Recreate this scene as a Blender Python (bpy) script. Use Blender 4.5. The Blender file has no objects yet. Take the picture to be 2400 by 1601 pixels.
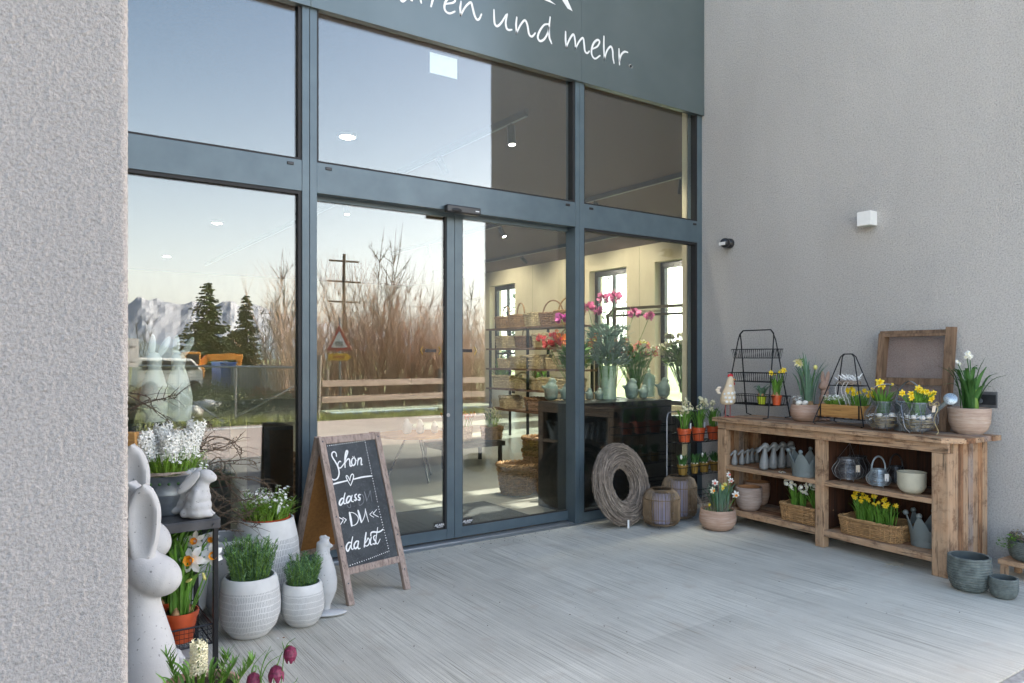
import bpy, bmesh, math, random
from mathutils import Vector, Matrix, Euler, noise
random.seed(7)
R = math.radians
scene = bpy.context.scene
COL = scene.collection

# ---------------------------------------------------------------- camera, sky, sun, exposure
FPX, HC, V0, YAW = 1714.0, 1.4, 838.0, math.atan2(1180, 1714)
cd = bpy.data.cameras.new('camera'); cam = bpy.data.objects.new('camera', cd); COL.objects.link(cam)
cam.location = (0, 0, HC); cam.rotation_euler = (R(90), 0, -YAW)
cd.sensor_width = 36; cd.lens = FPX / 2400 * 36; cd.shift_y = (V0 - 800.5) / 2400
cd.clip_start = 0.02; cd.clip_end = 9000
scene.camera = cam
SUN_EL, SUN_AZ = R(30), R(5)          # azimuth counted from +x towards +y
world = bpy.data.worlds.new('World'); scene.world = world; world.use_nodes = True
wn = world.node_tree.nodes; wl = world.node_tree.links
bg = wn['Background']; sky = wn.new('ShaderNodeTexSky'); sky.sky_type = 'NISHITA'
sky.sun_disc = False; sky.sun_elevation = SUN_EL; sky.sun_rotation = R(90) - SUN_AZ
sky.air_density = 1.0; sky.dust_density = 3.0; sky.ozone_density = 2.0
# the spring sky is milky towards the horizon: bleach and lift the low air a little
hs = wn.new('ShaderNodeHueSaturation'); hs.inputs['Saturation'].default_value = 1.2; wl.new(sky.outputs[0], hs.inputs['Color'])
bw = wn.new('ShaderNodeRGBToBW'); wl.new(sky.outputs[0], bw.inputs[0])
tcw = wn.new('ShaderNodeTexCoord'); spw = wn.new('ShaderNodeSeparateXYZ'); wl.new(tcw.outputs['Generated'], spw.inputs[0])
def wm(op, p, q):
    x = wn.new('ShaderNodeMath'); x.operation = op
    for k_, v_ in enumerate((p, q)):
        if hasattr(v_, 'is_linked'): wl.new(v_, x.inputs[k_])
        else: x.inputs[k_].default_value = v_
    return x.outputs[0]
low = wm('POWER', wm('SUBTRACT', 1.0, wm('MAXIMUM', spw.outputs[2], 0.0)), 2.3)
pale = wn.new('ShaderNodeMix'); pale.data_type = 'RGBA'; pale.blend_type = 'MULTIPLY'; pale.inputs[0].default_value = 1; pale.inputs[7].default_value = (0.88, 0.99, 1.12, 1); wl.new(bw.outputs[0], pale.inputs[6])
mxw = wn.new('ShaderNodeMix'); mxw.data_type = 'RGBA'; wl.new(wm('MULTIPLY', low, 0.85), mxw.inputs[0]); wl.new(hs.outputs[0], mxw.inputs[6]); wl.new(pale.outputs[2], mxw.inputs[7])
gain = wn.new('ShaderNodeVectorMath'); gain.operation = 'SCALE'; wl.new(mxw.outputs[2], gain.inputs[0]); wl.new(wm('ADD', 1.0, wm('MULTIPLY', low, 1.6)), gain.inputs['Scale'])
tn = wn.new('ShaderNodeMix'); tn.data_type = 'RGBA'; tn.blend_type = 'MULTIPLY'; tn.inputs[0].default_value = 1; tn.inputs[7].default_value = (1.17, 1.0, 0.85, 1)
wl.new(gain.outputs[0], tn.inputs[6]); wl.new(tn.outputs[2], bg.inputs[0]); bg.inputs[1].default_value = 0.15
sd = bpy.data.lights.new('sun', 'SUN'); sun = bpy.data.objects.new('sun', sd); COL.objects.link(sun)
sd.energy = 5.0; sd.angle = R(0.5); sd.color = (1, 0.93, 0.82)
sun.rotation_euler = Vector((math.cos(SUN_EL) * math.cos(SUN_AZ), math.cos(SUN_EL) * math.sin(SUN_AZ), math.sin(SUN_EL))).to_track_quat('Z', 'Y').to_euler()
scene.view_settings.view_transform = 'Standard'; scene.view_settings.look = 'None'
scene.view_settings.exposure = 2.25; scene.view_settings.gamma = 1
scene.cycles.max_bounces = 10; scene.cycles.diffuse_bounces = 4; scene.cycles.glossy_bounces = 4
scene.cycles.transparent_max_bounces = 24; scene.cycles.transmission_bounces = 8
scene.cycles.caustics_reflective = False; scene.cycles.caustics_refractive = False
scene.cycles.sample_clamp_indirect = 4
scene.cycles.use_denoising = True
scene.render.use_persistent_data = False

# ---------------------------------------------------------------- measured points -> places
FW = Vector((math.sin(YAW), math.cos(YAW), 0)); RT = Vector((math.cos(YAW), -math.sin(YAW), 0)); UP = Vector((0, 0, 1))
EYE = Vector((0, 0, HC))
def ray(u, v): return FW + RT * ((u - 1200) / FPX) + UP * ((V0 - v) / FPX)
def PZ(u, v, z=0.0):
    r = ray(u, v); return EYE + r * ((z - HC) / r.z)
def PY(u, v, y):
    r = ray(u, v); return EYE + r * (y / r.y)
def PX(u, v, x):
    r = ray(u, v); return EYE + r * (x / r.x)
def PD(u, v, d): return EYE + ray(u, v) * d
GY = 4.845                                # plane of the shop front glass
def MIR(p): return Vector((p.x, 2 * GY - p.y, p.z))      # a place seen mirrored in the glass
def MD(u, v, d): return MIR(PD(u, v, d))
def MZ(u, v, z=0.0): return MIR(PZ(u, v, z))

# ---------------------------------------------------------------- node material helpers
class NT:
    def __init__(s, name):
        s.m = bpy.data.materials.new(name); s.m.use_nodes = True; s.t = s.m.node_tree
        s.n = s.t.nodes; s.l = s.t.links; s.b = s.n['Principled BSDF']; s.out = s.n['Material Output']
    def node(s, t, **k):
        x = s.n.new(t)
        for a, b in k.items(): setattr(x, a, b)
        return x
    def link(s, a, b): s.l.new(a, b)
    def coord(s, scale=(1, 1, 1), rot=(0, 0, 0), kind='Object'):
        c = s.node('ShaderNodeTexCoord'); m = s.node('ShaderNodeMapping')
        m.inputs['Scale'].default_value = scale; m.inputs['Rotation'].default_value = rot
        s.link(c.outputs[kind], m.inputs[0]); return m.outputs[0]
    def noise(s, vec, scale, detail=3, rough=0.55, dist=0):
        x = s.node('ShaderNodeTexNoise'); x.inputs['Scale'].default_value = scale
        x.inputs['Detail'].default_value = detail; x.inputs['Roughness'].default_value = rough
        x.inputs['Distortion'].default_value = dist
        if vec is not None: s.link(vec, x.inputs['Vector'])
        return x.outputs['Fac']
    def ramp(s, fac, stops):
        x = s.node('ShaderNodeValToRGB'); e = x.color_ramp.elements
        while len(e) < len(stops): e.new(0.5)
        for i, (p, c) in enumerate(stops):
            e[i].position = p; e[i].color = (c[0], c[1], c[2], 1) if hasattr(c, '__len__') else (c, c, c, 1)
        s.link(fac, x.inputs[0]); return x.outputs[0]
    def mix(s, fac, a, b, mode='MIX'):
        x = s.node('ShaderNodeMix', data_type='RGBA', blend_type=mode)
        for sock, val in ((x.inputs[0], fac), (x.inputs[6], a), (x.inputs[7], b)):
            if hasattr(val, 'links') or hasattr(val, 'is_linked'): s.link(val, sock)
            elif hasattr(val, '__len__'): sock.default_value = (val[0], val[1], val[2], 1)
            else: sock.default_value = val
        return x.outputs[2]
    def math(s, op, a, b=0.0, c=None):
        x = s.node('ShaderNodeMath', operation=op)
        for i, val in enumerate((a, b) if c is None else (a, b, c)):
            if hasattr(val, 'is_linked'): s.link(val, x.inputs[i])
            else: x.inputs[i].default_value = val
        return x.outputs[0]
    def bump(s, h, strength, dist=0.01):
        x = s.node('ShaderNodeBump'); x.inputs['Strength'].default_value = strength; x.inputs['Distance'].default_value = dist
        s.link(h, x.inputs['Height']); s.link(x.outputs[0], s.b.inputs['Normal']); return x
    def base(s, c):
        if hasattr(c, 'is_linked'): s.link(c, s.b.inputs['Base Color'])
        else: s.b.inputs['Base Color'].default_value = (c[0], c[1], c[2], 1)
    def set(s, rough=None, metal=None, spec=None, sub=None, coat=None):
        if rough is not None: s.b.inputs['Roughness'].default_value = rough
        if metal is not None: s.b.inputs['Metallic'].default_value = metal
        if spec is not None: s.b.inputs['Specular IOR Level'].default_value = spec
        if coat is not None: s.b.inputs['Coat Weight'].default_value = coat
    def island(s):
        return s.node('ShaderNodeNewGeometry').outputs['Random Per Island']

MATS = {}
def simple(name, c, rough=0.6, metal=0, var=0.12, scale=20, bump=0.0, bscale=120, spec=None, island=0.0, dist=0.003):
    """plain material with a little uneven tone, an optional fine relief and a tone that differs piece by piece"""
    t = NT(name); v = t.coord()
    n = t.noise(v, scale, 4)
    lo = tuple(max(0, x * (1 - var)) for x in c); hi = tuple(min(1, x * (1 + var)) for x in c)
    col = t.ramp(n, [(0.3, lo), (0.7, hi)])
    if island:
        col = t.mix(t.math('MULTIPLY', t.island(), island), col, tuple(x * 0.35 for x in c))
    t.base(col); t.set(rough, metal, spec)
    if bump: t.bump(t.noise(v, bscale, 3), bump, dist)
    MATS[name] = t.m; return t.m

def wood(name, c1, c2, axis=0, grain=60, var=0.5, rough=0.75, dark=(0.03, 0.02, 0.012), bump=0.35, streak=0.5):
    t = NT(name)
    sc = [grain] * 3; sc[axis] = grain * 0.05
    v = t.coord(tuple(sc)); v2 = t.coord((3, 3, 3))
    isl = t.island()
    w = t.node('ShaderNodeVectorMath', operation='ADD'); cmb = t.node('ShaderNodeCombineXYZ')
    t.link(t.math('MULTIPLY', isl, 37.0), cmb.inputs[0]); t.link(t.math('MULTIPLY', isl, 91.0), cmb.inputs[1]); t.link(t.math('MULTIPLY', isl, 53.0), cmb.inputs[2])
    t.link(v, w.inputs[0]); t.link(cmb.outputs[0], w.inputs[1])
    g = t.noise(w.outputs[0], 1.0, 5, 0.65, 0.4)
    big = t.noise(v2, 2.5, 3)
    col = t.ramp(g, [(0.34, c2), (0.58, c1)])
    col = t.mix(t.math('MULTIPLY', isl, var), col, c2)
    if name.startswith('rustic_') and name != 'rustic_in':
        i2 = t.math('FRACT', t.math('MULTIPLY', isl, 7.31))
        col = t.mix(t.math('MULTIPLY', t.math('GREATER_THAN', i2, 0.80), 0.6), col, (0.33, 0.31, 0.29))
        col = t.mix(t.math('MULTIPLY', t.math('LESS_THAN', i2, 0.22), 0.45), col, (0.60, 0.45, 0.30))
        col = t.mix(t.math('MULTIPLY', t.ramp(t.noise(v2, 3.2, 5, 0.7), [(0.50, 0.0), (0.66, 1.0)]), 0.75), col, (0.10, 0.045, 0.022))
    dk = t.ramp(t.noise(w.outputs[0], 2.6, 3, 0.6, 0.2), [(0.34, 1.0), (0.43, 0.0)])
    col = t.mix(t.math('MULTIPLY', dk, streak), col, dark)
    col = t.mix(t.math('MULTIPLY', t.ramp(big, [(0.45, 0.0), (0.7, 1.0)]), 0.35), col, c1)
    t.base(col); t.set(rough); t.bump(g, bump, 0.004)
    MATS[name] = t.m; return t.m

def stucco(name, c, cell, strength):
    t = NT(name); v = t.coord((1, 1, 1))
    a = t.noise(v, cell, 3, 0.55, 0.3); b = t.noise(v, cell * 2.6, 3, 0.6)
    h = t.math('ADD', t.math('MULTIPLY', a, 1.0), t.math('MULTIPLY', b, 0.35))
    tone = t.noise(t.coord((0.6, 0.6, 0.25)), 2.0, 3)
    col = t.ramp(tone, [(0.3, tuple(x * 0.94 for x in c)), (0.7, tuple(min(1, x * 1.04) for x in c))])
    pit = t.ramp(a, [(0.30, 0.80), (0.46, 1.0)])
    col = t.mix(1.0, col, pit, 'MULTIPLY')
    col = t.mix(1.0, col, t.ramp(t.noise(v, cell*0.9, 2, 0.7), [(0.32, 0.80), (0.5, 1.0), (0.68, 1.10)]), 'MULTIPLY')  # plaster grain speckle: relief shading put into the colour
    col = t.mix(1.0, col, t.ramp(t.noise(t.coord((1.1, 1.1, 0.35)), 1.3, 4, 0.6), [(0.35, 0.95), (0.65, 1.03)]), 'MULTIPLY')
    sp = t.node('ShaderNodeSeparateXYZ'); tc = t.node('ShaderNodeTexCoord'); t.link(tc.outputs['Object'], sp.inputs[0])
    splash = t.ramp(t.math('ADD', sp.outputs[2], t.math('MULTIPLY', t.noise(t.coord((3, 3, 3)), 3.0, 4), 0.35)), [(0.17, 0.80), (0.36, 1.0)])
    col = t.mix(1.0, col, splash, 'MULTIPLY')
    t.base(col); t.set(0.92, 0, 0.2); t.bump(h, strength, 0.012)
    MATS[name] = t.m; return t.m

# ---------------------------------------------------------------- mesh helpers
class MB:
    def __init__(s): s.v = []; s.f = []; s.mi = []
    def add(s, vs, fs, m=0):
        o = len(s.v); s.v += [tuple(x) for x in vs]
        s.f += [tuple(i + o for i in f) for f in fs]; s.mi += [m] * len(fs); return s
    def box(s, a, b, m=0):
        x0, y0, z0 = a; x1, y1, z1 = b
        return s.add([(x0,y0,z0),(x1,y0,z0),(x1,y1,z0),(x0,y1,z0),(x0,y0,z1),(x1,y0,z1),(x1,y1,z1),(x0,y1,z1)],
                     [(0,3,2,1),(4,5,6,7),(0,1,5,4),(1,2,6,5),(2,3,7,6),(3,0,4,7)], m)
    def obox(s, c, hx, hy, hz, m=0):
        c, hx, hy, hz = Vector(c), Vector(hx), Vector(hy), Vector(hz)
        vs = [c + hx*a + hy*b + hz*d for d in (-1, 1) for a, b in ((-1,-1),(1,-1),(1,1),(-1,1))]
        return s.add(vs, [(0,3,2,1),(4,5,6,7),(0,1,5,4),(1,2,6,5),(2,3,7,6),(3,0,4,7)], m)
    def bar(s, p, q, w, h, side=(0, 0, 1), m=0):
        p, q = Vector(p), Vector(q); d = (q - p); n = Vector(side).cross(d).normalized(); u = d.cross(n).normalized()
        return s.obox((p + q) / 2, d / 2, n * w / 2, u * h / 2, m)
    def tube(s, pts, r, n=6, closed=False, m=0, caps=True):
        pts = [Vector(p) for p in pts]; k = len(pts)
        if not hasattr(r, '__len__'): r = [r] * k
        tan = []
        for i in range(k):
            a = pts[(i - 1) % k] if (closed or i > 0) else pts[i]; b = pts[(i + 1) % k] if (closed or i < k - 1) else pts[i]
            t = (b - a); tan.append(t.normalized() if t.length > 1e-9 else Vector((0, 0, 1)))
        u = tan[0].orthogonal().normalized(); rings = []
        for i in range(k):
            u = (u - tan[i] * u.dot(tan[i]))
            u = u.normalized() if u.length > 1e-6 else tan[i].orthogonal().normalized()
            w = tan[i].cross(u)
            rings.append([pts[i] + (u * math.cos(2*math.pi*j/n) + w * math.sin(2*math.pi*j/n)) * r[i] for j in range(n)])
        vs = [p for ring in rings for p in ring]; fs = []
        for i in range(k if closed else k - 1):
            i2 = (i + 1) % k
            for j in range(n): fs.append((i*n+j, i*n+(j+1)%n, i2*n+(j+1)%n, i2*n+j))
        if not closed and caps: fs.append(tuple(range(n-1, -1, -1))); fs.append(tuple((k-1)*n + j for j in range(n)))
        return s.add(vs, fs, m)
    def lathe(s, prof, n=32, c=(0, 0, 0), m=0, fn=None, sx=1, sy=1, mats=None):
        vs = []
        for i, (r, z) in enumerate(prof):
            for j in range(n):
                a = 2*math.pi*j/n; rr, zz = (r, z) if fn is None else fn(r, z, a, i)
                vs.append((c[0] + rr*math.cos(a)*sx, c[1] + rr*math.sin(a)*sy, c[2] + zz))
        for i in range(len(prof) - 1):
            s.add([], [], 0)
        o = len(s.v); s.v += vs
        for i in range(len(prof) - 1):
            for j in range(n):
                s.f.append((o+i*n+j, o+i*n+(j+1)%n, o+(i+1)*n+(j+1)%n, o+(i+1)*n+j)); s.mi.append(m if mats is None else mats[i])
        if prof[0][0] > 1e-5: s.f.append(tuple(o + j for j in range(n-1, -1, -1))); s.mi.append(m if mats is None else mats[0])
        if prof[-1][0] > 1e-5: s.f.append(tuple(o + (len(prof)-1)*n + j for j in range(n))); s.mi.append(m if mats is None else mats[-1])
        return s
    def ell(s, c, rad, rot=(0, 0, 0), nu=14, nv=9, m=0):
        M = Euler(rot).to_matrix(); vs = []; fs = []
        for i in range(1, nv):
            p = math.pi*i/nv
            for j in range(nu):
                a = 2*math.pi*j/nu
                vs.append(Vector(c) + M @ Vector((rad[0]*math.sin(p)*math.cos(a), rad[1]*math.sin(p)*math.sin(a), rad[2]*math.cos(p))))
        vs.append(Vector(c) + M @ Vector((0, 0, rad[2]))); vs.append(Vector(c) + M @ Vector((0, 0, -rad[2])))
        t, b = len(vs) - 2, len(vs) - 1
        for i in range(nv - 2):
            for j in range(nu): fs.append((i*nu+j, (i+1)*nu+j, (i+1)*nu+(j+1)%nu, i*nu+(j+1)%nu))
        for j in range(nu): fs.append((t, j, (j+1)%nu)); fs.append((b, (nv-2)*nu+(j+1)%nu, (nv-2)*nu+j))
        return s.add(vs, fs, m)
    def blade(s, pts, ws, side, m=0, fold=0.0):
        """a long leaf: strip with a middle rib, width ws[i] at pts[i]"""
        pts = [Vector(p) for p in pts]; vs = []; fs = []; side = Vector(side).normalized()
        for i, p in enumerate(pts):
            t = (pts[min(i+1, len(pts)-1)] - pts[max(i-1, 0)]); t = t.normalized() if t.length > 0 else UP
            sd_ = side - t * side.dot(t); sd_ = sd_.normalized() if sd_.length > 1e-6 else t.orthogonal().normalized()
            nn = t.cross(sd_); w = ws[i] / 2
            vs += [p - sd_*w + nn*w*fold, p, p + sd_*w + nn*w*fold]
        for i in range(len(pts) - 1):
            o = i*3; fs += [(o, o+1, o+4, o+3), (o+1, o+2, o+5, o+4)]
        return s.add(vs, fs, m)
    def xf(s, M):
        s.v = [tuple(M @ Vector(p)) for p in s.v]; return s
    def join(s, o, M=None):
        k = len(s.v); s.v += [tuple(M @ Vector(p)) if M is not None else p for p in o.v]
        s.f += [tuple(i + k for i in f) for f in o.f]; s.mi += o.mi; return s
    def obj(s, name, mats, parent=None, smooth=True, bevel=0, loc=None, rz=0):
        me = bpy.data.meshes.new(name); me.from_pydata(s.v, [], s.f)
        if not isinstance(mats, (list, tuple)): mats = [mats]
        for m in mats: me.materials.append(MATS[m] if isinstance(m, str) else m)
        me.polygons.foreach_set('material_index', s.mi)
        me.polygons.foreach_set('use_smooth', [bool(smooth)] * len(s.f))
        me.update()
        o = bpy.data.objects.new(name, me); COL.objects.link(o)
        if parent is not None: o.parent = parent
        if loc is not None: o.location = loc; o.rotation_euler = (0, 0, rz)
        if bevel:
            b = o.modifiers.new('bevel', 'BEVEL'); b.width = bevel; b.segments = 2; b.limit_method = 'ANGLE'; b.angle_limit = R(40)
        if smooth is True and hasattr(me, 'set_sharp_from_angle'): me.set_sharp_from_angle(angle=R(45))
        return o

def tag(o, label=None, cat=None, group=None, kind=None):
    if label: o['label'] = label
    if cat: o['category'] = cat
    if group: o['group'] = group
    if kind: o['kind'] = kind
    return o
def thing(name, label, cat, loc=(0, 0, 0), rz=0, group=None, scale=1):
    o = bpy.data.objects.new(name, None); o.empty_display_size = 0.1; COL.objects.link(o)
    o.location = loc; o.rotation_euler = (0, 0, rz); o.scale = (scale,) * 3
    return tag(o, label, cat, group)
def struct(o): o['kind'] = 'structure'; return o
def kids(o): return [c for c in bpy.data.objects if c.parent == o]
def copy_tree(o, parent=None):
    c = o.copy(); COL.objects.link(c)
    if parent is not None: c.parent = parent
    for ch in kids(o): copy_tree(ch, c)
    return c
def dup(o, label, loc, rz=0, scale=None, group=None):
    c = copy_tree(o); c['label'] = label; c.location = loc; c.rotation_euler = (0, 0, rz)
    if scale: c.scale = (scale,) * 3
    if group: c['group'] = group
    return c
def blob(mb, name, mat, voxel, parent=None, smooth_it=6, loc=None, rz=0):
    """melt overlapping volumes into one continuous skin"""
    o = mb.obj(name, mat, parent, smooth=True, loc=loc, rz=rz)
    r = o.modifiers.new('r', 'REMESH'); r.mode = 'VOXEL'; r.voxel_size = voxel; r.use_smooth_shade = True
    q = o.modifiers.new('s', 'SMOOTH'); q.factor = 0.5; q.iterations = smooth_it
    dg = bpy.context.evaluated_depsgraph_get(); ev = o.evaluated_get(dg)
    me = bpy.data.meshes.new_from_object(ev, depsgraph=dg); me.name = name
    o.modifiers.clear(); o.data = me
    me.polygons.foreach_set('use_smooth', [True] * len(me.polygons))
    if not me.materials: me.materials.append(MATS[mat])
    return o
def crv(pts, n=6):
    """smooth curve through points (Catmull-Rom)"""
    P = [Vector(p) for p in pts]; out = []
    for i in range(len(P) - 1):
        a = P[i-1] if i > 0 else P[i]*2 - P[i+1]; b, c = P[i], P[i+1]; d = P[i+2] if i+2 < len(P) else P[i+1]*2 - P[i]
        for k in range(n):
            t = k/n; out.append(0.5*((2*b) + (c-a)*t + (2*a-5*b+4*c-d)*t*t + (3*b-a-3*c+d)*t*t*t))
    out.append(P[-1]); return out
def rnd(a, b): return random.uniform(a, b)
def polar(r, a, z=0): return Vector((r*math.cos(a), r*math.sin(a), z))

# ---------------------------------------------------------------- materials
stucco('stucco_warm', (0.535, 0.515, 0.49), 105, 1.0)
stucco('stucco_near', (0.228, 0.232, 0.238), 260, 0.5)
def mk_concrete():
    t = NT('brushed_concrete'); v = t.coord((230, 1.3, 1)); v1 = t.coord((70, 0.9, 1)); v0 = t.coord((1, 1, 1))
    fine = t.noise(v, 1.0, 4, 0.7, 0.15); band = t.noise(v1, 1.0, 3, 0.6)
    # broom strokes laid in lanes, each lane a slightly different tone, ending on ragged cross lines
    lane = t.node('ShaderNodeTexBrick'); lane.offset = 0.37; lane.offset_frequency = 1; lane.squash = 1
    lane.inputs['Scale'].default_value = 1; lane.inputs['Mortar Size'].default_value = 0; lane.inputs['Brick Width'].default_value = 1.9; lane.inputs['Row Height'].default_value = 0.36
    lane.inputs['Color1'].default_value = (0, 0, 0, 1); lane.inputs['Color2'].default_value = (1, 1, 1, 1)
    m = t.coord((1, 1, 1), (0, 0, R(90))); t.link(m, lane.inputs['Vector'])
    blot = t.noise(v0, 2.2, 4, 0.6); rust = t.noise(v0, 5.0, 3, 0.6); grain = t.noise(v0, 260, 2)
    col = t.ramp(fine, [(0.36, (0.28, 0.265, 0.21)), (0.45, (0.57, 0.55, 0.475)), (0.66, (0.70, 0.675, 0.59))])
    col = t.mix(t.math('MULTIPLY', lane.outputs['Fac'], 0.0), col, col)
    lc = t.mix(lane.outputs['Color'], (0.88, 0.88, 0.88), (1.08, 1.08, 1.08))
    col = t.mix(1.0, col, lc, 'MULTIPLY')
    col = t.mix(1.0, col, t.ramp(band, [(0.3, 0.92), (0.7, 1.05)]), 'MULTIPLY')
    col = t.mix(1.0, col, t.ramp(blot, [(0.3, 0.88), (0.7, 1.07)]), 'MULTIPLY')
    col = t.mix(t.math('MULTIPLY', t.ramp(rust, [(0.58, 0.0), (0.72, 1.0)]), 0.35), col, (0.46, 0.38, 0.30))
    col = t.mix(1.0, col, t.ramp(grain, [(0.25, 0.82), (0.6, 1.05)]), 'MULTIPLY')
    t.base(col); t.set(0.85, 0, 0.3)
    t.bump(t.math('ADD', fine, t.math('MULTIPLY', grain, 0.3)), 0.6, 0.004)
    MATS['brushed_concrete'] = t.m
mk_concrete()
def mk_frame():
    t = NT('frame_paint'); v = t.coord(); n = t.noise(v, 6, 3)
    t.base(t.ramp(n, [(0.3, (0.085, 0.120, 0.142)), (0.7, (0.108, 0.148, 0.170))])); t.set(0.33, 0.2)
    t.bump(t.noise(v, 700, 2), 0.06, 0.001); MATS['frame_paint'] = t.m
    t = NT('sign_paint'); v = t.coord(); n = t.noise(v, 1.5, 3)
    t.base(t.ramp(n, [(0.3, (0.105, 0.135, 0.14)), (0.7, (0.135, 0.165, 0.17))])); t.set(0.22, 0.3)
    t.bump(t.noise(v, 500, 2), 0.05, 0.001); MATS['sign_paint'] = t.m
mk_frame()
def mk_glass(name, refl, tint, wave=0.0):
    t = NT(name); t.n.remove(t.b)
    tr = t.node('ShaderNodeBsdfTransparent'); tr.inputs[0].default_value = (*tint, 1)
    gl = t.node('ShaderNodeBsdfGlossy'); gl.inputs['Roughness'].default_value = 0.0; gl.inputs[0].default_value = (0.97, 0.99, 1, 1)
    lw = t.node('ShaderNodeLayerWeight'); lw.inputs[0].default_value = 0.5
    fac = t.math('MINIMUM', t.math('ADD', t.math('MULTIPLY', t.math('POWER', lw.outputs['Facing'], 4.0), 0.6), refl), 1.0)
    mx = t.node('ShaderNodeMixShader'); t.link(fac, mx.inputs[0]); t.link(tr.outputs[0], mx.inputs[1]); t.link(gl.outputs[0], mx.inputs[2])
    t.link(mx.outputs[0], t.out.inputs[0])
    if wave:
        b = t.node('ShaderNodeBump'); b.inputs['Strength'].default_value = wave; b.inputs['Distance'].default_value = 0.01
        t.link(t.noise(t.coord((1, 1, 1)), 2.3, 1), b.inputs['Height']); t.link(b.outputs[0], gl.inputs['Normal'])
    MATS[name] = t.m
mk_glass('window_glass', 0.108, (0.93, 0.96, 0.94), 0.012)
mk_glass('amber_glass', 0.05, (0.42, 0.27, 0.15))
mk_glass('clear_glass', 0.03, (0.93, 0.97, 0.95))
mk_glass('far_window_glass', 0.02, (0.9, 0.97, 0.94))
simple('black_rubber', (0.012, 0.012, 0.013), 0.6)
simple('black_plastic', (0.018, 0.018, 0.02), 0.3)
simple('white_vinyl', (0.8, 0.8, 0.8), 0.5, var=0.02)
simple('white_paint', (0.78, 0.78, 0.76), 0.45, var=0.03)
simple('black_metal', (0.022, 0.023, 0.026), 0.42, 0.6, bump=0.2, bscale=300)
simple('dark_steel', (0.075, 0.08, 0.09), 0.38, 0.8, var=0.3, scale=9, bump=0.15, bscale=60)
simple('grey_wire', (0.22, 0.23, 0.25), 0.45, 0.8, var=0.2)
simple('threshold_steel', (0.36, 0.38, 0.40), 0.35, 0.75, var=0.1, scale=12)
simple('zinc', (0.30, 0.34, 0.37), 0.42, 0.7, var=0.35, scale=14, bump=0.15, bscale=40)
simple('blue_zinc', (0.36, 0.43, 0.48), 0.38, 0.6, var=0.15, scale=10)
def mk_stone(name, c, pits=0.5):
    t = NT(name); v = t.coord(); n = t.noise(v, 7, 4); p = t.noise(v, 95, 2, 0.4)
    col = t.ramp(n, [(0.3, tuple(x*0.88 for x in c)), (0.7, tuple(min(1, x*1.06) for x in c))])
    col = t.mix(t.math('MULTIPLY', t.ramp(p, [(0.27, 1.0), (0.31, 0.0)]), pits), col, tuple(x*0.35 for x in c))
    t.base(col); t.set(0.8); t.bump(t.noise(v, 180, 3), 0.25, 0.002); MATS[name] = t.m
mk_stone('pale_stone', (0.50, 0.505, 0.50), 0.8); mk_stone('grey_ceramic', (0.23, 0.24, 0.24), 0.2); mk_stone('bluegrey_ceramic', (0.17, 0.20, 0.20), 0.3)
mk_stone('cream_stone', (0.52, 0.49, 0.38), 0.5); mk_stone('clay_stone', (0.42, 0.27, 0.20), 0.4)
MATS['grey_ceramic'].node_tree.nodes['Principled BSDF'].inputs['Roughness'].default_value = 0.4
MATS['bluegrey_ceramic'].node_tree.nodes['Principled BSDF'].inputs['Roughness'].default_value = 0.5
simple('orange_plastic', (0.52, 0.085, 0.025), 0.38, var=0.12, scale=12)
simple('ochre_plastic', (0.30, 0.18, 0.035), 0.45)
simple('lime_plastic', (0.50, 0.58, 0.03), 0.4)
simple('soil', (0.05, 0.032, 0.02), 0.95, var=0.5, scale=70, bump=1.0, bscale=130, dist=0.01)
simple('leaf', (0.13, 0.30, 0.035), 0.5, var=0.3, scale=12, island=0.55)
simple('leaf_light', (0.21, 0.38, 0.045), 0.5, var=0.3, scale=14, island=0.5)
simple('leaf_dark', (0.055, 0.16, 0.035), 0.5, var=0.3, island=0.5)
simple('leaf_blue', (0.13, 0.24, 0.15), 0.5, var=0.25, island=0.5)
simple('rosemary', (0.13, 0.26, 0.10), 0.6, var=0.3, island=0.6)
simple('white_petal', (0.80, 0.80, 0.74), 0.55, var=0.05, island=0.12)
simple('cream_petal', (0.80, 0.76, 0.52), 0.55, var=0.06, island=0.15)
simple('yellow_petal', (0.85, 0.62, 0.02), 0.5, var=0.08, island=0.2)
simple('pale_yellow', (0.74, 0.68, 0.22), 0.5, var=0.1)
simple('orange_cup', (0.85, 0.33, 0.01), 0.5, var=0.15)
simple('bulb', (0.36, 0.20, 0.09), 0.7, var=0.4, scale=30)
simple('dry_twig', (0.37, 0.30, 0.24), 0.85, var=0.3, island=0.85)
simple('larch_twig', (0.12, 0.085, 0.055), 0.85, var=0.3, island=0.4)
simple('straw', (0.42, 0.34, 0.18), 0.8, var=0.3, island=0.5)
simple('wicker', (0.46, 0.27, 0.12), 0.6, var=0.35, scale=30, island=0.6, bump=0.3)
simple('wicker_dark', (0.28, 0.15, 0.075), 0.6, var=0.35, scale=30, island=0.6, bump=0.3)
simple('wicker_pale', (0.62, 0.50, 0.30), 0.6, var=0.3, scale=30, island=0.5, bump=0.3)
simple('egg_white', (0.76, 0.74, 0.68), 0.4, var=0.04)
simple('moss', (0.10, 0.16, 0.05), 0.9, var=0.4)
simple('tag_paper', (0.66, 0.56, 0.44), 0.7, var=0.05); simple('tag_white', (0.8, 0.8, 0.78), 0.6, var=0.03)
simple('chalk', (0.82, 0.82, 0.80), 0.9, var=0.08, scale=200)
simple('chalk_faint', (0.20, 0.21, 0.22), 0.95, var=0.3, scale=300)
simple('fibre_board', (0.36, 0.165, 0.045), 0.8, var=0.15, scale=60)
wood('board_frame_wood', (0.40, 0.31, 0.26), (0.20, 0.145, 0.12), 2, 50, 0.4)
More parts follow.
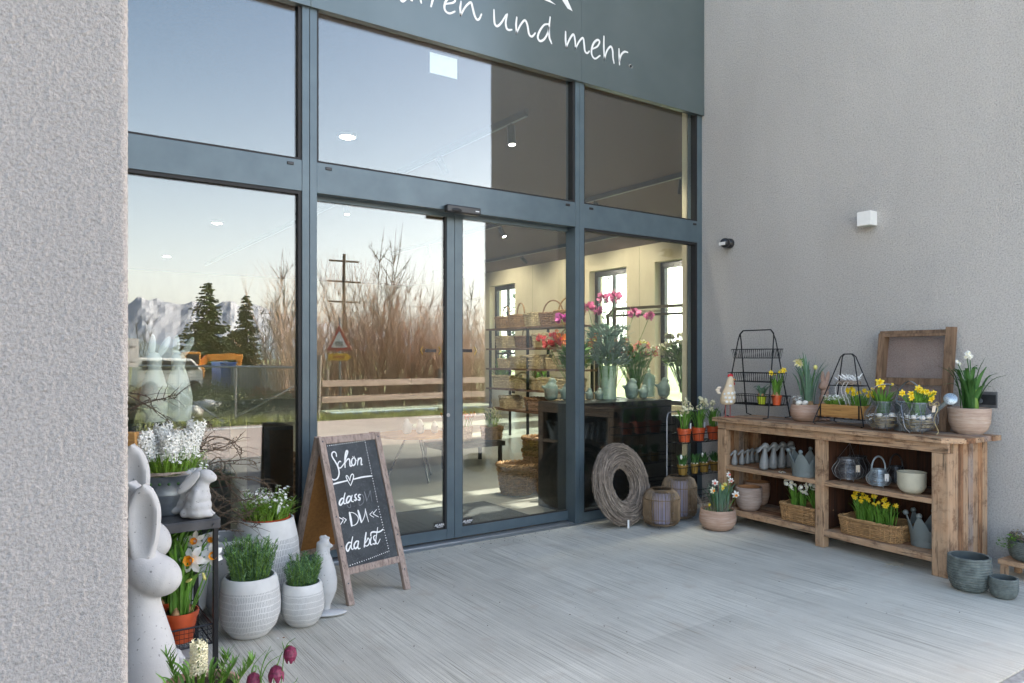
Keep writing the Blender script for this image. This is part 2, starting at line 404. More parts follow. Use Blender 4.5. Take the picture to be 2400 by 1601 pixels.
for ax, nm in ((0, 'x'), (1, 'y'), (2, 'z')):
    wood('rustic_' + nm, (0.43, 0.225, 0.11), (0.11, 0.045, 0.02), ax, 34, 0.5, streak=0.85, bump=0.6)
wood('rustic_top', (0.42, 0.34, 0.26), (0.20, 0.15, 0.11), 1, 45, 0.4, streak=0.5)
wood('rustic_in', (0.10, 0.035, 0.014), (0.022, 0.009, 0.005), 2, 30, 0.6, streak=0.6)  # inner boards: the unit's deep shade is put into this dark colour
wood('crate_wood', (0.50, 0.28, 0.09), (0.26, 0.12, 0.035), 0, 50, 0.3)
wood('sieve_wood', (0.24, 0.15, 0.09), (0.08, 0.045, 0.025), 2, 45, 0.4)
wood('shelf_wood', (0.20, 0.11, 0.07), (0.09, 0.05, 0.03), 0, 30, 0.3)
wood('rail_wood', (0.74, 0.60, 0.50), (0.58, 0.45, 0.36), 0, 20, 0.3)
wood('post_wood', (0.30, 0.27, 0.24), (0.16, 0.14, 0.12), 2, 20, 0.3)
def mk_board():
    t = NT('slate_board'); v = t.coord(); a = t.noise(v, 5, 5, 0.7, 0.4); b = t.noise(v, 90, 3, 0.7)
    col = t.ramp(a, [(0.35, (0.028, 0.032, 0.036)), (0.75, (0.075, 0.085, 0.09))])
    col = t.mix(t.math('MULTIPLY', t.ramp(b, [(0.55, 0.0), (0.75, 1.0)]), 0.5), col, (0.16, 0.17, 0.18))
    t.base(col); t.set(0.75); MATS['slate_board'] = t.m
mk_board()
def angz(t):
    c = t.node('ShaderNodeTexCoord'); s = t.node('ShaderNodeSeparateXYZ'); t.link(c.outputs['Object'], s.inputs[0])
    return t.math('ARCTAN2', s.outputs[1], s.outputs[0]), s.outputs[2]
def mk_incised():
    """whitewashed pot with rows of scratched upright strokes below a smooth collar"""
    t = NT('incised_white'); a, z = angz(t); v = t.coord()
    wob = t.math('MULTIPLY', t.noise(v, 14, 2), 0.02); zz = t.math('ADD', z, wob)
    row = t.math('FRACT', t.math('MULTIPLY', zz, 34.0)); rowm = t.math('GREATER_THAN', row, 0.16)
    fl = t.math('FLOOR', t.math('MULTIPLY', zz, 34.0))
    ph = t.math('ADD', t.math('MULTIPLY', a, 118.0), t.math('MULTIPLY', fl, 2.1))
    ph = t.math('ADD', ph, t.math('MULTIPLY', t.noise(v, 60, 2), 5.0))
    ln = t.math('GREATER_THAN', t.math('SINE', ph), 0.25)
    at = t.node('ShaderNodeAttribute'); at.attribute_type = 'OBJECT'; at.attribute_name = 'collar'
    band = t.math('LESS_THAN', z, at.outputs['Fac']); foot = t.math('GREATER_THAN', z, 0.03)
    k = t.math('MULTIPLY', t.math('MULTIPLY', ln, rowm), t.math('MULTIPLY', band, foot))
    n = t.noise(v, 9, 4)
    c = t.ramp(n, [(0.3, (0.56, 0.56, 0.54)), (0.7, (0.70, 0.70, 0.68))])
    c = t.mix(k, c, (0.33, 0.335, 0.33)); t.base(c); t.set(0.85)
    t.bump(t.math('SUBTRACT', t.math('MULTIPLY', t.noise(v, 200, 2), 0.3), k), 0.5, 0.002); MATS['incised_white'] = t.m
mk_incised()
def mk_clay(name, c, streak):
    t = NT(name); v = t.coord((6, 6, 60)); n = t.noise(v, 1.0, 5, 0.7, 0.15); b = t.noise(t.coord(), 6, 3)
    col = t.ramp(n, [(0.30, tuple(x*0.72 for x in c)), (0.48, c), (0.7, streak)])
    col = t.mix(1.0, col, t.ramp(b, [(0.3, 0.88), (0.7, 1.05)]), 'MULTIPLY')
    t.base(col); t.set(0.85); t.bump(n, 0.35, 0.003); MATS[name] = t.m
mk_clay('clay_pink', (0.46, 0.30, 0.22), (0.56, 0.42, 0.34)); mk_clay('clay_pale', (0.46, 0.34, 0.27), (0.56, 0.46, 0.38))
mk_clay('clay_dark', (0.34, 0.26, 0.22), (0.46, 0.38, 0.33))
simple('clay_inside', (0.40, 0.20, 0.09), 0.85)
simple('ribbed_grey', (0.125, 0.145, 0.135), 0.7, var=0.35, scale=25, bump=0.4, bscale=150)
simple('ribbed_inside', (0.05, 0.062, 0.062), 0.7)

simple('thicket_bark', (0.56, 0.38, 0.28), 0.85, var=0.3, scale=2, island=0.6)
simple('grey_bark', (0.16, 0.13, 0.105), 0.85, var=0.3, scale=2, island=0.4)

def twig(mb, p, d, L, r, n, wob, m=0):
    pts = [p]; 
    for i in range(n):
        d = (d + Vector((rnd(-wob, wob), rnd(-wob, wob), rnd(-wob, wob)*0.6))).normalized(); pts.append(pts[-1] + d * L / n)
    mb.tube(pts, [r * (1 - 0.85*i/n) for i in range(n + 1)], 3, m=m, caps=False); return pts, d

# ================================================================ THE BUILDING
FY = 4.76            # front of mullions and transom
PNY = 4.80           # window panes
DY = 4.86            # front of the sliding doors
WX = 5.505
PXE = 0.133          # right edge of the near left wall
FRONT = 1.10         # front edge of both side walls
def box_obj(name, a, b, mat, parent=None, bevel=0, m2=None):
    return MB().box(a, b).obj(name, mat, parent, smooth=False, bevel=bevel)

# ground -------------------------------------------------------------------
struct(box_obj('porch_floor', (PXE, 1.41, -0.14), (WX, 4.72, 0.0), 'brushed_concrete'))
simple('kerb_stone', (0.30, 0.30, 0.29), 0.85, var=0.25, scale=30, bump=0.5, bscale=90)
struct(box_obj('kerb_edge', (PXE, 1.35, -0.14), (9, 1.407, -0.004), 'kerb_stone', bevel=0.006))
struct(MB().box((PXE, 4.722, -0.1), (WX, 4.79, 0.004)).box((PXE, 4.79, -0.1), (WX, 4.93, 0.010)).obj('door_threshold', 'threshold_steel', smooth=False))
def mk_ground():
    t = NT('paving'); v = t.coord()
    b = t.node('ShaderNodeTexBrick'); b.inputs['Scale'].default_value = 1; b.inputs['Brick Width'].default_value = 0.24; b.inputs['Row Height'].default_value = 0.16
    b.inputs['Mortar Size'].default_value = 0.006; b.inputs['Color1'].default_value = (0.20, 0.20, 0.195, 1); b.inputs['Color2'].default_value = (0.26, 0.26, 0.25, 1); b.inputs['Mortar'].default_value = (0.07, 0.07, 0.065, 1)
    t.link(v, b.inputs['Vector']); n = t.noise(v, 3, 4)
    t.base(t.mix(1.0, b.outputs[0], t.ramp(n, [(0.3, 0.8), (0.7, 1.1)]), 'MULTIPLY')); t.set(0.85); t.bump(b.outputs['Fac'], -0.4, 0.004); MATS['paving'] = t.m
    t = NT('asphalt'); v = t.coord(); n = t.noise(v, 1.2, 5); g = t.noise(v, 60, 2)
    c = t.ramp(n, [(0.3, (0.38, 0.32, 0.29)), (0.7, (0.46, 0.39, 0.36))]); c = t.mix(1.0, c, t.ramp(g, [(0.3, 0.8), (0.7, 1.15)]), 'MULTIPLY')
    t.base(c); t.set(0.9); MATS['asphalt'] = t.m
    t = NT('verge_soil'); v = t.coord(); n = t.noise(v, 1.6, 5)
    t.base(t.ramp(n, [(0.3, (0.20, 0.165, 0.10)), (0.5, (0.20, 0.24, 0.08)), (0.72, (0.36, 0.30, 0.18))])); t.set(0.95); MATS['verge_soil'] = t.m
mk_ground()
YR0, YR1 = -1.2, -6.35       # road
struct(MB().box((-60, YR0, -0.5), (60, 1.35, -0.03)).obj('forecourt_paving', 'paving', smooth=False))
struct(MB().box((-80, YR1, -0.5), (80, YR0, -0.045)).obj('road', 'asphalt', smooth=False))
ls = MB()
for a, b in ((-2.2, 0.6), (2.6, 5.6), (8, 11)): ls.box((a, YR1 + 0.35, -0.046), (b, YR1 + 0.62, -0.041))
struct(ls.obj('road_marking', 'white_paint', smooth=False))
struct(MB().box((-3000, -3500, -0.6), (3000, YR1, -0.06)).obj('field', 'verge_soil', smooth=False))
struct(MB().box((13.0, -3000, -0.6), (3000, 3000, -0.062)).obj('field', 'verge_soil', smooth=False))
gb = MB()
for i in range(6500):
    x, y = rnd(-3, 17), YR1 - abs(random.gauss(0, 0.9)) ; h = rnd(0.04, 0.2); a = rnd(0, 6.28); l = rnd(-0.06, 0.06)
    if x < 3 and random.random() < 0.6: continue
    gb.blade([(x, y, -0.07), (x + l*0.4, y + l*.3, -0.07 + h*0.6), (x + l, y + l, -0.07 + h)], [0.02, 0.014, 0.002], (math.cos(a), math.sin(a), 0))
simple('verge_grass', (0.32, 0.36, 0.07), 0.7, var=0.4, scale=1.5, island=0.5)
tag(gb.obj('verge_grass', 'verge_grass', smooth=False), 'short green and straw coloured grass along the far road edge', 'grass', kind='stuff')

gb = MB()
for i in range(320):
    x = rnd(0.6, 5.3); y = rnd(1.6, 4.7) if random.random() < 0.5 else 4.72 - abs(random.gauss(0, 0.10)); s_ = rnd(0.0012, 0.0036)
    gb.ell((x, y, s_*0.4), (s_*rnd(.7, 1.4), s_, s_*0.6), (0, 0, rnd(0, 3)), 6, 4)
simple('grit_brown', (0.16, 0.12, 0.09), 0.9, island=0.7)
tag(gb.obj('floor_grit', 'grit_brown', smooth=False), 'fine brown grit and crumbs scattered over the concrete floor', 'grit', kind='stuff')
# walls --------------------------------------------------------------------
w = thing('stucco_wall', 'broad pale grey stucco wall on the right behind the wooden shelf unit', 'wall', (WX, FRONT, 0))
MB().box((0, 0, -0.4), (7.3, 3.70, 7.0)).box((0, 3.70, 4.2), (7.3, 3.86, 7.0)).obj('wall', 'stucco_warm', w, smooth=False)
w = thing('stucco_pillar', 'close pale grey rough stucco pillar filling the left edge', 'wall', (PXE, FRONT, 0))
def mk_pillar():
    # the visible strip of the near wall has its roughcast as real relief
    mb = MB(); x0, x1, z0, z1, st = -0.20, 0.0, 0.60, 2.45, 0.0019
    nx, nz = int((x1-x0)/st), int((z1-z0)/st); vs = []; fs = []
    for i in range(nz + 1):
        z = z0 + (z1-z0)*i/nz
        for j in range(nx + 1):
            x = x0 + (x1-x0)*j/nx; P = Vector((x*235, z*235, 4.0))
            h = noise.noise(P) * 0.0012 + noise.noise(P*0.45) * 0.0006
            e_ = max(0.0, (x + 0.010)/0.010); edge = (1 - math.sqrt(max(0, 1 - e_*e_)))*0.010
            vs.append((x + (h*0.8 if j == nx else 0) - (0.0 if j < nx else 0.0), -abs(h)*0.2 - h + edge, z))
    w_ = nx + 1
    for i in range(nz):
        for j in range(nx): fs.append((i*w_+j, i*w_+j+1, (i+1)*w_+j+1, (i+1)*w_+j))
    mb.add(vs, fs)
    mb.box((-9, 0.0015, -0.4), (-0.198, 3.7, 7.0)).box((-0.198, 0.0012, -0.4), (0, 3.7, 0.602)).box((-0.198, 0.0012, 2.448), (0, 3.7, 7.0)).box((-0.198, 0.0125, 0.602), (-0.0006, 3.7, 2.448))
    return mb
mk_pillar().obj('wall', 'stucco_near', w, smooth=True)
struct(MB().box((-9, 4.97, 4.31), (13, 5.3, 7.0)).box((PXE, 4.80, 5.3), (WX, 4.97, 7.0)).obj('upper_wall', 'stucco_warm', smooth=False))

# shop front ---------------------------------------------------------------
sf = thing('glazed_facade', 'blue grey metal framed glass shop front with fixed panes around the doors', 'shop front', (0, 0, 0))
M1 = (1.596, 1.697); M2 = (3.925, 4.020); TZ = (2.50, 2.704); SZ = 3.72
for a, b in ((M1[0], (M1[0]+M1[1])/2 - 0.0015), ((M1[0]+M1[1])/2 + 0.0015, M1[1]), (M2[0], (M2[0]+M2[1])/2 - 0.0015), ((M2[0]+M2[1])/2 + 0.0015, M2[1])):
    box_obj('mullion', (a, FY, 0), (b, FY + 0.13, 3.86), 'frame_paint', sf, 0.002)
box_obj('mullion', (5.44, FY + 0.006, 0), (WX, FY + 0.13, 3.86), 'frame_paint', sf, 0.002)
for a, b in ((PXE, M1[0]), (M1[1], M2[0]), (M2[1], 5.44)):
    box_obj('transom', (a, FY + 0.003, TZ[0]), (b, FY + 0.16, TZ[1]), 'frame_paint', sf, 0.002)
for a, b in ((PXE, M1[0]), (M2[1], 5.44)):
    box_obj('bottom_rail', (a, FY + 0.01, 0.005), (b, FY + 0.13, 0.085), 'frame_paint', sf, 0.002)
def gasket(a, b, z0, z1):
    g = MB(); t = 0.014; y0, y1 = PNY - 0.03, PNY + 0.03
    g.box((a, y0, z0), (a+t, y1, z1)).box((b-t*1.6, y0, z0), (b, y1, z1)).box((a+t, y0, z0), (b-t*1.6, y1, z0+t)).box((a+t, y0, z1-t*1.5), (b-t*1.6, y1, z1))
    g.obj('gasket', 'black_rubber', sf, smooth=False)
    box_obj('window_pane', (a + 0.004, PNY, z0 + 0.004), (b - 0.004, PNY + 0.012, z1 - 0.004), 'window_glass', sf)
for a, b in ((PXE, M1[0]), (M1[1], M2[0]), (M2[1], 5.44)): gasket(a, b, TZ[1], 3.80)
gasket(PXE, M1[0], 0.085, TZ[0]); gasket(M2[1], 5.44, 0.085, TZ[0])
for u, v in ((681, 382), (770.5, 395.5), (1331, 480), (1386, 489), (1628.5, 525.5)):
    p = PY(u, v, FY); MB().box((p.x - 0.022, FY - 0.004, p.z - 0.010), (p.x + 0.022, FY + 0.004, p.z + 0.010)).obj('drain_cap', 'black_plastic', sf, smooth=False, bevel=0.003)

# sliding doors ------------------------------------------------------------
XC = PY(1065.7, 800, DY).x
def door(name_label, a, b, sa, sb, lock):
    d = thing('sliding_door', name_label, 'sliding door', (a, DY, 0.0))
    W = b - a; Z0, Z1 = 0.018, 2.53
    MB().box((0, 0, Z0), (sa, 0.05, Z1)).box((W - sb, 0, Z0), (W, 0.05, Z1)).box((sa, 0.001, Z0), (W - sb, 0.049, 0.095)).box((sa, 0.001, Z1 - 0.06), (W - sb, 0.049, Z1)).obj('door_frame', 'frame_paint', d, smooth=False, bevel=0.002)
    box_obj('glass_pane', (sa, 0.018, 0.095), (W - sb, 0.030, Z1 - 0.06), 'window_glass', d)
    g = MB(); g.box((sa, 0.006, 0.095), (sa + 0.006, 0.042, Z1-0.06)).box((W-sb-0.016, 0.006, 0.095), (W-sb, 0.042, Z1-0.06)).box((sa+0.006, 0.006, 0.095), (W-sb-0.016, 0.042, 0.101)); g.obj('gasket', 'black_rubber', d, smooth=False)
    if lock:
        p = PY(1050, 973, DY); MB().lathe([(0.0001, -0.004), (0.014, -0.003), (0.015, 0.003), (0.0001, 0.004)], 16).xf(Matrix.Translation((p.x - a, -0.003, p.z)) @ Matrix.Rotation(R(90), 4, 'X')).obj('lock', 'threshold_steel', d)
        px = W - sb - 0.10
    else: px = sa + 0.01
    s = MB(); s.box((px, 0.0165, 0.108), (px + 0.09, 0.0178, 0.150)); s.obj('warning_sticker', 'black_plastic', d, smooth=False)
    tb = bpy.data.curves.new('txt', 'FONT'); tb.body = 'ALARM'; tb.size = 0.026; tb.shear = 0.35; tb.align_x = 'CENTER'; tb.extrude = 0.0002; tb.offset = 0.0006
    to = bpy.data.objects.new('sticker_lettering', tb); COL.objects.link(to); to.data.materials.append(MATS['white_vinyl'])
    to.parent = d; to.location = (px + 0.043, 0.0160, 0.122); to.rotation_euler = (R(90), 0, 0)
    MB().box((px+0.02, 0.0158, 0.1135), (px+0.075, 0.0163, 0.117)).obj('sticker_lettering', 'white_vinyl', d, smooth=False)
    # small direction arrows at eye height on the glass
    for q in (-1, 1):
        p = PY(1018 if lock else 1100, 822, DY); xx = p.x - a
        if not lock: xx = sa + 0.05
        else: xx = W - sb - 0.13
        xx += q * 0.075
        c = MB(); c.bar((xx + q*0.012, 0.0165, p.z), (xx - q*0.008, 0.0165, p.z + 0.03), 0.001, 0.009, (0, 1, 0)).bar((xx + q*0.012, 0.0165, p.z), (xx - q*0.008, 0.0165, p.z - 0.03), 0.001, 0.009, (0, 1, 0)); c.obj('yellow_arrow', 'yellow_petal', d, smooth=False)
    MB().box((xx - 0.125, 0.0160, p.z - 0.012), (xx - 0.028, 0.0176, p.z + 0.012)).obj('door_sticker', 'black_plastic', d, smooth=False)
    return d
door('left glass sliding door leaf with a round lock, beside the chalkboard', M1[1] + 0.004, XC - 0.0015, 0.012, 0.066, True)
door('right glass sliding door leaf in front of the basket rack', XC + 0.0015, 4.0, 0.068, 0.05, False)
s = thing('door_sensor', 'black motion sensor box above the meeting edge of the sliding doors', 'sensor', (0, 0, 0))
p0, p1 = PY(1040, 484, FY), PY(1119, 489, FY)
MB().box((p0.x, FY - 0.055, p0.z - 0.045), (p1.x, FY, p0.z + 0.012)).obj('sensor_body', 'black_plastic', s, smooth=False, bevel=0.010)
MB().ell((p0.x + 0.08, FY - 0.050, p0.z - 0.026), (0.05, 0.012, 0.016)).obj('lens', 'black_rubber', s)
MB().box((p1.x - 0.05, FY - 0.0565, p0.z - 0.022), (p1.x - 0.018, FY - 0.0545, p0.z - 0.014)).obj('maker_mark', 'white_vinyl', s, smooth=False)

# sign ---------------------------------------------------------------------
SGY = 4.735
sg = thing('shop_sign', 'wide blue grey fascia board with white handwritten lettering above the doors', 'sign', (0, 0, 0))
xs = [PXE, (M1[0]+M1[1])/2, (M2[0]+M2[1])/2, WX - 0.003]
for i in range(3): box_obj('sign_panel', (xs[i] + 0.001, SGY, SZ), (xs[i+1] - 0.001, SGY + 0.06, 5.29), 'sign_paint', sg, 0.0015)
def ribbon(mb, pts, ws, conv, nrm, lift):
    """brush stroke: centre line pts (2D, traced) with widths ws, laid on a plane through conv"""
    P3 = [conv(*p) for p in pts]
    c = crv(P3, 7); W = []
    for i in range(len(pts) - 1):
        for k in range(7): W.append(ws[i] + (ws[i+1] - ws[i]) * k / 7)
    W.append(ws[-1]); vs = []; n = Vector(nrm)
    for i, p in enumerate(c):
        t = (c[min(i+1, len(c)-1)] - c[max(i-1, 0)]).normalized(); s_ = n.cross(t).normalized()
        vs += [p + s_*W[i]/2 + n*lift, p - s_*W[i]/2 + n*lift]
    o = [(2*i, 2*i+1, 2*i+3, 2*i+2) for i in range(len(c) - 1)]
    mb.add(vs, o)
    for e in (0, -1):
        r = W[e]/2; cc = c[e]; t1 = (c[1]-c[0]).normalized(); s1 = n.cross(t1).normalized()
        mb.add([cc + n*lift*1.02] + [cc + (t1*math.cos(a)+s1*math.sin(a))*r + n*lift*1.02 for a in [2*math.pi*k/10 for k in range(10)]], [(0, k+1, (k+1)%10+1) for k in range(10)])
    return mb
SC = 2351/760
def sgc(x, y): return PY(900 + x/SC, y/SC, SGY)
lt = MB()
WS = {'a': [[(120,-70),(110,-30),(130,10),(160,-10),(185,-50),(190,-20),(195,0),(204,4)]],
 'r0': [[(256,-60),(262,-10),(270,22)], [(262,-5),(300,-60),(330,-50)]],
 'r1': [[(362,-40),(352,0),(340,48)]],
 'e0': [[(440,30),(500,20),(515,0),(500,-20),(460,-10),(438,40),(445,80),(475,98),(513,84)]],
 'n0': [[(558,12),(552,60),(555,112)],[(555,112),(590,50),(628,18),(640,50),(655,110),(672,142),(690,138),(706,104)]],
 'u': [[(797,72),(798,130),(803,175),(822,190),(850,165),(885,108)],[(893,103),(882,160),(888,205),(905,218),(926,216)]],
 'n': [[(962,126),(957,180),(960,240)],[(960,240),(990,180),(1020,148),(1038,180),(1050,245),(1066,265),(1080,260),(1096,240)]],
 'd': [[(1190,175),(1160,182),(1128,225),(1114,270),(1130,298),(1160,285),(1186,240),(1196,190)],[(1204,125),(1196,200),(1198,270),(1208,300),(1214,316)]],
 'm': [[(1316,230),(1316,290),(1320,345)],[(1320,345),(1345,285),(1372,250),(1384,290),(1388,352)],[(1388,352),(1415,300),(1442,276),(1450,320),(1456,370),(1472,386),(1488,372)]],
 'e': [[(1504,358),(1545,338),(1562,305),(1548,290),(1522,310),(1505,355),(1507,400),(1530,426),(1565,404)]],
 'h': [[(1594,264),(1593,340),(1597,430)],[(1597,430),(1615,370),(1642,338),(1656,365),(1660,420),(1667,458)]],
 'r': [[(1703,355),(1704,410),(1707,470)],[(1706,450),(1718,400),(1742,376),(1766,380)]],
 '.': [[(1787,479),(1789,482)]]}
for k, ss in WS.items():
    for st in ss:
        m_ = len(st); px = 0.0058 * 6.0 * 0.5
        ws = [px * (0.75 + 0.35*math.sin(math.pi*i/max(1, m_-1))) for i in range(m_)]
        if k == '.': ws = [px*1.8]*2
        ribbon(lt, st, ws, sgc, (0, -1, 0), 0.0015)
for poly in ([(1140,-30),(1200,0),(1246,36),(1165,2),(1120,-30)], [(1255,-60),(1300,-60),(1330,-2),(1366,82),(1330,62),(1290,0)]):
    lt.add([sgc(*p) + Vector((0, -0.0015, 0)) for p in poly], [tuple(range(len(poly)))])
lt.obj('lettering', 'white_vinyl', sg, smooth=False)

# wall fittings ------------------------------------------------------------
l = thing('wall_lamp', 'small white cube lamp high on the right stucco wall', 'lamp', tuple(PX(2040, 515, WX)))
MB().box((-0.095, -0.056, -0.054), (-0.002, 0.056, 0.054)).obj('lamp_housing', 'white_paint', l, smooth=False, bevel=0.003)
MB().box((-0.08, -0.04, -0.0565), (-0.02, 0.04, -0.0545)).obj('lamp_glass', 'clear_glass', l, smooth=False)
l = thing('motion_detector', 'small black round motion detector on the stucco wall beside the shop front', 'sensor', tuple(PX(1712, 571, WX)))
MB().lathe([(0.045, 0), (0.045, 0.03), (0.03, 0.045)], 20).xf(Matrix.Rotation(R(-90), 4, 'Y')).obj('wall_mount', 'black_plastic', l)
MB().ell((-0.075, 0, 0), (0.05, 0.045, 0.045)).obj('sensor_head', 'black_plastic', l)
MB().obox((-0.125, -0.005, -0.012), (0.003, 0, 0), (0, 0.034, 0), (0, 0, 0.014)).obj('lens', 'tag_white', l, smooth=False)
pa, pb = PX(2289, 917, WX), PX(2339, 957, WX)
l = thing('letter_box', 'grey steel letter slot plate with a round lock in the stucco wall', 'letter box', (WX, (pa.y+pb.y)/2, (pa.z+pb.z)/2))
hw, hh = abs(pa.y-pb.y)/2, abs(pa.z-pb.z)/2
MB().box((-0.006, -hw, -hh), (-0.001, hw, hh)).obj('face_plate', 'grey_wire', l, smooth=False, bevel=0.002)
MB().box((-0.010, -hw*0.88, -hh*0.62), (-0.0062, hw*0.9, hh*0.62)).obj('flap', 'dark_steel', l, smooth=False, bevel=0.002)
MB().lathe([(0.017, 0), (0.017, 0.012), (0.008, 0.013)], 16).xf(Matrix.Translation((-0.006, hw*0.6, -0.01)) @ Matrix.Rotation(R(-90), 4, 'Y')).obj('lock', 'zinc', l)

# ================================================================ INSIDE THE SHOP
simple('shop_floor', (0.30, 0.30, 0.27), 0.30, var=0.15, scale=2, bump=0.02, bscale=8)
simple('door_mat', (0.028, 0.032, 0.032), 0.95, var=0.5, scale=400, bump=0.8, bscale=500)
simple('shop_ceiling', (0.075, 0.036, 0.016), 0.9, var=0.3, scale=40)
def mk_intwall():
    t = NT('shop_wall'); v = t.coord(); n = t.noise(t.coord((1, 1, 0.4)), 1.6, 4); 
    t.base(t.ramp(n, [(0.3, (0.58, 0.50, 0.35)), (0.7, (0.72, 0.64, 0.46))])); t.set(0.85); t.bump(t.noise(v, 14, 4), 0.2, 0.01); MATS['shop_wall'] = t.m
mk_intwall()
struct(MB().box((-9, 4.93, -0.2), (13, 25, 0.0)).obj('shop_floor', 'shop_floor', smooth=False))
SKX, SKY_ = (10.2, 12.0), (6.05, 7.2)     # unseen roof opening added to throw the sunny strips on the shop floor
cl = MB().box((-9, 4.97, 4.08), (SKX[0], 25, 4.3)).box((SKX[1], 4.97, 4.08), (13, 25, 4.3)).box((SKX[0], 4.97, 4.08), (SKX[1], SKY_[0], 4.3)).box((SKX[0], SKY_[1], 4.08), (SKX[1], 25, 4.3))
for q in (6.42, 6.82): cl.box((SKX[0], q, 4.10), (SKX[1], q + 0.035, 4.28))
struct(cl.obj('shop_ceiling', 'shop_ceiling', smooth=False))
struct(MB().box((PXE, 4.975, 3.86), (WX, 4.985, 4.079)).obj('ceiling_edge', 'shop_ceiling', smooth=False))
struct(MB().box((1.75, 4.95, 0.0), (3.80, 6.0, 0.008)).obj('door_mat', 'door_mat', smooth=False))
XW = 12.5; WIN = [(6.0, 7.4), (8.4, 9.8), (10.85, 12.25), (13.2, 14.6), (18.0, 19.4)]
iw = thing('window_wall', 'sandy concrete wall with tall windows at the far right of the shop', 'wall', (XW, 0, 0))
mb = MB(); y = 4.97
for a, b in WIN:
    mb.box((0, y, 0), (0.45, a, 4.08)); mb.box((0, a, 0), (0.45, b, 0.3)); mb.box((0, a, 3.64), (0.45, b, 4.08)); y = b
mb.box((0, y, 0), (0.45, 25, 4.08)); mb.obj('wall', 'shop_wall', iw, smooth=False)
gr = MB()
for y_ in (5.9, 8.1, 12.75, 15.6, 17.1, 20.5): gr.box((-0.0015, y_, 0), (0.001, y_ + 0.008, 4.08))
gr.obj('wall_joint', 'verge_soil', iw, smooth=False)
for a, b in WIN:
    f = MB(); m_ = (a+b)/2
    f.box((0.2, a, 0.3), (0.28, a+0.13, 3.64)).box((0.2, b-0.13, 0.3), (0.28, b, 3.64)).box((0.2, a+0.13, 3.50), (0.28, b-0.13, 3.64)).box((0.2, a+0.13, 0.3), (0.28, b-0.13, 0.40)).box((0.2, m_-0.03, 0.4), (0.28, m_+0.03, 3.5)).box((0.21, a+0.13, 1.50), (0.27, m_-0.03, 1.55)).box((0.21, m_+0.03, 1.50), (0.27, b-0.13, 1.55))
    fo = f.obj('window', 'black_plastic', iw, smooth=False)
    MB().box((0.235, a+0.1, 0.4), (0.245, b-0.1, 3.5)).obj('pane', 'far_window_glass', fo, smooth=False)
struct(MB().box((-9, 24.9, 0), (13, 25.2, 4.1)).box((-9.2, 4.97, 0), (-9, 25, 4.1)).obj('shop_back_wall', 'shop_wall', smooth=False))
struct(MB().box((WX, 4.9605, 0), (12.95, 5.02, 4.08)).box((-9, 4.8005, 0), (PXE, 5.02, 4.08)).obj('shop_side_wall', 'shop_wall', smooth=False))
# lamps: tracks with spots, some added and some aimed to brighten wall and goods
emi = bpy.data.materials.new('lamp_glow'); emi.use_nodes = True; e = emi.node_tree.nodes['Principled BSDF']
e.inputs['Emission Color'].default_value = (1, 0.93, 0.8, 1); e.inputs['Emission Strength'].default_value = 14; MATS['lamp_glow'] = emi
def spot(parent, p, tilt, az, power=16, cone=110, drop=0.09, hl=0.15):
    d = Vector((math.sin(tilt)*math.cos(az), math.sin(tilt)*math.sin(az), -math.cos(tilt)))
    MB().tube([p, p + Vector((0, 0, -drop))], 0.012, 8).tube([p + Vector((0, 0, -drop)) - d*hl*0.4, p + Vector((0, 0, -drop)) + d*hl], 0.045, 14).obj('spot_head', 'black_plastic', parent)
    c = p + Vector((0, 0, -drop)) + d*(hl + 0.0015); u_ = d.orthogonal().normalized(); w_ = d.cross(u_)
    MB().add([c + (u_*math.cos(a)+w_*math.sin(a))*0.036 for a in [k*math.pi/6 for k in range(12)]], [tuple(range(12))]).obj('spot_lens', 'lamp_glow', parent, smooth=False)
    ld = bpy.data.lights.new('shop_lamp', 'SPOT'); ld.energy = power; ld.shadow_soft_size = 0.03; ld.color = (1, 0.90, 0.74); ld.spot_size = R(cone); ld.spot_blend = 0.6
    lo = bpy.data.objects.new('shop_lamp', ld); COL.objects.link(lo); lo.parent = parent; lo.location = c + d*0.03; lo.rotation_euler = (-d).to_track_quat('Z', 'Y').to_euler()
for i, (x, y0, y1, sp, lb) in enumerate(((8.0, 5.4, 17, (7.3, 9.2, 12.0, 15.0), 'black ceiling track with spots seen in the upper right pane'), (10.8, 5.6, 20, (9.8, 13.0, 15.2, 18), 'black ceiling track with spots close to the tall windows'), (4.6, 6.4, 22, (6.7, 11.5, 14.0), 'black ceiling track with a spot seen through the right door leaf'))):
    tr = thing('ceiling_track', lb, 'track light', (0, 0, 0), group='ceiling tracks inside the shop')
    MB().box((x-0.02, y0, 4.0), (x+0.02, y1, 4.078)).obj('rail', 'black_plastic', tr, smooth=False)
    for j, y_ in enumerate(sp): spot(tr, Vector((x, y_, 4.0)), (0.5, 0.95, 0.12)[i], (1.0 + j*2.1, 0.0, -1.6)[i], (14, 32, 45)[i], (110, 120, 60)[i])
spot(tr, Vector((4.6, 8.3, 4.0)), 0.80, 0.45, 120, 85)  # extra spot added to brighten the basket rack
tr = thing('ceiling_track', 'short added black ceiling track, unseen behind the sign, lighting the vases', 'track light', (0, 0, 0), group='ceiling tracks inside the shop')
MB().box((3.7, 5.04, 4.05), (5.4, 5.07, 4.078)).obj('rail', 'black_plastic', tr, smooth=False)
for x_, pw_ in ((4.05, 30), (4.55, 40), (5.10, 40)): spot(tr, Vector((x_, 5.055, 4.05)), 0.10, 1.57, pw_, 60, 0.035, 0.05)  # track and spots added out of view to brighten the flowers
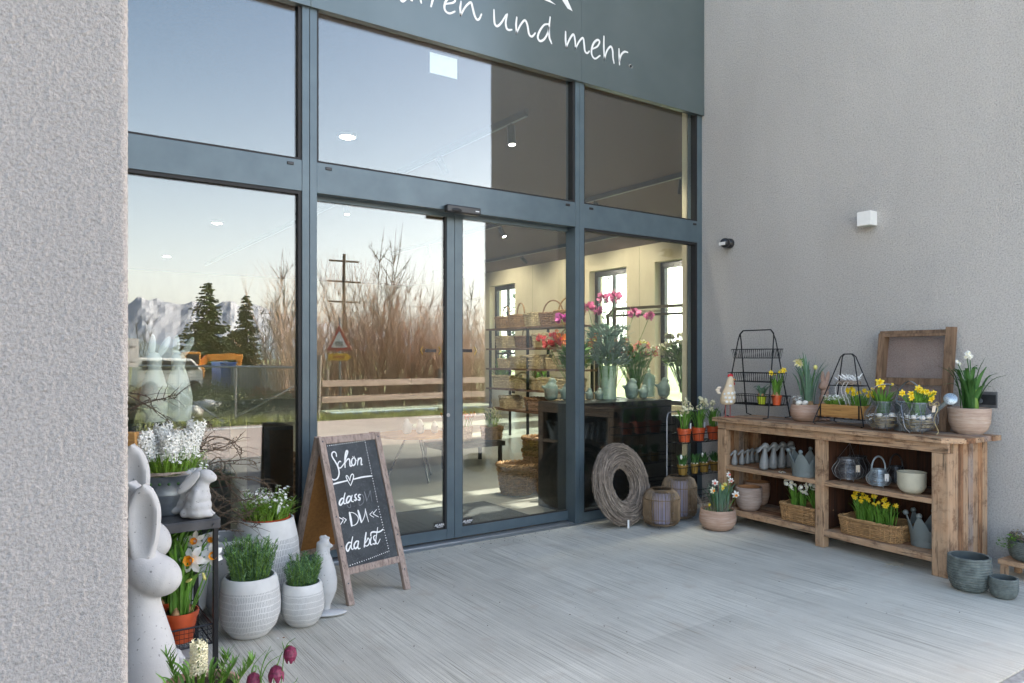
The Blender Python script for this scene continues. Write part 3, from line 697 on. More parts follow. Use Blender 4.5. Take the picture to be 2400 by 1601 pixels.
for j, (u, v) in enumerate(((814, 322), (509, 524), (391, 602))):
    p = PZ(u, v, 4.05); tr = thing('ceiling_downlight', ['lit white ceiling lamp seen in the large upper pane', 'lit ceiling lamp high in the lower left pane', 'smallest faint ceiling lamp low in the left pane'][j], 'ceiling lamp', tuple(p))
    MB().lathe([(0.11, 0.0), (0.11, 0.03)], 20).obj('lamp_ring', 'white_paint', tr); MB().lathe([(0.0, -0.002), (0.09, -0.001)], 20).obj('diffuser', 'lamp_glow', tr)
n_ = MB(); c4 = [PY(1007, 122, 4.83), PY(1071, 141, 4.83), PY(1071, 184, 4.83), PY(1007, 170, 4.83)]
n_.box((c4[0].x, 4.826, c4[3].z), (c4[1].x, 4.829, c4[0].z))
tag(n_.obj('notice_sheet', 'tag_white', smooth=False), 'blank white sheet stuck inside the big upper pane', 'sheet')

# ================================================================ BUILDERS FOR THE GOODS
def daffodil(mb, c, face, s, tilt=0, petals=6, cup=1.0, mp=0, mc=1, curl=0.15):
    """one flower: six pointed petals and a frilled cup; face = direction it looks"""
    f = Vector(face).normalized(); u_ = f.orthogonal().normalized(); w_ = f.cross(u_)
    a0 = rnd(0, 6.28)
    for i in range(petals):
        a = a0 + 2*math.pi*i/petals; d = u_*math.cos(a) + w_*math.sin(a); sd_ = f.cross(d); z = f*(0.06*s*(i % 2))
        k = rnd(0.9, 1.08); P = [c + z, c + d*s*0.35*k + f*s*0.03, c + d*s*0.72*k - f*s*curl*0.3, c + d*s*1.0*k - f*s*curl]
        vs = []; ws = [0.12, 0.52, 0.50, 0.04]
        mb.blade(P, [q*s for q in ws], sd_, mp, 0.12)
    n = 12; L = 0.52*s*cup; rr = [(0.12, 0), (0.20, 0.3), (0.24, 0.75), (0.34, 1.0)]
    vs = []; fs = []
    for i, (r_, t) in enumerate(rr):
        for j in range(n):
            a = 2*math.pi*j/n; q = r_*s*(1 + (0.10 if i == 3 and j % 2 else 0))
            vs.append(c + f*(L*t) + (u_*math.cos(a) + w_*math.sin(a))*q)
    for i in range(3):
        for j in range(n): fs.append((i*n+j, i*n+(j+1) % n, (i+1)*n+(j+1) % n, (i+1)*n+j))
    fs.append(tuple(range(n)))
    return mb.add(vs, fs, mc)
def leafclump(mb, n, r0, h, spread, w, m=0, droop=0.25, base=0.0, c=(0, 0)):
    for i in range(n):
        a = rnd(0, 6.28); rb = r0*math.sqrt(random.random()); H_ = h*rnd(0.6, 1.05); s_ = spread*rnd(0.25, 1.0)
        d = Vector((math.cos(a), math.sin(a), 0)); p0 = Vector((c[0], c[1], base)) + polar(rb, a + rnd(-.8, .8))
        pts = [p0, p0 + UP*H_*0.4 + d*s_*0.15, p0 + UP*H_*0.75 + d*s_*0.5, p0 + UP*H_*(1 - droop*rnd(0, 0.8)) + d*s_]
        c_ = crv(pts, 3); k = len(c_)
        mb.blade(c_, [w*rnd(.8, 1.1)*(0.75 + 0.35*math.sin(math.pi*min(1, q/k*1.2))) * (1 if q < k-3 else (k-q)/3.2) + 0.0008 for q in range(k)], Vector((-d.y + rnd(-.6, .6), d.x + rnd(-.6, .6), 0)), m, 0.25)
    return mb
def stem(mb, a, b, r=0.003, m=0, bend=0.01):
    a, b = Vector(a), Vector(b); mid = (a+b)/2 + Vector((rnd(-bend, bend), rnd(-bend, bend), 0)); mb.tube(crv([a, mid, b], 4), r, 5, m=m); return mb
def plastic_pot(r, h):
    p = [(0, 0.001), (r*0.70, 0), (r*0.93, h*0.80), (r*0.93, h*0.81), (r*1.0, h*0.82), (r*1.02, h), (r*0.95, h), (r*0.90, h*0.80), (r*0.70, 0.01), (0, 0.01)]
    return MB().lathe(p, 26)
def soil_disc(parent, r, z, mat='soil'):
    mb = MB(); n = 22; vs = [(0, 0, z + 0.006)]
    for k in (0.5, 1.0):
        for j in range(n): a = 2*math.pi*j/n; vs.append((r*k*math.cos(a), r*k*math.sin(a), z + rnd(-0.003, 0.005)))
    fs = [(0, 1+j, 1+(j+1) % n) for j in range(n)] + [(1+j, 1+n+j, 1+n+(j+1) % n, 1+(j+1) % n) for j in range(n)]
    return mb.add(vs, fs).obj('soil', mat, parent)
def sup(a, L, W, e): # superellipse
    ca, sa = math.cos(a), math.sin(a); return (L/2*math.copysign(abs(ca)**(2/e), ca), W/2*math.copysign(abs(sa)**(2/e), sa))
def wicker(L, W, H, rows=12, e=4.5, flare=0.08, stakes=40, rs=None, open_=True, seg=3):
    mb = MB(); rs = rs or H/rows*0.42; N = stakes
    def pt(k, z, off): 
        a = 2*math.pi*k/N + 0.01; f = 1 + flare*z/H; x, y = sup(a, L*f, W*f, e); l = math.hypot(x, y); q = 1 + off/l; return Vector((x*q, y*q, z))
    for i in range(rows):
        z = H*(i + 0.5)/rows; pts = []
        for k in range(N*2):
            kk = k/2; off = (rs*1.1 if (int(kk) + i) % 2 else -rs*1.1) if k % 2 == 0 else 0
            pts.append(pt(kk, z + rnd(-1, 1)*rs*0.35, off))
        mb.tube(pts, rs, 5, closed=True)
    for k in range(0, N): mb.tube([pt(k, 0, 0), pt(k, H*1.0, 0)], rs*0.9, 4)
    for ph in (0, math.pi):
        pts = []
        for k in range(N*3):
            kk = k/3; w_ = k*1.1 + ph; pts.append(pt(kk, H + rs*1.2*math.sin(w_), rs*1.3*math.cos(w_)))
        mb.tube(pts, rs*1.25, 5, closed=True)
    n = 28; vs = [(0, 0, rs)] + [tuple(Vector((*sup(2*math.pi*j/n, L, W, e), rs))) for j in range(n)]
    mb.add(vs, [(0, 1+j, 1+(j+1) % n) for j in range(n)])
    inner = [pt(j*N/n, z, -rs*1.6) for z in (0, H*0.97) for j in range(n)]
    mb.add(inner, [(j, (j+1) % n, n+(j+1) % n, n+j) for j in range(n)])
    return mb
def bird_mb(s):
    mb = MB(); mb.ell((0, 0, 0.48*s), (0.36*s, 0.33*s, 0.46*s)).ell((0, 0, 0.22*s), (0.33*s, 0.31*s, 0.22*s)).ell((0.05*s, 0, 0.93*s), (0.19*s, 0.18*s, 0.19*s)).ell((0.24*s, 0, 0.92*s), (0.09*s, 0.04*s, 0.04*s)).ell((-0.34*s, 0, 0.62*s), (0.20*s, 0.09*s, 0.09*s), (0, R(35), 0)); return mb
def figure_rabbit(h, slim=1.0, ears=1.0, droop=1.0):
    """slim sitting rabbit, ears laid back over the shoulder (towards -x), nose towards +x"""
    mb = MB(); r_ = h*0.19*slim
    for z, k in ((0.10, 1.0), (0.20, 1.05), (0.30, 0.98), (0.40, 0.84), (0.50, 0.68), (0.60, 0.55), (0.68, 0.48)): mb.ell((h*0.02*(z*3), 0, h*z), (r_*k, r_*k, h*0.11))
    mb.ell((0.06*h, 0, 0.83*h), (0.125*h, 0.105*h, 0.115*h), (0, R(25), 0)).ell((0.14*h, 0, 0.78*h), (0.075*h, 0.06*h, 0.06*h))
    for s_ in (-1, 1): mb.ell((-0.13*h*droop, s_*0.07*h, 0.72*h), (0.052*h, 0.03*h, 0.20*h*ears), (0, R(38), 0))
    return mb
def glass_vase(h, r0, r1): return MB().lathe([(0, 0.004), (r0, 0.0), (r0, h*0.02), (r0*0.9, h*0.3), (r1, h), (r1-0.004, h), (r0*0.9-0.004, h*0.3), (r0-0.005, h*0.05), (0, h*0.05)], 20)

# ---------------------------------------------------------------- behind the glass
simple('counter_black', (0.012, 0.012, 0.013), 0.35, var=0.3)
tag(box_obj('display_counter', (4.127, 5.06, 0.001), (5.40, 5.56, 0.985), 'counter_black', bevel=0.004), 'long black display counter under the vases in the right pane', 'counter')
tag(box_obj('display_plinth', (1.432, 5.06, 0.001), (1.635, 5.5, 0.925), 'counter_black', bevel=0.003), 'narrow black plinth behind the lower left pane', 'plinth')
tag(box_obj('display_block', (0.35, 5.08, 0.001), (1.22, 5.45, 0.985), 'counter_black', bevel=0.003), 'dark block carrying the two tall rabbits in the left pane', 'plinth')
tag(wicker(0.34, 0.34, 0.62, 18, 2, 0.05, 26).obj('log_basket', 'wicker_dark', loc=(1.86, 5.62, 0)), 'tall dark woven basket standing right of the narrow plinth', 'basket')
simple('celadon', (0.82, 0.80, 0.72), 0.4, var=0.05)
def tall_rabbit(lb, u):
    p = PZ(u, 965, 0.985); p.y = 5.22; p.x = PY(u, 900, 5.22).x
    e = thing('rabbit_figurine', lb, 'figurine', (p.x, 5.22, 0.986), -YAW, 'tall pale rabbits in the left pane')
    mb = MB(); mb.lathe([(0, 0), (0.075, 0.0), (0.083, 0.06), (0.088, 0.15), (0.072, 0.24), (0.052, 0.31), (0.040, 0.35), (0.044, 0.38), (0.046, 0.41), (0.03, 0.44), (0, 0.45)], 24)
    mb.obj('body', 'celadon', e)
    for a, dx in ((0.08, -0.02), (0.5, 0.035)):
        mb = MB(); mb.ell((dx + math.sin(a)*0.06, 0, 0.44 + math.cos(a)*0.05), (0.024, 0.010, 0.075), (0, a, 0)); mb.obj('ear', 'celadon', e)
tall_rabbit('pale green tall rabbit on the dark block, left of the pair', 362)
tall_rabbit('pale green tall rabbit on the dark block, right of the pair', 418)
# basket rack
RX = 7.0; e = thing('basket_rack', 'dark steel rack with wooden shelves full of baskets deep in the shop', 'rack', (RX, 8.6, 0))
mb = MB()
for y_ in (0.0, 1.12, 2.25):
    for x_ in (0.0, 0.42): mb.box((x_, y_, 0.0), (x_ + 0.035, y_ + 0.035, 1.90))
mb.obj('rack_frame', 'black_metal', e, smooth=False)
SH = (0.52, 0.87, 1.215, 1.56, 1.905)
for z in SH: MB().box((-0.03, -0.03, z - 0.03), (0.50, 2.34, z)).obj('shelf', 'shelf_wood', e, smooth=False)
BK = {}
def basket_proto(kind):
    e = thing('wicker_basket', '', 'basket', (0, 0, 0), 0, 'baskets on the rack')
    L, W, H, fl, ee, m = {'r': (0.34, 0.24, 0.15, 0.12, 4.5, 'wicker_pale'), 'h': (0.30, 0.24, 0.15, 0.18, 2.4, 'wicker'), 'd': (0.30, 0.24, 0.15, 0.15, 2.4, 'wicker_dark'), 's': (0.19, 0.15, 0.12, 0.1, 4, 'wicker_pale')}[kind]
    wicker(L, W, H, 7, ee, fl, 20).obj('basket_body', m, e)
    if kind in 'hds':
        hh = 0.17 if kind != 's' else 0.1; MB().tube([Vector((L*0.5*1.1*math.cos(a), 0, H + hh*math.sin(a))) for a in [math.pi*k/12 for k in range(13)]], 0.010, 6).obj('handle', m, e)
    return e
bl = [('top', [('h', 'left end'), ('h', 'second from left'), ('r', 'third, tilted pale'), ('d', 'fourth, dark'), ('h', 'right end')]), ('second', [('r', 'left end'), ('d', 'middle left'), ('r', 'middle right'), ('s', 'right end')]), ('third', [('s', 'left end'), ('r', 'second'), ('r', 'third'), ('s', 'fourth'), ('s', 'right end')]), ('fourth', [('r', 'left end'), ('s', 'second'), ('s', 'third'), ('r', 'fourth'), ('r', 'right end')]), ('lowest', [('r', 'left end'), ('d', 'middle'), ('r', 'right end')])]
for z, (ln, row) in zip(reversed(SH), bl):
    for i, (k, w_) in enumerate(row):
        y_ = 8.6 + 2.25 - (i + 0.5)*2.25/len(row); first = k not in BK
        if first: BK[k] = basket_proto(k)
        c = BK[k] if first else copy_tree(BK[k])
        c['label'] = 'woven basket on the %s shelf of the rack, %s' % (ln, w_); c.location = (RX + 0.2, y_ + rnd(-.05, .05), z + 0.002); c.rotation_euler = (0, 0, R(90) + rnd(-.4, .4)); c.scale = (rnd(1.2, 1.4),)*3
# stacked log baskets on the floor
for i, (u, v, s_, n_, lb) in enumerate(((1210, 1165, 0.37, 1, 'big barrel basket standing alone on the sunny shop floor'), (1268, 1160, 0.36, 3, ''))):
    p = PZ(u, v, 0.0); d = Vector((p.x, p.y, 0)).normalized(); p += d*0.18
    for k in range(n_):
        lb2 = lb or ['bottom basket of the brown stack beside the counter', 'middle basket of the brown stack beside the counter', 'top basket of the brown stack beside the counter'][k]
        tag(wicker(s_*0.8, s_*0.8, 0.30, 12, 2, 0.3, 26).obj('barrel_basket', 'wicker', loc=(p.x, p.y, 0.002 + k*0.13 + (0.001 if k else 0))), lb2, 'basket', 'barrel baskets on the shop floor')
# tulips on the low table, round table with white birds
e = thing('low_table', 'low black table carrying the orange tulip basket', 'table', (4.95, 8.3, 0)); MB().box((-0.5, -0.3, 0.24), (0.45, 0.3, 0.30)).obj('table_top', 'counter_black', e, smooth=False)
for x_, y_ in ((-0.45, -0.25), (0.4, -0.25), (-0.45, 0.25), (0.4, 0.25)): MB().box((x_-0.02, y_-0.02, 0), (x_+0.02, y_+0.02, 0.24)).obj('leg', 'counter_black', e, smooth=False)
e = thing('tulip_basket', 'pale basket packed with orange tulips on the low black table', 'flower basket', (4.85, 8.3, 0.302), 0.3)
wicker(0.36, 0.22, 0.17, 8, 4, 0.1, 22).obj('basket_body', 'wicker_pale', e)
simple('tulip_orange', (0.85, 0.17, 0.01), 0.5, var=0.35, scale=30, island=0.25)
mb = MB(); mg = MB()
for i in range(46):
    x_, y_ = rnd(-0.19, 0.19), rnd(-0.11, 0.11); z = rnd(0.30, 0.37); mb.ell((x_*1.1, y_*1.2, z), (0.017, 0.017, 0.030), (rnd(-.3, .3), rnd(-.3, .3), 0), 7, 5); stem(mg, (x_*0.8, y_*0.8, 0.12), (x_*1.1, y_*1.2, z))
mb.obj('tulip_flowers', 'tulip_orange', e)['kind'] = 'stuff'; mg.obj('stems', 'leaf', e)
e = thing('blossom_basket', 'basket of cream blossom twigs right of the orange tulips', 'flower basket', (5.35, 8.25, 0.302))
wicker(0.24, 0.2, 0.16, 8, 3, 0.15, 20).obj('basket_body', 'wicker', e); mb = MB(); mg = MB()
for i in range(60):
    a = rnd(0, 6.28); t = Vector((rnd(-.12, .12), rnd(-.1, .1), rnd(0.28, 0.42))); mb.ell(t, (0.012, 0.012, 0.012), (0, 0, 0), 6, 4); stem(mg, (t.x*0.4, t.y*0.4, 0.13), t, 0.002)
mb.obj('blossoms', 'cream_petal', e)['kind'] = 'stuff'; mg.obj('stems', 'leaf_light', e)
e = thing('round_table', 'round pale wooden table with white bird ornaments deep in the shop', 'table', (3.85, 7.55, 0)); MB().lathe([(0, 0.50), (0.42, 0.50), (0.42, 0.53), (0, 0.53)], 30).obj('table_top', 'crate_wood', e)
for a in (0.5, 2.6, 4.7): MB().tube([polar(0.1, a, 0.5), polar(0.33, a, 0)], 0.012, 8).obj('leg', 'black_metal', e)
for i, (x_, y_, s_, lb) in enumerate(((4.02, 7.4, 0.13, 'white bird ornament at the right rim of the round table'), (3.86, 7.45, 0.15, 'white bird ornament in the middle of the round table'), (3.72, 7.5, 0.16, 'white bird ornament at the left of the round table'))):
    blob(bird_mb(s_), 'bird_ornament', 'tag_white', s_*0.05, loc=(x_, y_, 0.532), rz=rnd(0, 3)); tag(COL.objects[-1], lb, 'ornament', 'white birds on the round table')
# potted palms at the window
for i, (x_, y_, lb) in enumerate(((10.2, 15.3, 'bright green potted palm by the far window, left one'), (10.6, 14.2, 'bright green potted palm by the far window, right one'))):
    e = thing('potted_palm', lb, 'potted plant', (x_, y_, 0)); MB().lathe([(0, 0), (0.2, 0), (0.28, 0.6), (0.25, 0.6), (0, 0.55)], 20).obj('pot', 'white_paint', e)
    mb = MB(); leafclump(mb, 60, 0.06, 0.8, 0.45, 0.05, base=0.58, droop=0.4); mb.obj('leaves', 'leaf_light', e, smooth=False)
# metal display frame and teal panel
simple('brass_frame', (0.25, 0.19, 0.10), 0.4, 0.6); e = thing('metal_display_stand', 'brown metal display frame with a glass top behind the flowers', 'display stand', (0, 0, 0))
a, b, c_, d_ = PD(1440, 718, 8.3), PD(1628, 704, 7.6), PD(1628, 722, 9.0), PD(1425, 728, 9.7)
zt = 1.95
pts = [Vector((q.x, q.y, zt)) for q in (a, b, c_, d_)]
mb = MB()
for i in range(4): mb.bar(pts[i], pts[(i+1) % 4], 0.03, 0.03)
for q in pts: mb.bar((q.x, q.y, 0), (q.x, q.y, zt), 0.03, 0.03, (1, 0, 0))
mb.obj('metal_frame', 'brass_frame', e, smooth=False)
MB().add([q + Vector((0, 0, 0.02)) for q in pts], [(0, 1, 2, 3)]).obj('glass_top', 'clear_glass', e, smooth=False)
p = PD(1619, 888, 8.6); simple('teal', (0.01, 0.13, 0.14), 0.5); tag(MB().box((-0.10, -0.03, -0.33), (0.10, 0.03, 0.33)).obj('teal_panel', 'teal', smooth=False, bevel=0.004, loc=(p.x, p.y, 1.05), rz=-YAW), 'upright teal panel at the right edge of the lower right pane', 'panel')
box_obj_ = tag(box_obj('panel_stand', (p.x-0.15, p.y-0.1, 0.001), (p.x+0.15, p.y+0.2, 0.715), 'counter_black'), 'black stand below the teal panel', 'stand')
# counter goods
CZ = 0.987
def on_counter(u, v, dy=0.0):
    p = PZ(u, v, CZ); return Vector((p.x, min(max(p.y, 5.13), 5.52) + dy, CZ))
def ball_flower(mb, c, s, m=0, n=26):
    for i in range(n):
        q = Vector((random.gauss(0, 1), random.gauss(0, 1), random.gauss(0, 0.7))).normalized(); t = q.orthogonal()
        mb.blade([c + q*s*0.25, c + q*s*0.75 + UP*s*0.1, c + q*s*1.0 + UP*s*0.25], [s*0.3, s*0.75, s*0.25], t, m, 0.2)
    return mb
simple('rose_pink', (0.72, 0.14, 0.34), 0.5, var=0.25, scale=40, island=0.45); simple('coral', (0.80, 0.22, 0.16), 0.5, var=0.2, island=0.4)
simple('red_petal', (0.62, 0.015, 0.02), 0.5, island=0.4); simple('orange_petal', (0.85, 0.22, 0.01), 0.5, island=0.35); simple('magenta', (0.50, 0.03, 0.30), 0.5, island=0.4)
simple('eucalyptus', (0.26, 0.38, 0.30), 0.6, var=0.3, island=0.4); simple('cut_glass', (0.62, 0.74, 0.55), 0.15, spec=0.8, bump=0.8, bscale=60)
def bouquet(lb, u, v, h, r0, r1, heads, leaf, glass='clear_glass', leafr=0.14, leafh=0.2, nl=70, stemm='leaf'):
    p = on_counter(u, v); e = thing('flower_vase', lb, 'vase of flowers', tuple(p)); glass_vase(h, r0, r1).obj('vase', glass, e)
    mg = MB(); ml = MB()
    for (uu, vv, s_, m, kind) in heads:
        q = PD(uu, vv, (Vector((p.x, p.y, 0)).dot(FW)) + rnd(-.05, .05)) - p; fm = MB(); s_ *= 1.45
        if kind == 'b': ball_flower(fm, Vector((0, 0, 0)), s_)
        else: daffodil(fm, Vector((0, 0, 0)), (rnd(-.5, .5) - FW.x, rnd(-.5, .5) - FW.y, rnd(0, .8)), s_)
        fm.obj('flower', [m, 'pale_yellow'], e, loc=q); stem(mg, (rnd(-.6, .6)*r0, rnd(-.6, .6)*r0, 0.03), q, 0.0028, 0, 0.03)
    for i in range(26): a = rnd(0, 6.28); stem(mg, polar(r0*0.5, a, 0.03), polar(r1*1.3, a, h*1.35), 0.003)
    mg.obj('stems', stemm, e)
    for i in range(nl*3):
        a = rnd(0, 6.28); q = polar(leafr*math.sqrt(random.random()), a, h + rnd(0.0, leafh)); f_ = Vector((math.cos(a), math.sin(a), rnd(0, 1.4))).normalized(); L = rnd(0.05, 0.10)
        ml.blade([q, q + f_*L*0.5, q + f_*L], [0.006, 0.030, 0.002], Vector((-f_.y, f_.x, rnd(-.5, .5))), 0, 0.2)
    ml.obj('leaves', leaf, e, smooth=False); return e
bouquet('cut glass vase with tall pink roses and orange freesias', 1425, 935, 0.33, 0.085, 0.085, [(1415, 700, 0.05, 'rose_pink', 'b'), (1442, 698, 0.05, 'rose_pink', 'b'), (1487, 735, 0.05, 'rose_pink', 'b'), (1522, 742, 0.042, 'rose_pink', 'b'), (1378, 722, 0.05, 'rose_pink', 'b'), (1400, 730, 0.04, 'rose_pink', 'b'), (1390, 800, 0.035, 'orange_petal', 'd'), (1400, 788, 0.035, 'orange_petal', 'd'), (1382, 810, 0.035, 'orange_petal', 'd'), (1440, 800, 0.03, 'coral', 'd')], 'eucalyptus', 'cut_glass', 0.19, 0.38, 260)
random.seed(31)
bouquet('clear vase with coral and white primula heads, mid counter', 1490, 932, 0.30, 0.04, 0.075, [(1450 + rnd(-25, 90), 812 + rnd(-16, 18), 0.026, random.choice(['coral', 'coral', 'cream_petal']), 'd') for k in range(44)], 'leaf', nl=60)
bouquet('clear vase with white ranunculus at the right end of the counter', 1572, 925, 0.31, 0.04, 0.075, [(1590 + rnd(-45, 40), 815 + rnd(-28, 20), 0.030, 'cream_petal', 'b') for k in range(30)], 'leaf_light', nl=170, leafr=0.2)
bouquet('clear vase with red and orange anemones beside the mullion', 1318, 935, 0.30, 0.035, 0.06, [(1268, 795, 0.035, 'red_petal', 'b'), (1285, 808, 0.045, 'red_petal', 'b'), (1303, 803, 0.045, 'red_petal', 'b'), (1315, 795, 0.045, 'orange_petal', 'b'), (1322, 808, 0.04, 'orange_petal', 'b'), (1295, 787, 0.028, 'red_petal', 'b'), (1316, 748, 0.05, 'magenta', 'b'), (1305, 776, 0.015, 'orange_petal', 'b')], 'leaf', nl=120, leafr=0.12)
p = on_counter(1520, 930); e = thing('lidded_jar', 'cut glass jar with pointed lid between the grey birds', 'jar', tuple(p)); MB().lathe([(0, 0), (0.062, 0), (0.066, 0.02), (0.066, 0.19), (0.06, 0.20)], 20).obj('jar', 'cut_glass', e); MB().lathe([(0.072, 0.20), (0.06, 0.225), (0.02, 0.25), (0.012, 0.26), (0.020, 0.275), (0.010, 0.30), (0, 0.305)], 20).obj('lid', 'cut_glass', e)
simple('sage_ceramic', (0.28, 0.35, 0.30), 0.45, var=0.15, scale=30)
for i, (u, v, s_, lb) in enumerate(((1381, 938, 0.11, 'small grey green ceramic bird, left of the small pair'), (1404, 938, 0.11, 'small grey green ceramic bird, right of the small pair'), (1480, 936, 0.19, 'big grey green ceramic bird left of the lidded jar'), (1508, 935, 0.13, 'small grey green ceramic bird touching the lidded jar'), (1556, 932, 0.19, 'big grey green ceramic bird right of the lidded jar'), (1270, 938, 0.20, 'big blue green bird vase left of the red anemones'), (1296, 936, 0.15, 'blue green bird vase below the red anemones'))):
    p = on_counter(u, v); blob(bird_mb(s_), 'ceramic_bird', 'sage_ceramic', s_*0.045, loc=p, rz=rnd(-1.2, 0.3)); tag(COL.objects[-1], lb, 'ornament', 'ceramic birds on the counter')

# ================================================================ CHALKBOARD
B1 = Vector((1.574, 3.913, 0)); WV = Vector((0.98, 0.198, 0)).normalized(); BN = Vector((WV.y, -WV.x, 0))   # BN looks at the street
BH, BL_ = 0.925, 0.32; UPV = (UP*BH - BN*BL_).normalized(); SL = math.hypot(BH, BL_); BW = 0.438; FN = WV.cross(UPV).normalized()
cb = thing('chalkboard_sign', 'folding chalkboard in a weathered wood frame with white handwriting', 'chalkboard', tuple(B1))
def bp3(s, t, n=0.0): return WV*s + UPV*t + FN*n            # board coordinates relative to the thing
def plank(a0, a1, t0, t1, n0, n1, mb):
    return mb.obox(bp3((a0+a1)/2, (t0+t1)/2, (n0+n1)/2), WV*(a1-a0)/2, UPV*(t1-t0)/2, FN*(n1-n0)/2)
PW = 0.040
for s0, s1 in ((0, PW), (BW-PW, BW)): plank(s0, s1, 0, SL, -0.018, 0.012, MB()).obj('leg', 'board_frame_wood', cb, smooth=False, bevel=0.003)
for t0, t1 in ((SL-0.045, SL), (0.165, 0.205)): plank(PW+0.0005, BW-PW-0.0005, t0, t1, -0.015, 0.009, MB()).obj('cross_rail', 'board_frame_wood', cb, smooth=False, bevel=0.003)
plank(PW, BW-PW, 0.205, SL-0.045, -0.006, -0.0005, MB()).obj('slate', 'slate_board', cb, smooth=False)
# rear frame swung out from the top
UB = (UP*BH + BN*BL_).normalized(); TOPP = bp3(0, SL, -0.02)
def bb(s, t, n=0.0): return TOPP + WV*s - UB*t + WV.cross(UB)*n
NB = WV.cross(UB)
def plankb(a0, a1, t0, t1, n0, n1): return MB().obox(bb((a0+a1)/2, (t0+t1)/2, (n0+n1)/2), WV*(a1-a0)/2, UB*(t1-t0)/2, NB*(n1-n0)/2)
for s0, s1 in ((0.004, PW+0.004), (BW-PW-0.004, BW-0.004)): plankb(s0, s1, 0, SL*0.985, -0.028, 0.0).obj('rear_leg', 'board_frame_wood', cb, smooth=False, bevel=0.003)
for t0, t1 in ((0.01, 0.05), (SL-0.205, SL-0.165)): plankb(PW+0.005, BW-PW-0.005, t0, t1, -0.022, -0.004).obj('cross_rail', 'board_frame_wood', cb, smooth=False, bevel=0.003)
plankb(PW+0.004, BW-PW-0.004, 0.05, SL-0.205, -0.014, -0.009).obj('fibre_panel', 'fibre_board', cb, smooth=False)
sc_ = MB()
for s_ in (PW/2, BW-PW/2):
    for t in (0.12, 0.33, 0.5, SL-0.03): sc_.obox(bp3(s_, t, 0.0125), WV*0.004, UPV*0.004, FN*0.0012)
sc_.obj('screws', 'dark_steel', cb, smooth=False)
Q0 = B1 + FN*0.0006
def board_hit(u, v):
    r = ray(u, v); t = (Q0 - EYE).dot(FN)/r.dot(FN); return EYE + r*t - B1
c1 = lambda x, y: board_hit(740 + x/9.8, 1020 + y/9.8)
c2 = lambda x, y: board_hit(760 + x/9.2235, 1140 + y/9.2235)
U1 = 0.0024/9.8   # metres per traced unit (about)
def word(name, conv, strokes, mat='chalk'):
    mb = MB()
    for pts, w in strokes:
        k = len(pts); ribbon(mb, pts, [w*1.12*U1*(0.8 + 0.3*math.sin(math.pi*i/max(1, k-1))) for i in range(k)], conv, FN, 0.0012)
    mb.obj(name, mat, cb, smooth=False)
word('lettering', c1, [([(474,488),(468,430),(440,390),(405,385),(372,415),(368,470),(395,530),(440,600),(490,690),(525,790),(533,890),(505,980),(450,1025),(390,1020),(320,960),(275,890),(268,820),(300,765)], 30),
 ([(575,615),(550,598),(515,640),(505,700),(530,750),(570,750),(615,700),(655,640)], 26),
 ([(655,640),(690,520),(728,400),(722,360),(700,370),(680,440),(665,560),(672,740)], 34), ([(672,640),(720,565),(760,545),(780,600),(785,690),(805,715),(830,695)], 32),
 ([(880,520),(840,540),(820,610),(835,680),(870,695),(905,650),(912,580),(890,525),(870,520)], 30), ([(905,590),(945,580)], 18), ([(850,492),(852,494)], 26), ([(882,488),(884,490)], 22),
 ([(975,525),(965,600),(958,685)], 26), ([(962,600),(1000,540),(1030,525),(1045,560),(1040,640),(1045,680),(1068,670)], 30)])
word('lettering', c1, [([(305,1152),(500,1098),(712,1048)], 34), ([(872,1012),(1080,962),(1275,938)], 34), ([(798,1160),(745,1070),(700,980),(700,935),(725,935),(755,985),(782,1045)], 20), ([(782,1045),(790,975),(815,915),(845,895),(868,930),(855,1010),(825,1095),(798,1160)], 22)])
word('lettering', c2, [([(420,262),(375,265),(335,320),(325,380),(350,405),(390,365),(420,300)], 36), ([(448,145),(425,240),(418,330),(430,375),(465,365)], 28), ([(560,215),(515,220),(480,290),(485,350),(520,345),(560,290),(572,240)], 36), ([(600,195),(582,260),(590,320),(628,330)], 28),
 ([(695,170),(665,190),(665,235),(690,265),(675,305),(645,295)], 32), ([(775,180),(740,190),(740,230),(770,255),(760,300),(725,290)], 32)])
word('lettering', c2, [([(545,570),(570,710),(592,850)], 50), ([(545,568),(620,570),(695,620),(735,690),(715,780),(660,835),(595,850)], 18), ([(730,525),(765,650),(800,775)], 48), ([(805,780),(850,690),(880,585),(884,485)], 18), ([(884,485),(915,620),(955,765)], 18),
 ([(288,652),(350,690),(405,722),(370,790),(330,858)], 18), ([(400,672),(440,700),(472,722),(445,760),(425,795)], 18), ([(1045,540),(1010,580),(985,605),(1020,640),(1068,668)], 16), ([(1128,502),(1080,560),(1055,590),(1110,630),(1168,660)], 18)])
word('lettering', c2, [([(565,1215),(520,1220),(478,1290),(478,1360),(505,1400),(540,1350),(565,1280)], 34), ([(612,1092),(590,1200),(580,1310),(600,1360),(628,1350)], 26), ([(735,1185),(690,1190),(645,1260),(650,1330),(685,1340),(725,1280),(738,1210)], 34), ([(742,1190),(722,1270),(735,1345),(772,1342)], 28),
 ([(902,1000),(885,1120),(862,1310)], 36), ([(868,1240),(910,1190),(945,1120),(975,1170),(960,1250),(915,1290),(870,1280)], 24), ([(1015,1100),(995,1180),(1000,1255),(1030,1262)], 30), ([(1100,1060),(1065,1090),(1075,1150),(1105,1190),(1095,1245),(1050,1240)], 30), ([(1152,890),(1130,1040),(1112,1170),(1130,1235),(1160,1235),(1205,1140)], 22), ([(1003,1070),(1010,1010),(1060,985),(1150,990),(1215,970),(1265,930)], 34)])
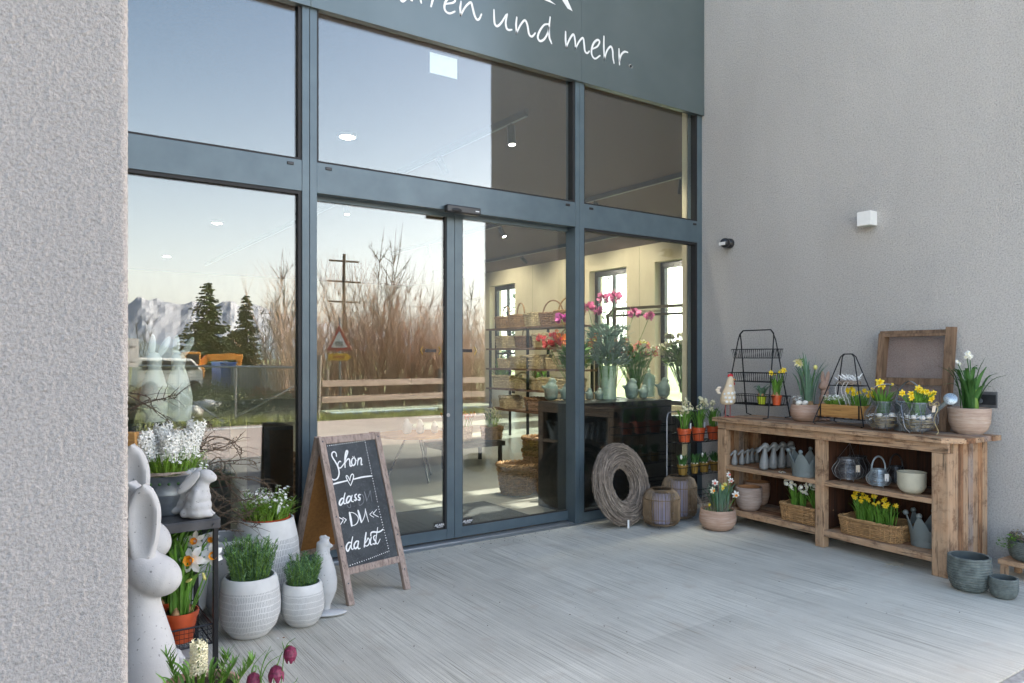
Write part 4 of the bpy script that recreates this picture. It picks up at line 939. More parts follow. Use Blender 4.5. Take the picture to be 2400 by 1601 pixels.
word('faint_lettering', c2, [([(745,340),(760,410),(830,370),(855,290),(835,200),(780,170),(745,150)], 14), ([(865,120),(895,220),(915,320)], 26), ([(915,320),(960,200),(992,95),(1010,220),(1030,330)], 12), ([(480,390),(530,460),(570,440),(560,380)], 12)], 'chalk_faint')
dots = []
def dotline(cv, a, b, n):
    for i in range(n): t = i/(n-1); dots.append((cv(a[0]+(b[0]-a[0])*t, a[1]+(b[1]-a[1])*t), rnd(0.0026, 0.0034)))
dotline(c1, (130,268), (1125,128), 22); dotline(c1, (1135,170), (1415,1530), 24); dotline(c2, (1168,440), (1385,1340), 17); dotline(c2, (1395,1400), (960,1570), 12)
l0 = c2(960, 1570); l1 = board_hit(815, 1327)
for i in range(1, 10): dots.append((l0.lerp(l1, i/9), rnd(0.0026, 0.0034)))
mb = MB()
for c, r_ in dots:
    mb.add([c + FN*0.0012 + (WV*math.cos(a) + UPV*math.sin(a))*r_ for a in [k*math.pi/4 for k in range(8)]], [tuple(range(8))])
mb.obj('dotted_border', 'chalk', cb, smooth=False)

# ================================================================ STONE FIGURES AND THE DISPLAY TABLE ON THE LEFT
CR = -YAW     # local +x = to the right in the picture, +y = away
def big_rabbit(label, loc, s, rz):
    e = thing('stone_rabbit', label, 'garden figure', loc, rz, 'tall stone rabbits by the left pillar', s); mb = MB()
    mb.lathe([(0, 0.0), (0.115, 0.002), (0.130, 0.03), (0.132, 0.10), (0.125, 0.18), (0.113, 0.26), (0.097, 0.34), (0.079, 0.41), (0.064, 0.47), (0.058, 0.52), (0.055, 0.58), (0, 0.60)], 40, sy=0.9); mb.v = [(x - 0.022*(z/0.55)**1.5, y, z) for x, y, z in mb.v]
    mb.ell((0.026, 0, 0.583), (0.102, 0.080, 0.078), (0, R(22), 0)).ell((-0.008, 0, 0.622), (0.070, 0.066, 0.060), (0, R(10), 0)).ell((0.060, 0, 0.570), (0.066, 0.064, 0.058), (0, R(15), 0))
    mb.ell((0.070, 0.045, 0.028), (0.075, 0.045, 0.028)).ell((0.070, -0.045, 0.028), (0.075, 0.045, 0.028)).ell((0.066, 0.02, 0.26), (0.028, 0.05, 0.12), (0, R(-14), 0))
    blob(mb, 'body', 'pale_stone', 0.007, e, 14)
    for s_, tl, yy in ((1, 0.06, -0.03), (-1, -0.34, 0.05)):          # upright ears with a hollow front
        mb = MB(); nz, nx = 16, 12; L, Wd = 0.305, 0.060; vs = []; fs = []
        for side in (0, 1):
            for i in range(nz + 1):
                t = i/nz; w_ = Wd*(0.30 + 0.70*math.sin(math.pi*min(1, t*0.62 + 0.12)))*math.sqrt(max(0, 1 - max(0, (t-0.62)/0.38)**2)) + 0.001
                for j in range(nx + 1):
                    q = -1 + 2*j/nx; x = q*w_; dep = 0.022*(1 - q*q)
                    edge = math.sqrt(max(0, 1 - q*q)); hol = (0.030*(1 - (q/0.72)**2) if abs(q) < 0.72 else 0)*math.sin(math.pi*min(1, max(0, (t-0.06)/0.9)))
                    y = (0.028*edge) if side else (-0.024*edge + max(0, hol))
                    vs.append((x, y, t*L))
        N = (nz+1)*(nx+1)
        for i in range(nz):
            for j in range(nx):
                o = i*(nx+1)+j; fs.append((o, o+1, o+nx+2, o+nx+1)); o += N; fs.append((o, o+nx+1, o+nx+2, o+1))
        mb.add(vs, fs); mb.xf(Matrix.Translation((-0.006 - 0.03*(s_ < 0), yy, 0.625)) @ Matrix.Rotation(tl*0.5, 4, 'Y') @ Matrix.Rotation(R(8)*s_, 4, 'Z'))
        mb.obj('ear', 'pale_stone', e)
    return e
rb = big_rabbit('largest pale stone rabbit in front, cut off by the pillar', tuple(PD(347, 838, 2.75) - UP*HC), 1.0, CR)
p = PD(317, 838, 2.98); dup(rb, 'pale stone rabbit half hidden behind the largest one', (p.x, p.y, 0), CR + 0.1, 1.13)
# display table
TX0, TX1, TY0, TY1, TZ_ = 0.22, 0.785, 3.45, 3.90, 0.68
tb_ = thing('display_table', 'dark steel plant table with a solid top and a wire mesh tray', 'table', (TX0, TY0, 0)); W_, D_ = TX1-TX0, TY1-TY0
MB().box((0, 0, TZ_-0.006), (W_, D_, TZ_)).box((0, 0, TZ_-0.045), (W_, 0.003, TZ_-0.006)).box((W_-0.003, 0.003, TZ_-0.045), (W_, D_, TZ_-0.006)).obj('table_top', 'dark_steel', tb_, smooth=False, bevel=0.0015)
for x, y in ((0.018, 0.018), (W_-0.018, 0.018), (0.018, D_-0.018), (W_-0.018, D_-0.018)): MB().box((x-0.011, y-0.011, 0), (x+0.011, y+0.011, TZ_-0.0065)).obj('leg', 'black_metal', tb_, smooth=False, bevel=0.003)
MB().tube([(W_-0.03, -0.003, TZ_-0.03), (W_-0.03, -0.012, TZ_-0.03)], 0.007, 10).obj('bolt', 'dark_steel', tb_)
mb = MB(); x0, x1, y0, y1, z0, z1 = 0.03, W_-0.03, 0.03, D_-0.03, 0.115, 0.20
for i in range(27): x = x0 + (x1-x0)*i/26; mb.tube([(x, y0, z1), (x, y0, z0), (x, y1, z0), (x, y1, z1)], 0.0013, 4)
for i in range(21): y = y0 + (y1-y0)*i/20; mb.tube([(x0, y, z1), (x0, y, z0), (x1, y, z0), (x1, y, z1)], 0.0013, 4)
for k in range(1, 4): z = z0 + (z1-z0)*k/4; mb.tube([(x0, y0, z), (x1, y0, z), (x1, y1, z), (x0, y1, z)], 0.0013, 4, closed=True)
for z in (z0, z1): mb.tube([(x0, y0, z), (x1, y0, z), (x1, y1, z), (x0, y1, z)], 0.0045, 6, closed=True)
mb.obj('wire_tray', 'black_metal', tb_)
# planter on the table
p = PZ(392, 1190, TZ_); p = Vector((0.615, 3.725, TZ_ + 0.001)); e = thing('zinc_planter', 'zinc planter with scalloped rim of white hyacinths and rock cress', 'planter', tuple(p))
MB().lathe([(0, 0), (0.105, 0), (0.108, 0.01), (0.122, 0.09), (0.124, 0.095), (0.122, 0.10), (0.140, 0.175), (0.146, 0.18), (0.136, 0.18), (0.12, 0.10), (0.10, 0.01), (0, 0.01)], 40).obj('bucket', 'zinc', e)
mb = MB()
for k in range(22):
    a = 2*math.pi*k/22; mb.ell(polar(0.1375, a, 0.148), (0.007, 0.003, 0.007), (0, 0, a + R(90)), 8, 5)
mb.obj('rim_cutouts', 'leaf_dark', e)
mb = MB()
for k in range(26):
    a0 = rnd(0, 6.28); r_ = rnd(0.118, 0.146); mb.tube([polar(r_ + rnd(-.004, .004), a0 + t*0.35, 0.186 + rnd(-.004, .012)) for t in range(9)], rnd(0.0015, 0.003), 4)
mb.obj('twig_wreath', 'dry_twig', e, smooth=False); soil_disc(e, 0.12, 0.165)
mb = MB(); leafclump(mb, 170, 0.115, 0.12, 0.09, 0.006, base=0.17, droop=0.5); leafclump(mb, 60, 0.10, 0.07, 0.05, 0.012, base=0.17); mb.obj('leaves', 'leaf_light', e, smooth=False)
def hyacinth(par, base, h, s, tilt, mat='white_petal', n=44):
    mb = MB(); d = Vector((tilt[0], tilt[1], 1)).normalized(); b = Vector(base); st = MB(); st.tube([b, b + d*h*0.55, b + d*h], [0.006, 0.005, 0.003], 6)
    u_ = d.orthogonal().normalized(); w_ = d.cross(u_)
    for i in range(n):
        t = 0.42 + 0.6*i/n; a = i*2.4; o = (u_*math.cos(a) + w_*math.sin(a)); c = b + d*h*t + o*s*0.25; f = (o + d*rnd(-.2, .5)).normalized(); x_ = f.orthogonal().normalized(); y_ = f.cross(x_)
        for q in range(6):
            aa = q*math.pi/3 + rnd(-.2, .2); g_ = x_*math.cos(aa) + y_*math.sin(aa)
            mb.blade([c + f*s*0.15, c + f*s*0.55 + g_*s*0.12, c + f*s*0.62 + g_*s*0.42, c + f*s*0.45 + g_*s*0.6], [s*0.08, s*0.15, s*0.16, s*0.03], f.cross(g_), 0, 0.2)
    mb.obj('flower_head', mat, par, smooth=False); st.obj('flower_stem', 'leaf_light', par)
for bx, by, h, tx, ty in ((-0.06, -0.02, 0.20, -0.25, 0.0), (0.0, -0.05, 0.19, -0.02, -0.1), (-0.02, 0.05, 0.22, 0.05, 0.15), (0.06, 0.0, 0.24, 0.28, 0.0), (-0.09, 0.05, 0.17, -0.35, 0.1), (0.04, -0.04, 0.20, 0.12, -0.1)):
    hyacinth(e, (bx, by, 0.17), h, 0.046, (tx, ty), n=58)
def small_flowers(par, n, rad, z0, z1, s, c=(0, 0), name='small_flowers', mat='white_petal', stemm='leaf_light'):
    mb = MB(); mg = MB()
    for i in range(n):
        a = rnd(0, 6.28); r_ = rad*math.sqrt(random.random()); t = Vector((c[0], c[1], 0)) + polar(r_, a, rnd(z0, z1)); f = Vector((math.cos(a)*0.5 + rnd(-.4, .4), math.sin(a)*0.5 + rnd(-.4, .4), 1)).normalized(); x_ = f.orthogonal().normalized(); y_ = f.cross(x_); k0 = rnd(0, 6)
        for q in range(4):
            g_ = x_*math.cos(k0 + q*1.571) + y_*math.sin(k0 + q*1.571); mb.blade([t, t + g_*s*0.6 + f*s*0.15, t + g_*s], [s*0.3, s*0.75, s*0.35], f.cross(g_), 0, 0.1)
        stem(mg, (c[0] + (t.x-c[0])*0.7, c[1] + (t.y-c[1])*0.7, z0 - 0.07), t, 0.0011, 0, 0.006)
    o = mb.obj(name, mat, par, smooth=False); o['kind'] = 'stuff'; mg.obj('fine_stems', stemm, par)
small_flowers(e, 90, 0.14, 0.24, 0.32, 0.009, (0.03, -0.03))
small_flowers(e, 30, 0.05, 0.20, 0.26, 0.009, (0.13, -0.04), 'small_flowers')
# larch branches behind the planter
e = thing('larch_branches', 'tangle of bare knobbly larch branches arching beside the planter', 'branches', (0.60, 3.80, 0.62))
def larch(path, r0, name='branch'):
    mb = MB(); c = crv(path, 6); k = len(c); mb.tube(c, [r0*(1 - 0.75*i/k) for i in range(k)], 5)
    for i in range(2, k-1):
        for q in range(2):
            if random.random() < 0.75:
                d = Vector((rnd(-1, 1), rnd(-1, 1), rnd(-1, 1))).normalized(); L = rnd(0.006, 0.016); mb.tube([c[i], c[i] + d*L], [r0*0.55, r0*0.5], 4)
        if random.random() < 0.30:
            d = ((c[i+1]-c[i]).normalized() + Vector((rnd(-1, 1), rnd(-1, 1), rnd(-.8, 1)))*0.9).normalized(); L = rnd(0.05, 0.13); e1 = c[i] + d*L*0.5 + Vector((0, 0, rnd(-.01, .01))); mb.tube([c[i], e1, e1 + d*L*0.5 + Vector((0, 0, -0.012))], [r0*0.5, r0*0.4, r0*0.2], 4)
    mb.obj(name, 'larch_twig', e, smooth=False)
o_ = Vector((0.60, 3.80, 0.62))
def lp(pts, d): return [PD(u, v, d + 0.02*i) - o_ for i, (u, v) in enumerate(pts)]
for pts, d in (([(300, 960), (340, 945), (390, 932), (425, 922)], 3.7), ([(300, 925), (335, 945), (370, 965), (400, 990)], 3.75), ([(455, 1080), (480, 1040), (520, 1025), (552, 1050), (565, 1075)], 3.8), ([(440, 1080), (470, 1030), (485, 990), (500, 1005)], 3.7), ([(460, 1110), (500, 1085), (540, 1080), (580, 1078), (600, 1085)], 3.75), ([(450, 1130), (500, 1118), (560, 1120), (610, 1130), (632, 1145), (630, 1170)], 3.8), ([(480, 1130), (510, 1100), (530, 1130), (560, 1170), (580, 1200)], 3.85), ([(470, 1100), (490, 1140), (520, 1165), (525, 1170)], 3.7), ([(500, 1200), (540, 1180), (580, 1170), (600, 1165)], 3.9), ([(495, 1225), (540, 1195), (570, 1210), (600, 1190)], 3.85), ([(505, 1240), (550, 1222), (590, 1235), (610, 1225)], 3.8), ([(485, 1150), (500, 1190), (540, 1205), (590, 1200)], 3.8), ([(460, 1060), (500, 1055), (540, 1040), (560, 1030)], 3.75), ([(430, 1000), (455, 1010), (470, 1035), (520, 1045)], 3.7), ([(500, 1215), (530, 1240), (575, 1245)], 3.85)):
    larch(lp(pts, d), 0.0038)
    larch(lp([(u + rnd(-14, 14), v + rnd(-16, 12)) for u, v in pts], d + 0.04), 0.003)
# two small stone rabbits leaning together on the table
for (u, v, h, rz, lb) in ((465, 1213, 0.25, CR + 0.15, 'small stone rabbit with long drooping ears on the table corner'), (438, 1203, 0.24, CR + 0.5, 'second small stone rabbit just behind the first on the table')):
    p = PZ(u, v, TZ_); p.z = TZ_ + 0.001; p.y = max(p.y, 3.51); p.y = min(p.y, 3.80); e = thing('small_rabbit_figure', lb, 'garden figure', tuple(p), rz, 'small stone rabbits on the table')
    mb = MB()
    for x, z, r_ in ((0, 0.10, 0.235), (0.0, 0.22, 0.24), (0.01, 0.36, 0.215), (0.03, 0.48, 0.17), (0.06, 0.58, 0.125)): mb.ell((x*h, 0, z*h), (r_*h, r_*h*0.95, 0.13*h))
    mb.ell((0.14*h, 0, 0.74*h), (0.17*h, 0.13*h, 0.125*h), (0, R(20), 0)).ell((0.24*h, 0, 0.70*h), (0.09*h, 0.085*h, 0.075*h)).ell((-0.2*h, -0.08*h, 0.09*h), (0.11*h, 0.07*h, 0.09*h)).ell((0.17*h, 0.08*h, 0.05*h), (0.12*h, 0.06*h, 0.045*h)).ell((0.17*h, -0.08*h, 0.05*h), (0.12*h, 0.06*h, 0.045*h)).ell((-0.02*h, -0.17*h, 0.34*h), (0.06*h, 0.05*h, 0.2*h), (0, R(10), 0))
    blob(mb, 'body', 'pale_stone', h*0.03, e, 5)
    for s_ in (-1, 1): MB().ell((-0.13*h, s_*0.13*h, 0.645*h), (0.085*h, 0.04*h, 0.27*h), (0, R(38) - s_*0.12, s_*0.1), 18, 12).obj('ear', 'pale_stone', e)
# daffodil pots in the tray
def pot_daff(label, loc, r, h, nl, lh, flowers, potmat='orange_plastic', group=None, petal='white_petal', cup='orange_cup', bulbs=3, lw=0.011, spread=0.10, buds=()):
    e = thing('potted_daffodil', label, 'potted flower', tuple(loc), rnd(0, 6), group)
    e.rotation_euler = (0, 0, CR); plastic_pot(r, h).obj('pot', potmat, e); soil_disc(e, r*0.9, h*0.9)
    for i in range(bulbs):
        q = polar(r*0.5, i*2.1 + 0.4 + rnd(-.3, .3), h*0.93); MB().lathe([(0, -0.012), (0.018, -0.004), (0.020, 0.006), (0.010, 0.022), (0.006, 0.034)], 10).obj('bulb', 'bulb', e, loc=q)
    mb = MB(); leafclump(mb, nl, r*0.6, lh, spread, lw, base=h*0.9); mb.obj('leaves', 'leaf', e, smooth=False)
    for i, (x, y, z, s) in enumerate(flowers):
        mb = MB(); f = Vector((rnd(-.3, .6), -1, rnd(-.15, .35))); daffodil(mb, Vector((0, 0, 0)), f, s); mb.obj('flower', [petal, cup], e, smooth=False, loc=(x, y, z))
        mg = MB(); q = Vector((x, y, z)) - f.normalized()*0.012; mg.tube(crv([(x*0.35, y*0.35, h*0.9), (x*0.8, y*0.8 + 0.005, z*0.7), (q.x, q.y + 0.012, q.z + 0.012), q], 4), 0.0026, 5); mg.obj('flower_stem', 'leaf', e)
    for (x, y, z, tl) in buds:
        MB().ell((x, y, z), (0.007, 0.007, 0.022), (R(20), R(tl), 0), 8, 7).obj('bud', 'pale_yellow', e); mg = MB(); stem(mg, (x*0.4, y*0.4, h*0.9), (x, y, z), 0.0025); mg.obj('flower_stem', 'leaf', e)
    return e
zt = z0 + 0.006
pot_daff('orange pot of white daffodils with orange cups in the wire tray', (0.64, 3.58, zt), 0.078, 0.135, 66, 0.36, [(0.092, -0.085, 0.385, 0.066), (0.150, -0.01, 0.385, 0.052), (0.055, 0.03, 0.440, 0.045), (0.135, 0.03, 0.45, 0.038)], lw=0.017, spread=0.17, buds=((0.02, -0.06, 0.335, 10), (0.07, -0.07, 0.29, 60), (-0.02, -0.05, 0.36, 15), (0.125, -0.04, 0.30, -10)))
pot_daff('orange pot of daffodil leaves in the tray, partly behind the stone rabbit', (0.475, 3.57, zt), 0.078, 0.135, 80, 0.40, [], lw=0.017, spread=0.18, buds=((-0.02, -0.05, 0.33, 20), (0.05, -0.03, 0.36, 40)))
pot_daff('orange pot of daffodil leaves at the back of the tray', (0.62, 3.78, zt), 0.078, 0.135, 80, 0.44, [], lw=0.016, spread=0.16, buds=((0.02, -0.05, 0.40, 20),))
# white incised pots
def white_pot(label, u, v, rr, h, top=0.72, collar=None, rim=1.0):
    p = PZ(u, v, 0.0); n_ = Vector((p.x, p.y, 0)).normalized(); p += n_*rr*0.55
    e = thing('white_planter', label, 'planter', (p.x, p.y, 0), rnd(0, 6)); c = h*0.80 if collar is None else collar
    pr = [(0, 0), (rr*0.50, 0.0), (rr*0.62, h*0.02), (rr*0.86, h*0.17), (rr*0.985, h*0.36), (rr*1.0, h*0.52), (rr*0.955, h*0.74), (rr*top*1.12, h*0.93), (rr*top*1.06, h*0.985), (rr*top*1.03, h), (rr*top*0.96, h), (rr*top*0.96, h*0.96), (rr*0.85, h*0.74), (rr*0.85, h*0.5), (0, h*0.45)]
    o = MB().lathe(pr, 56).obj('pot', 'incised_white', e); o['collar'] = c; return e, rr*top
def rosemary(e, z, r, h, n):
    mb = MB(); mg = MB()
    for i in range(n):
        a = rnd(0, 6.28); b = polar(r*0.75*math.sqrt(random.random()), a, z); L = h*rnd(0.65, 1.05); d = Vector((b.x/r*0.35 + rnd(-.12, .12), b.y/r*0.35 + rnd(-.12, .12), 1)).normalized(); c = crv([b, b + d*L*0.5, b + d*L + Vector((rnd(-.02, .02), rnd(-.02, .02), 0))], 6); mg.tube(c, 0.0016, 4)
        for j in range(1, len(c)):
            for q in range(5):
                aa = rnd(0, 6.28); g_ = (d*0.9 + Vector((math.cos(aa), math.sin(aa), rnd(-.1, .3)))).normalized(); l_ = rnd(0.016, 0.026); p0 = c[j] + (c[j-1]-c[j])*rnd(0, 1)
                mb.blade([p0, p0 + g_*l_*0.6, p0 + g_*l_], [0.0026, 0.0030, 0.0008], Vector((rnd(-1, 1), rnd(-1, 1), rnd(-1, 1))), 0, 0.1)
    mb.obj('needles', 'rosemary', e, smooth=False); mg.obj('twigs', 'leaf_light', e)
e, r_ = white_pot('large white scratched pot of rosemary beside the display table', 586, 1500, 0.150, 0.300, 0.80); soil_disc(e, r_, 0.265); rosemary(e, 0.262, r_, 0.215, 120)
e, r_ = white_pot('small white scratched pot of rosemary in front of the chalkboard', 709, 1472, 0.112, 0.222, 0.80); soil_disc(e, r_, 0.195); rosemary(e, 0.192, r_, 0.165, 70)
e = thing('white_planter', 'tallest white pot with white rock cress behind the rosemary pots', 'planter', (1.195, 4.17, 0)); h = 0.50
o = MB().lathe([(0, 0), (0.10, 0), (0.145, 0.05), (0.175, 0.16), (0.182, 0.27), (0.172, 0.38), (0.150, 0.485), (0.146, 0.5), (0.136, 0.5), (0.15, 0.4), (0.15, 0.35), (0, 0.35)], 56).obj('pot', 'incised_white', e); o['collar'] = 0.40
MB().lathe([(0, 0.40), (0.10, 0.40), (0.128, 0.505), (0.120, 0.505), (0.1, 0.44), (0, 0.44)], 30).obj('inner_pot', 'orange_plastic', e); soil_disc(e, 0.115, 0.485)
mb = MB(); leafclump(mb, 220, 0.12, 0.13, 0.10, 0.006, base=0.48, droop=0.4); leafclump(mb, 120, 0.12, 0.06, 0.07, 0.011, base=0.48); mb.obj('leaves', 'leaf_light', e, smooth=False)
small_flowers(e, 110, 0.14, 0.60, 0.66, 0.010); small_flowers(e, 40, 0.15, 0.56, 0.62, 0.010)
MB().box((0.03, -0.10, 0.50), (0.05, -0.098, 0.58)).obj('plant_tag', 'tag_white', e, smooth=False)
e = thing('white_planter', 'empty pale grey bowl half hidden behind the large rosemary pot', 'planter', (0.985, 4.18, 0))
MB().lathe([(0, 0), (0.08, 0), (0.13, 0.1), (0.155, 0.28), (0.150, 0.42), (0.145, 0.425), (0.13, 0.42), (0.135, 0.28), (0, 0.22)], 40).obj('pot', 'pale_stone', e)
e = thing('white_planter', 'white pot mostly hidden behind the daffodils under the table', 'planter', (0.72, 4.12, 0))
o = MB().lathe([(0, 0), (0.09, 0), (0.14, 0.1), (0.155, 0.28), (0.142, 0.42), (0.13, 0.43), (0.12, 0.42), (0.13, 0.28), (0, 0.2)], 40).obj('pot', 'incised_white', e); o['collar'] = 0.1
# stone hen behind the board
p = PZ(752, 1412, 0); p = Vector((p.x, p.y, 0)); p = PD(762, 838, 4.0); e = thing('stone_hen', 'pale stone hen standing under the chalkboard behind the small pot', 'garden figure', (p.x, p.y, 0), CR)
mb = MB()
mb.lathe([(0, 0.03), (0.022, 0.035), (0.045, 0.08), (0.064, 0.13), (0.069, 0.18), (0.062, 0.24), (0.047, 0.30), (0.034, 0.345), (0.028, 0.39), (0, 0.40)], 32); mb.v = [(x - 0.02*(z/0.4)**2, y, z) for x, y, z in mb.v]
mb.ell((-0.005, 0, 0.385), (0.030, 0.026, 0.028)).ell((0.028, 0, 0.37), (0.018, 0.01, 0.013)).ell((-0.02, 0, 0.415), (0.014, 0.008, 0.014)).ell((0.0, 0, 0.420), (0.013, 0.008, 0.012)).ell((0.02, 0, 0.412), (0.010, 0.007, 0.009)).ell((0.022, -0.012, 0.345), (0.010, 0.006, 0.018))
mb.ell((0.0, 0, 0.06), (0.03, 0.03, 0.08))
blob(mb, 'body', 'pale_stone', 0.006, e, 4)
MB().ell((0.03, -0.03, 0.014), (0.095, 0.05, 0.014), (0, 0, 0.3), 24, 8).obj('foot_plate', 'pale_stone', e)
# small stone pieces and plants at the bottom edge
p = PD(408, 838, 3.12); e = thing('stone_gnome_rabbit', 'little round stone figure between the big rabbit and the table leg', 'garden figure', (p.x, p.y, 0), CR)
blob(MB().ell((0, 0, 0.055), (0.048, 0.045, 0.06)).ell((0.0, 0, 0.125), (0.034, 0.034, 0.034)).ell((0.03, 0, 0.115), (0.018, 0.018, 0.015)), 'body', 'pale_stone', 0.005, e, 4)
p = PZ(440, 1530, 0.0); tag(MB().lathe([(0, 0), (0.085, 0), (0.088, 0.008), (0.07, 0.016), (0, 0.018)], 26, fn=lambda r_, z, a, i: (r_*(1 + 0.14*math.sin(a*4)), z)).obj('stone_foot_plate', 'pale_stone', loc=(p.x, p.y, 0)), 'flat lobed stone base lying under the wire tray', 'stone base')
e = thing('terracotta_planter', 'low terracotta planter with white hyacinth and green shoots at the bottom edge', 'planter', tuple(PD(465, 838, 2.42) - UP*HC), CR)
e.location.z = 0.0
MB().lathe([(0, 0.0), (0.08, 0), (0.125, 0.31), (0.13, 0.315), (0.118, 0.315), (0.09, 0.26), (0, 0.26)], 36).obj('pot', 'clay_pink', e); soil_disc(e, 0.112, 0.295)
hyacinth(e, (-0.0, 0, 0.28), 0.175, 0.030, (0.03, -0.05), 'cream_petal', 50)
mb = MB(); leafclump(mb, 30, 0.09, 0.10, 0.08, 0.010, base=0.29, droop=0.2); mb.obj('leaves', 'leaf', e, smooth=False)
mb = MB(); mg = MB()
for bx, by, h_ in ((0.10, 0, 0.09), (0.07, 0.04, 0.11), (0.155, 0.0, 0.10), (-0.09, 0.0, 0.12)):
    c = crv([(bx*0.7, by, 0.29), (bx*0.95, by, 0.29 + h_*0.6), (bx*1.15, by, 0.29 + h_)], 5); mg.tube(c, 0.002, 5)
    for j in range(2, len(c)):
        for q in range(5): aa = rnd(0, 6.28); g_ = Vector((math.cos(aa)*0.7, math.sin(aa)*0.7, 1)).normalized(); mb.blade([c[j], c[j] + g_*0.022, c[j] + g_*0.042], [0.004, 0.0055, 0.001], Vector((-g_.y, g_.x, 0.1)), 0, 0.2)
mb.obj('shoots', 'leaf', e, smooth=False); mg.obj('shoot_stems', 'leaf_light', e)
simple('fritillary', (0.19, 0.012, 0.06), 0.5, var=0.55, scale=130, island=0.3)
e = thing('fritillary_plant', 'purple snakes head fritillaries nodding on thin stems at the bottom edge', 'potted flower', tuple(PD(640, 838, 2.40) - UP*HC), CR)
MB().lathe([(0, 0), (0.06, 0), (0.085, 0.20), (0.075, 0.20), (0, 0.17)], 30).obj('pot', 'clay_pink', e); soil_disc(e, 0.07, 0.19)
def fr(u, v): q = PD(u, v, 2.40) - Vector(e.location); return Vector((q.dot(RT), q.dot(FW), q.z))
for k, (u, v, pts, op) in enumerate(((680, 1530, [(655, 1640), (663, 1560), (667, 1525), (675, 1514)], 0.0), (647, 1575, [(640, 1640), (643, 1580), (650, 1556), (648, 1562)], 0.5), (594, 1592, [(590, 1640), (592, 1575), (598, 1560), (600, 1572)], 0.1))):
    c = fr(u, v); mb = MB(); n = 6
    for q in range(n):
        a = q*math.pi/3; o = Vector((math.cos(a), math.sin(a), 0)); s_ = 0.022
        mb.blade([c + UP*0.024, c + o*s_*0.75 + UP*0.014, c + o*s_*(1.0 + op*0.4) - UP*0.008, c + o*s_*(0.62 + op) - UP*0.032], [0.010, 0.024, 0.024, 0.006], Vector((-o.y, o.x, 0)), 0, -0.25)
    mb.obj('flower', 'fritillary', e, smooth=False); mg = MB(); mg.tube(crv([fr(*q) for q in pts] + [c + UP*0.024], 5), 0.0016, 5); mg.obj('flower_stem', 'leaf', e)
mb = MB()
for pts in ([(600, 1640), (590, 1590), (594, 1560), (625, 1523)], [(608, 1640), (612, 1575), (622, 1540), (635, 1514)], [(608, 1600), (615, 1560), (630, 1530), (645, 1523)], [(605, 1610), (625, 1560), (650, 1540), (668, 1533)], [(645, 1575), (655, 1545), (661, 1530), (668, 1526)], [(668, 1528), (664, 1515), (661, 1503)], [(668, 1526), (675, 1508), (693, 1495)], [(640, 1640), (660, 1612), (690, 1600), (698, 1588)], [(610, 1640), (613, 1600), (606, 1565), (600, 1560)], [(605, 1640), (612, 1590), (628, 1620)]):
    c = crv([fr(*q) for q in pts], 5); mb.blade(c, [0.0045*(1 - 0.8*i/len(c)) for i in range(len(c))], RT*0 + Vector((1, 0.3, 0)), 0, 0.2)
mb.obj('leaves', 'leaf', e, smooth=False)
p = PZ(308, 1055, 0.95); tag(MB().box((-0.06, -0.02, 0), (0.035, 0.02, 0.12)).obj('wooden_block', 'crate_wood', smooth=False, bevel=0.003, loc=PD(303, 1075, 3.3), rz=CR), 'end of a weathered wooden board between pillar and hyacinths', 'board')
# stray leaves and crumbs on the floor
simple('dead_leaf', (0.30, 0.13, 0.05), 0.8, island=0.5)
for i, (u, v, lb) in enumerate(((665, 1495, 'tiny brown dried leaf on the floor right of the large rosemary pot'), (651, 1497, 'tiny pale petal on the floor beside the brown leaf'))):
    p = PZ(u, v, 0.002); tag(MB().ell((0, 0, 0.002), (0.006, 0.004, 0.0022), nu=8, nv=5).obj('fallen_leaf', 'dead_leaf' if i == 0 else 'tag_white', loc=p), lb, 'leaf')

# ================================================================ THE RUSTIC SHELF UNIT
L0 = Vector((4.99, 4.15, 0)); R0 = Vector((4.885, 2.24, 0)); SLN = (R0 - L0).length; CRZ = math.atan2((R0-L0).y, (R0-L0).x)
CX = (R0 - L0).normalized(); CY = Vector((-CX.y, CX.x, 0)); CD = 0.485; CT = 0.89; ZM, ZB = 0.49, 0.13
def c2w(x, y, z): return L0 + CX*x + CY*y + UP*z
cu = thing('shelf_unit', 'long rustic shelf unit of weathered boards against the right wall', 'shelf unit', tuple(L0), CRZ)
MIDX = 0.985
rnd_ = random.Random(3)
def boards_y(z0, z1, x0, x1, y0, y1, n, mat, name, parent, gap=0.002, chamfer=False):
    mb = MB(); w_ = (y1-y0)/n
    for i in range(n):
        a, b = y0 + i*w_ + (gap if i else 0), y0 + (i+1)*w_; j = rnd_.uniform(-0.006, 0.006) if chamfer else 0
        if chamfer and i == 0:
            mb.add([(x0, a, z0), (x1-0.10+j, a, z0), (x1+j, b, z0), (x0, b, z0), (x0, a, z1), (x1-0.10+j, a, z1), (x1+j, b, z1), (x0, b, z1)], [(0,3,2,1),(4,5,6,7),(0,1,5,4),(1,2,6,5),(2,3,7,6),(3,0,4,7)])
        else: mb.box((x0 + j, a, z0), (x1 + j, b, z1 - rnd_.uniform(0, 0.0015)))
    return mb.obj(name, mat, parent, smooth=False, bevel=0.002)
boards_y(CT-0.034, CT, -0.035, SLN+0.075, -0.03, CD+0.008, 5, 'rustic_x', 'top', cu, chamfer=True)
MB().box((0.0, 0.002, CT-0.098), (SLN-0.002, 0.028, CT-0.036)).obj('apron', 'rustic_x', cu, smooth=False, bevel=0.003)
for a, b in ((0.0, 0.085), (MIDX-0.035, MIDX+0.035), (SLN-0.105, SLN-0.002)):
    z1 = CT-0.10; y_ = 0.0 if b != MIDX+0.035 else 0.001
    MB().box((a, y_, 0.001), (b, y_ + 0.065, z1)).obj('post', 'rustic_z', cu, smooth=False, bevel=0.003)
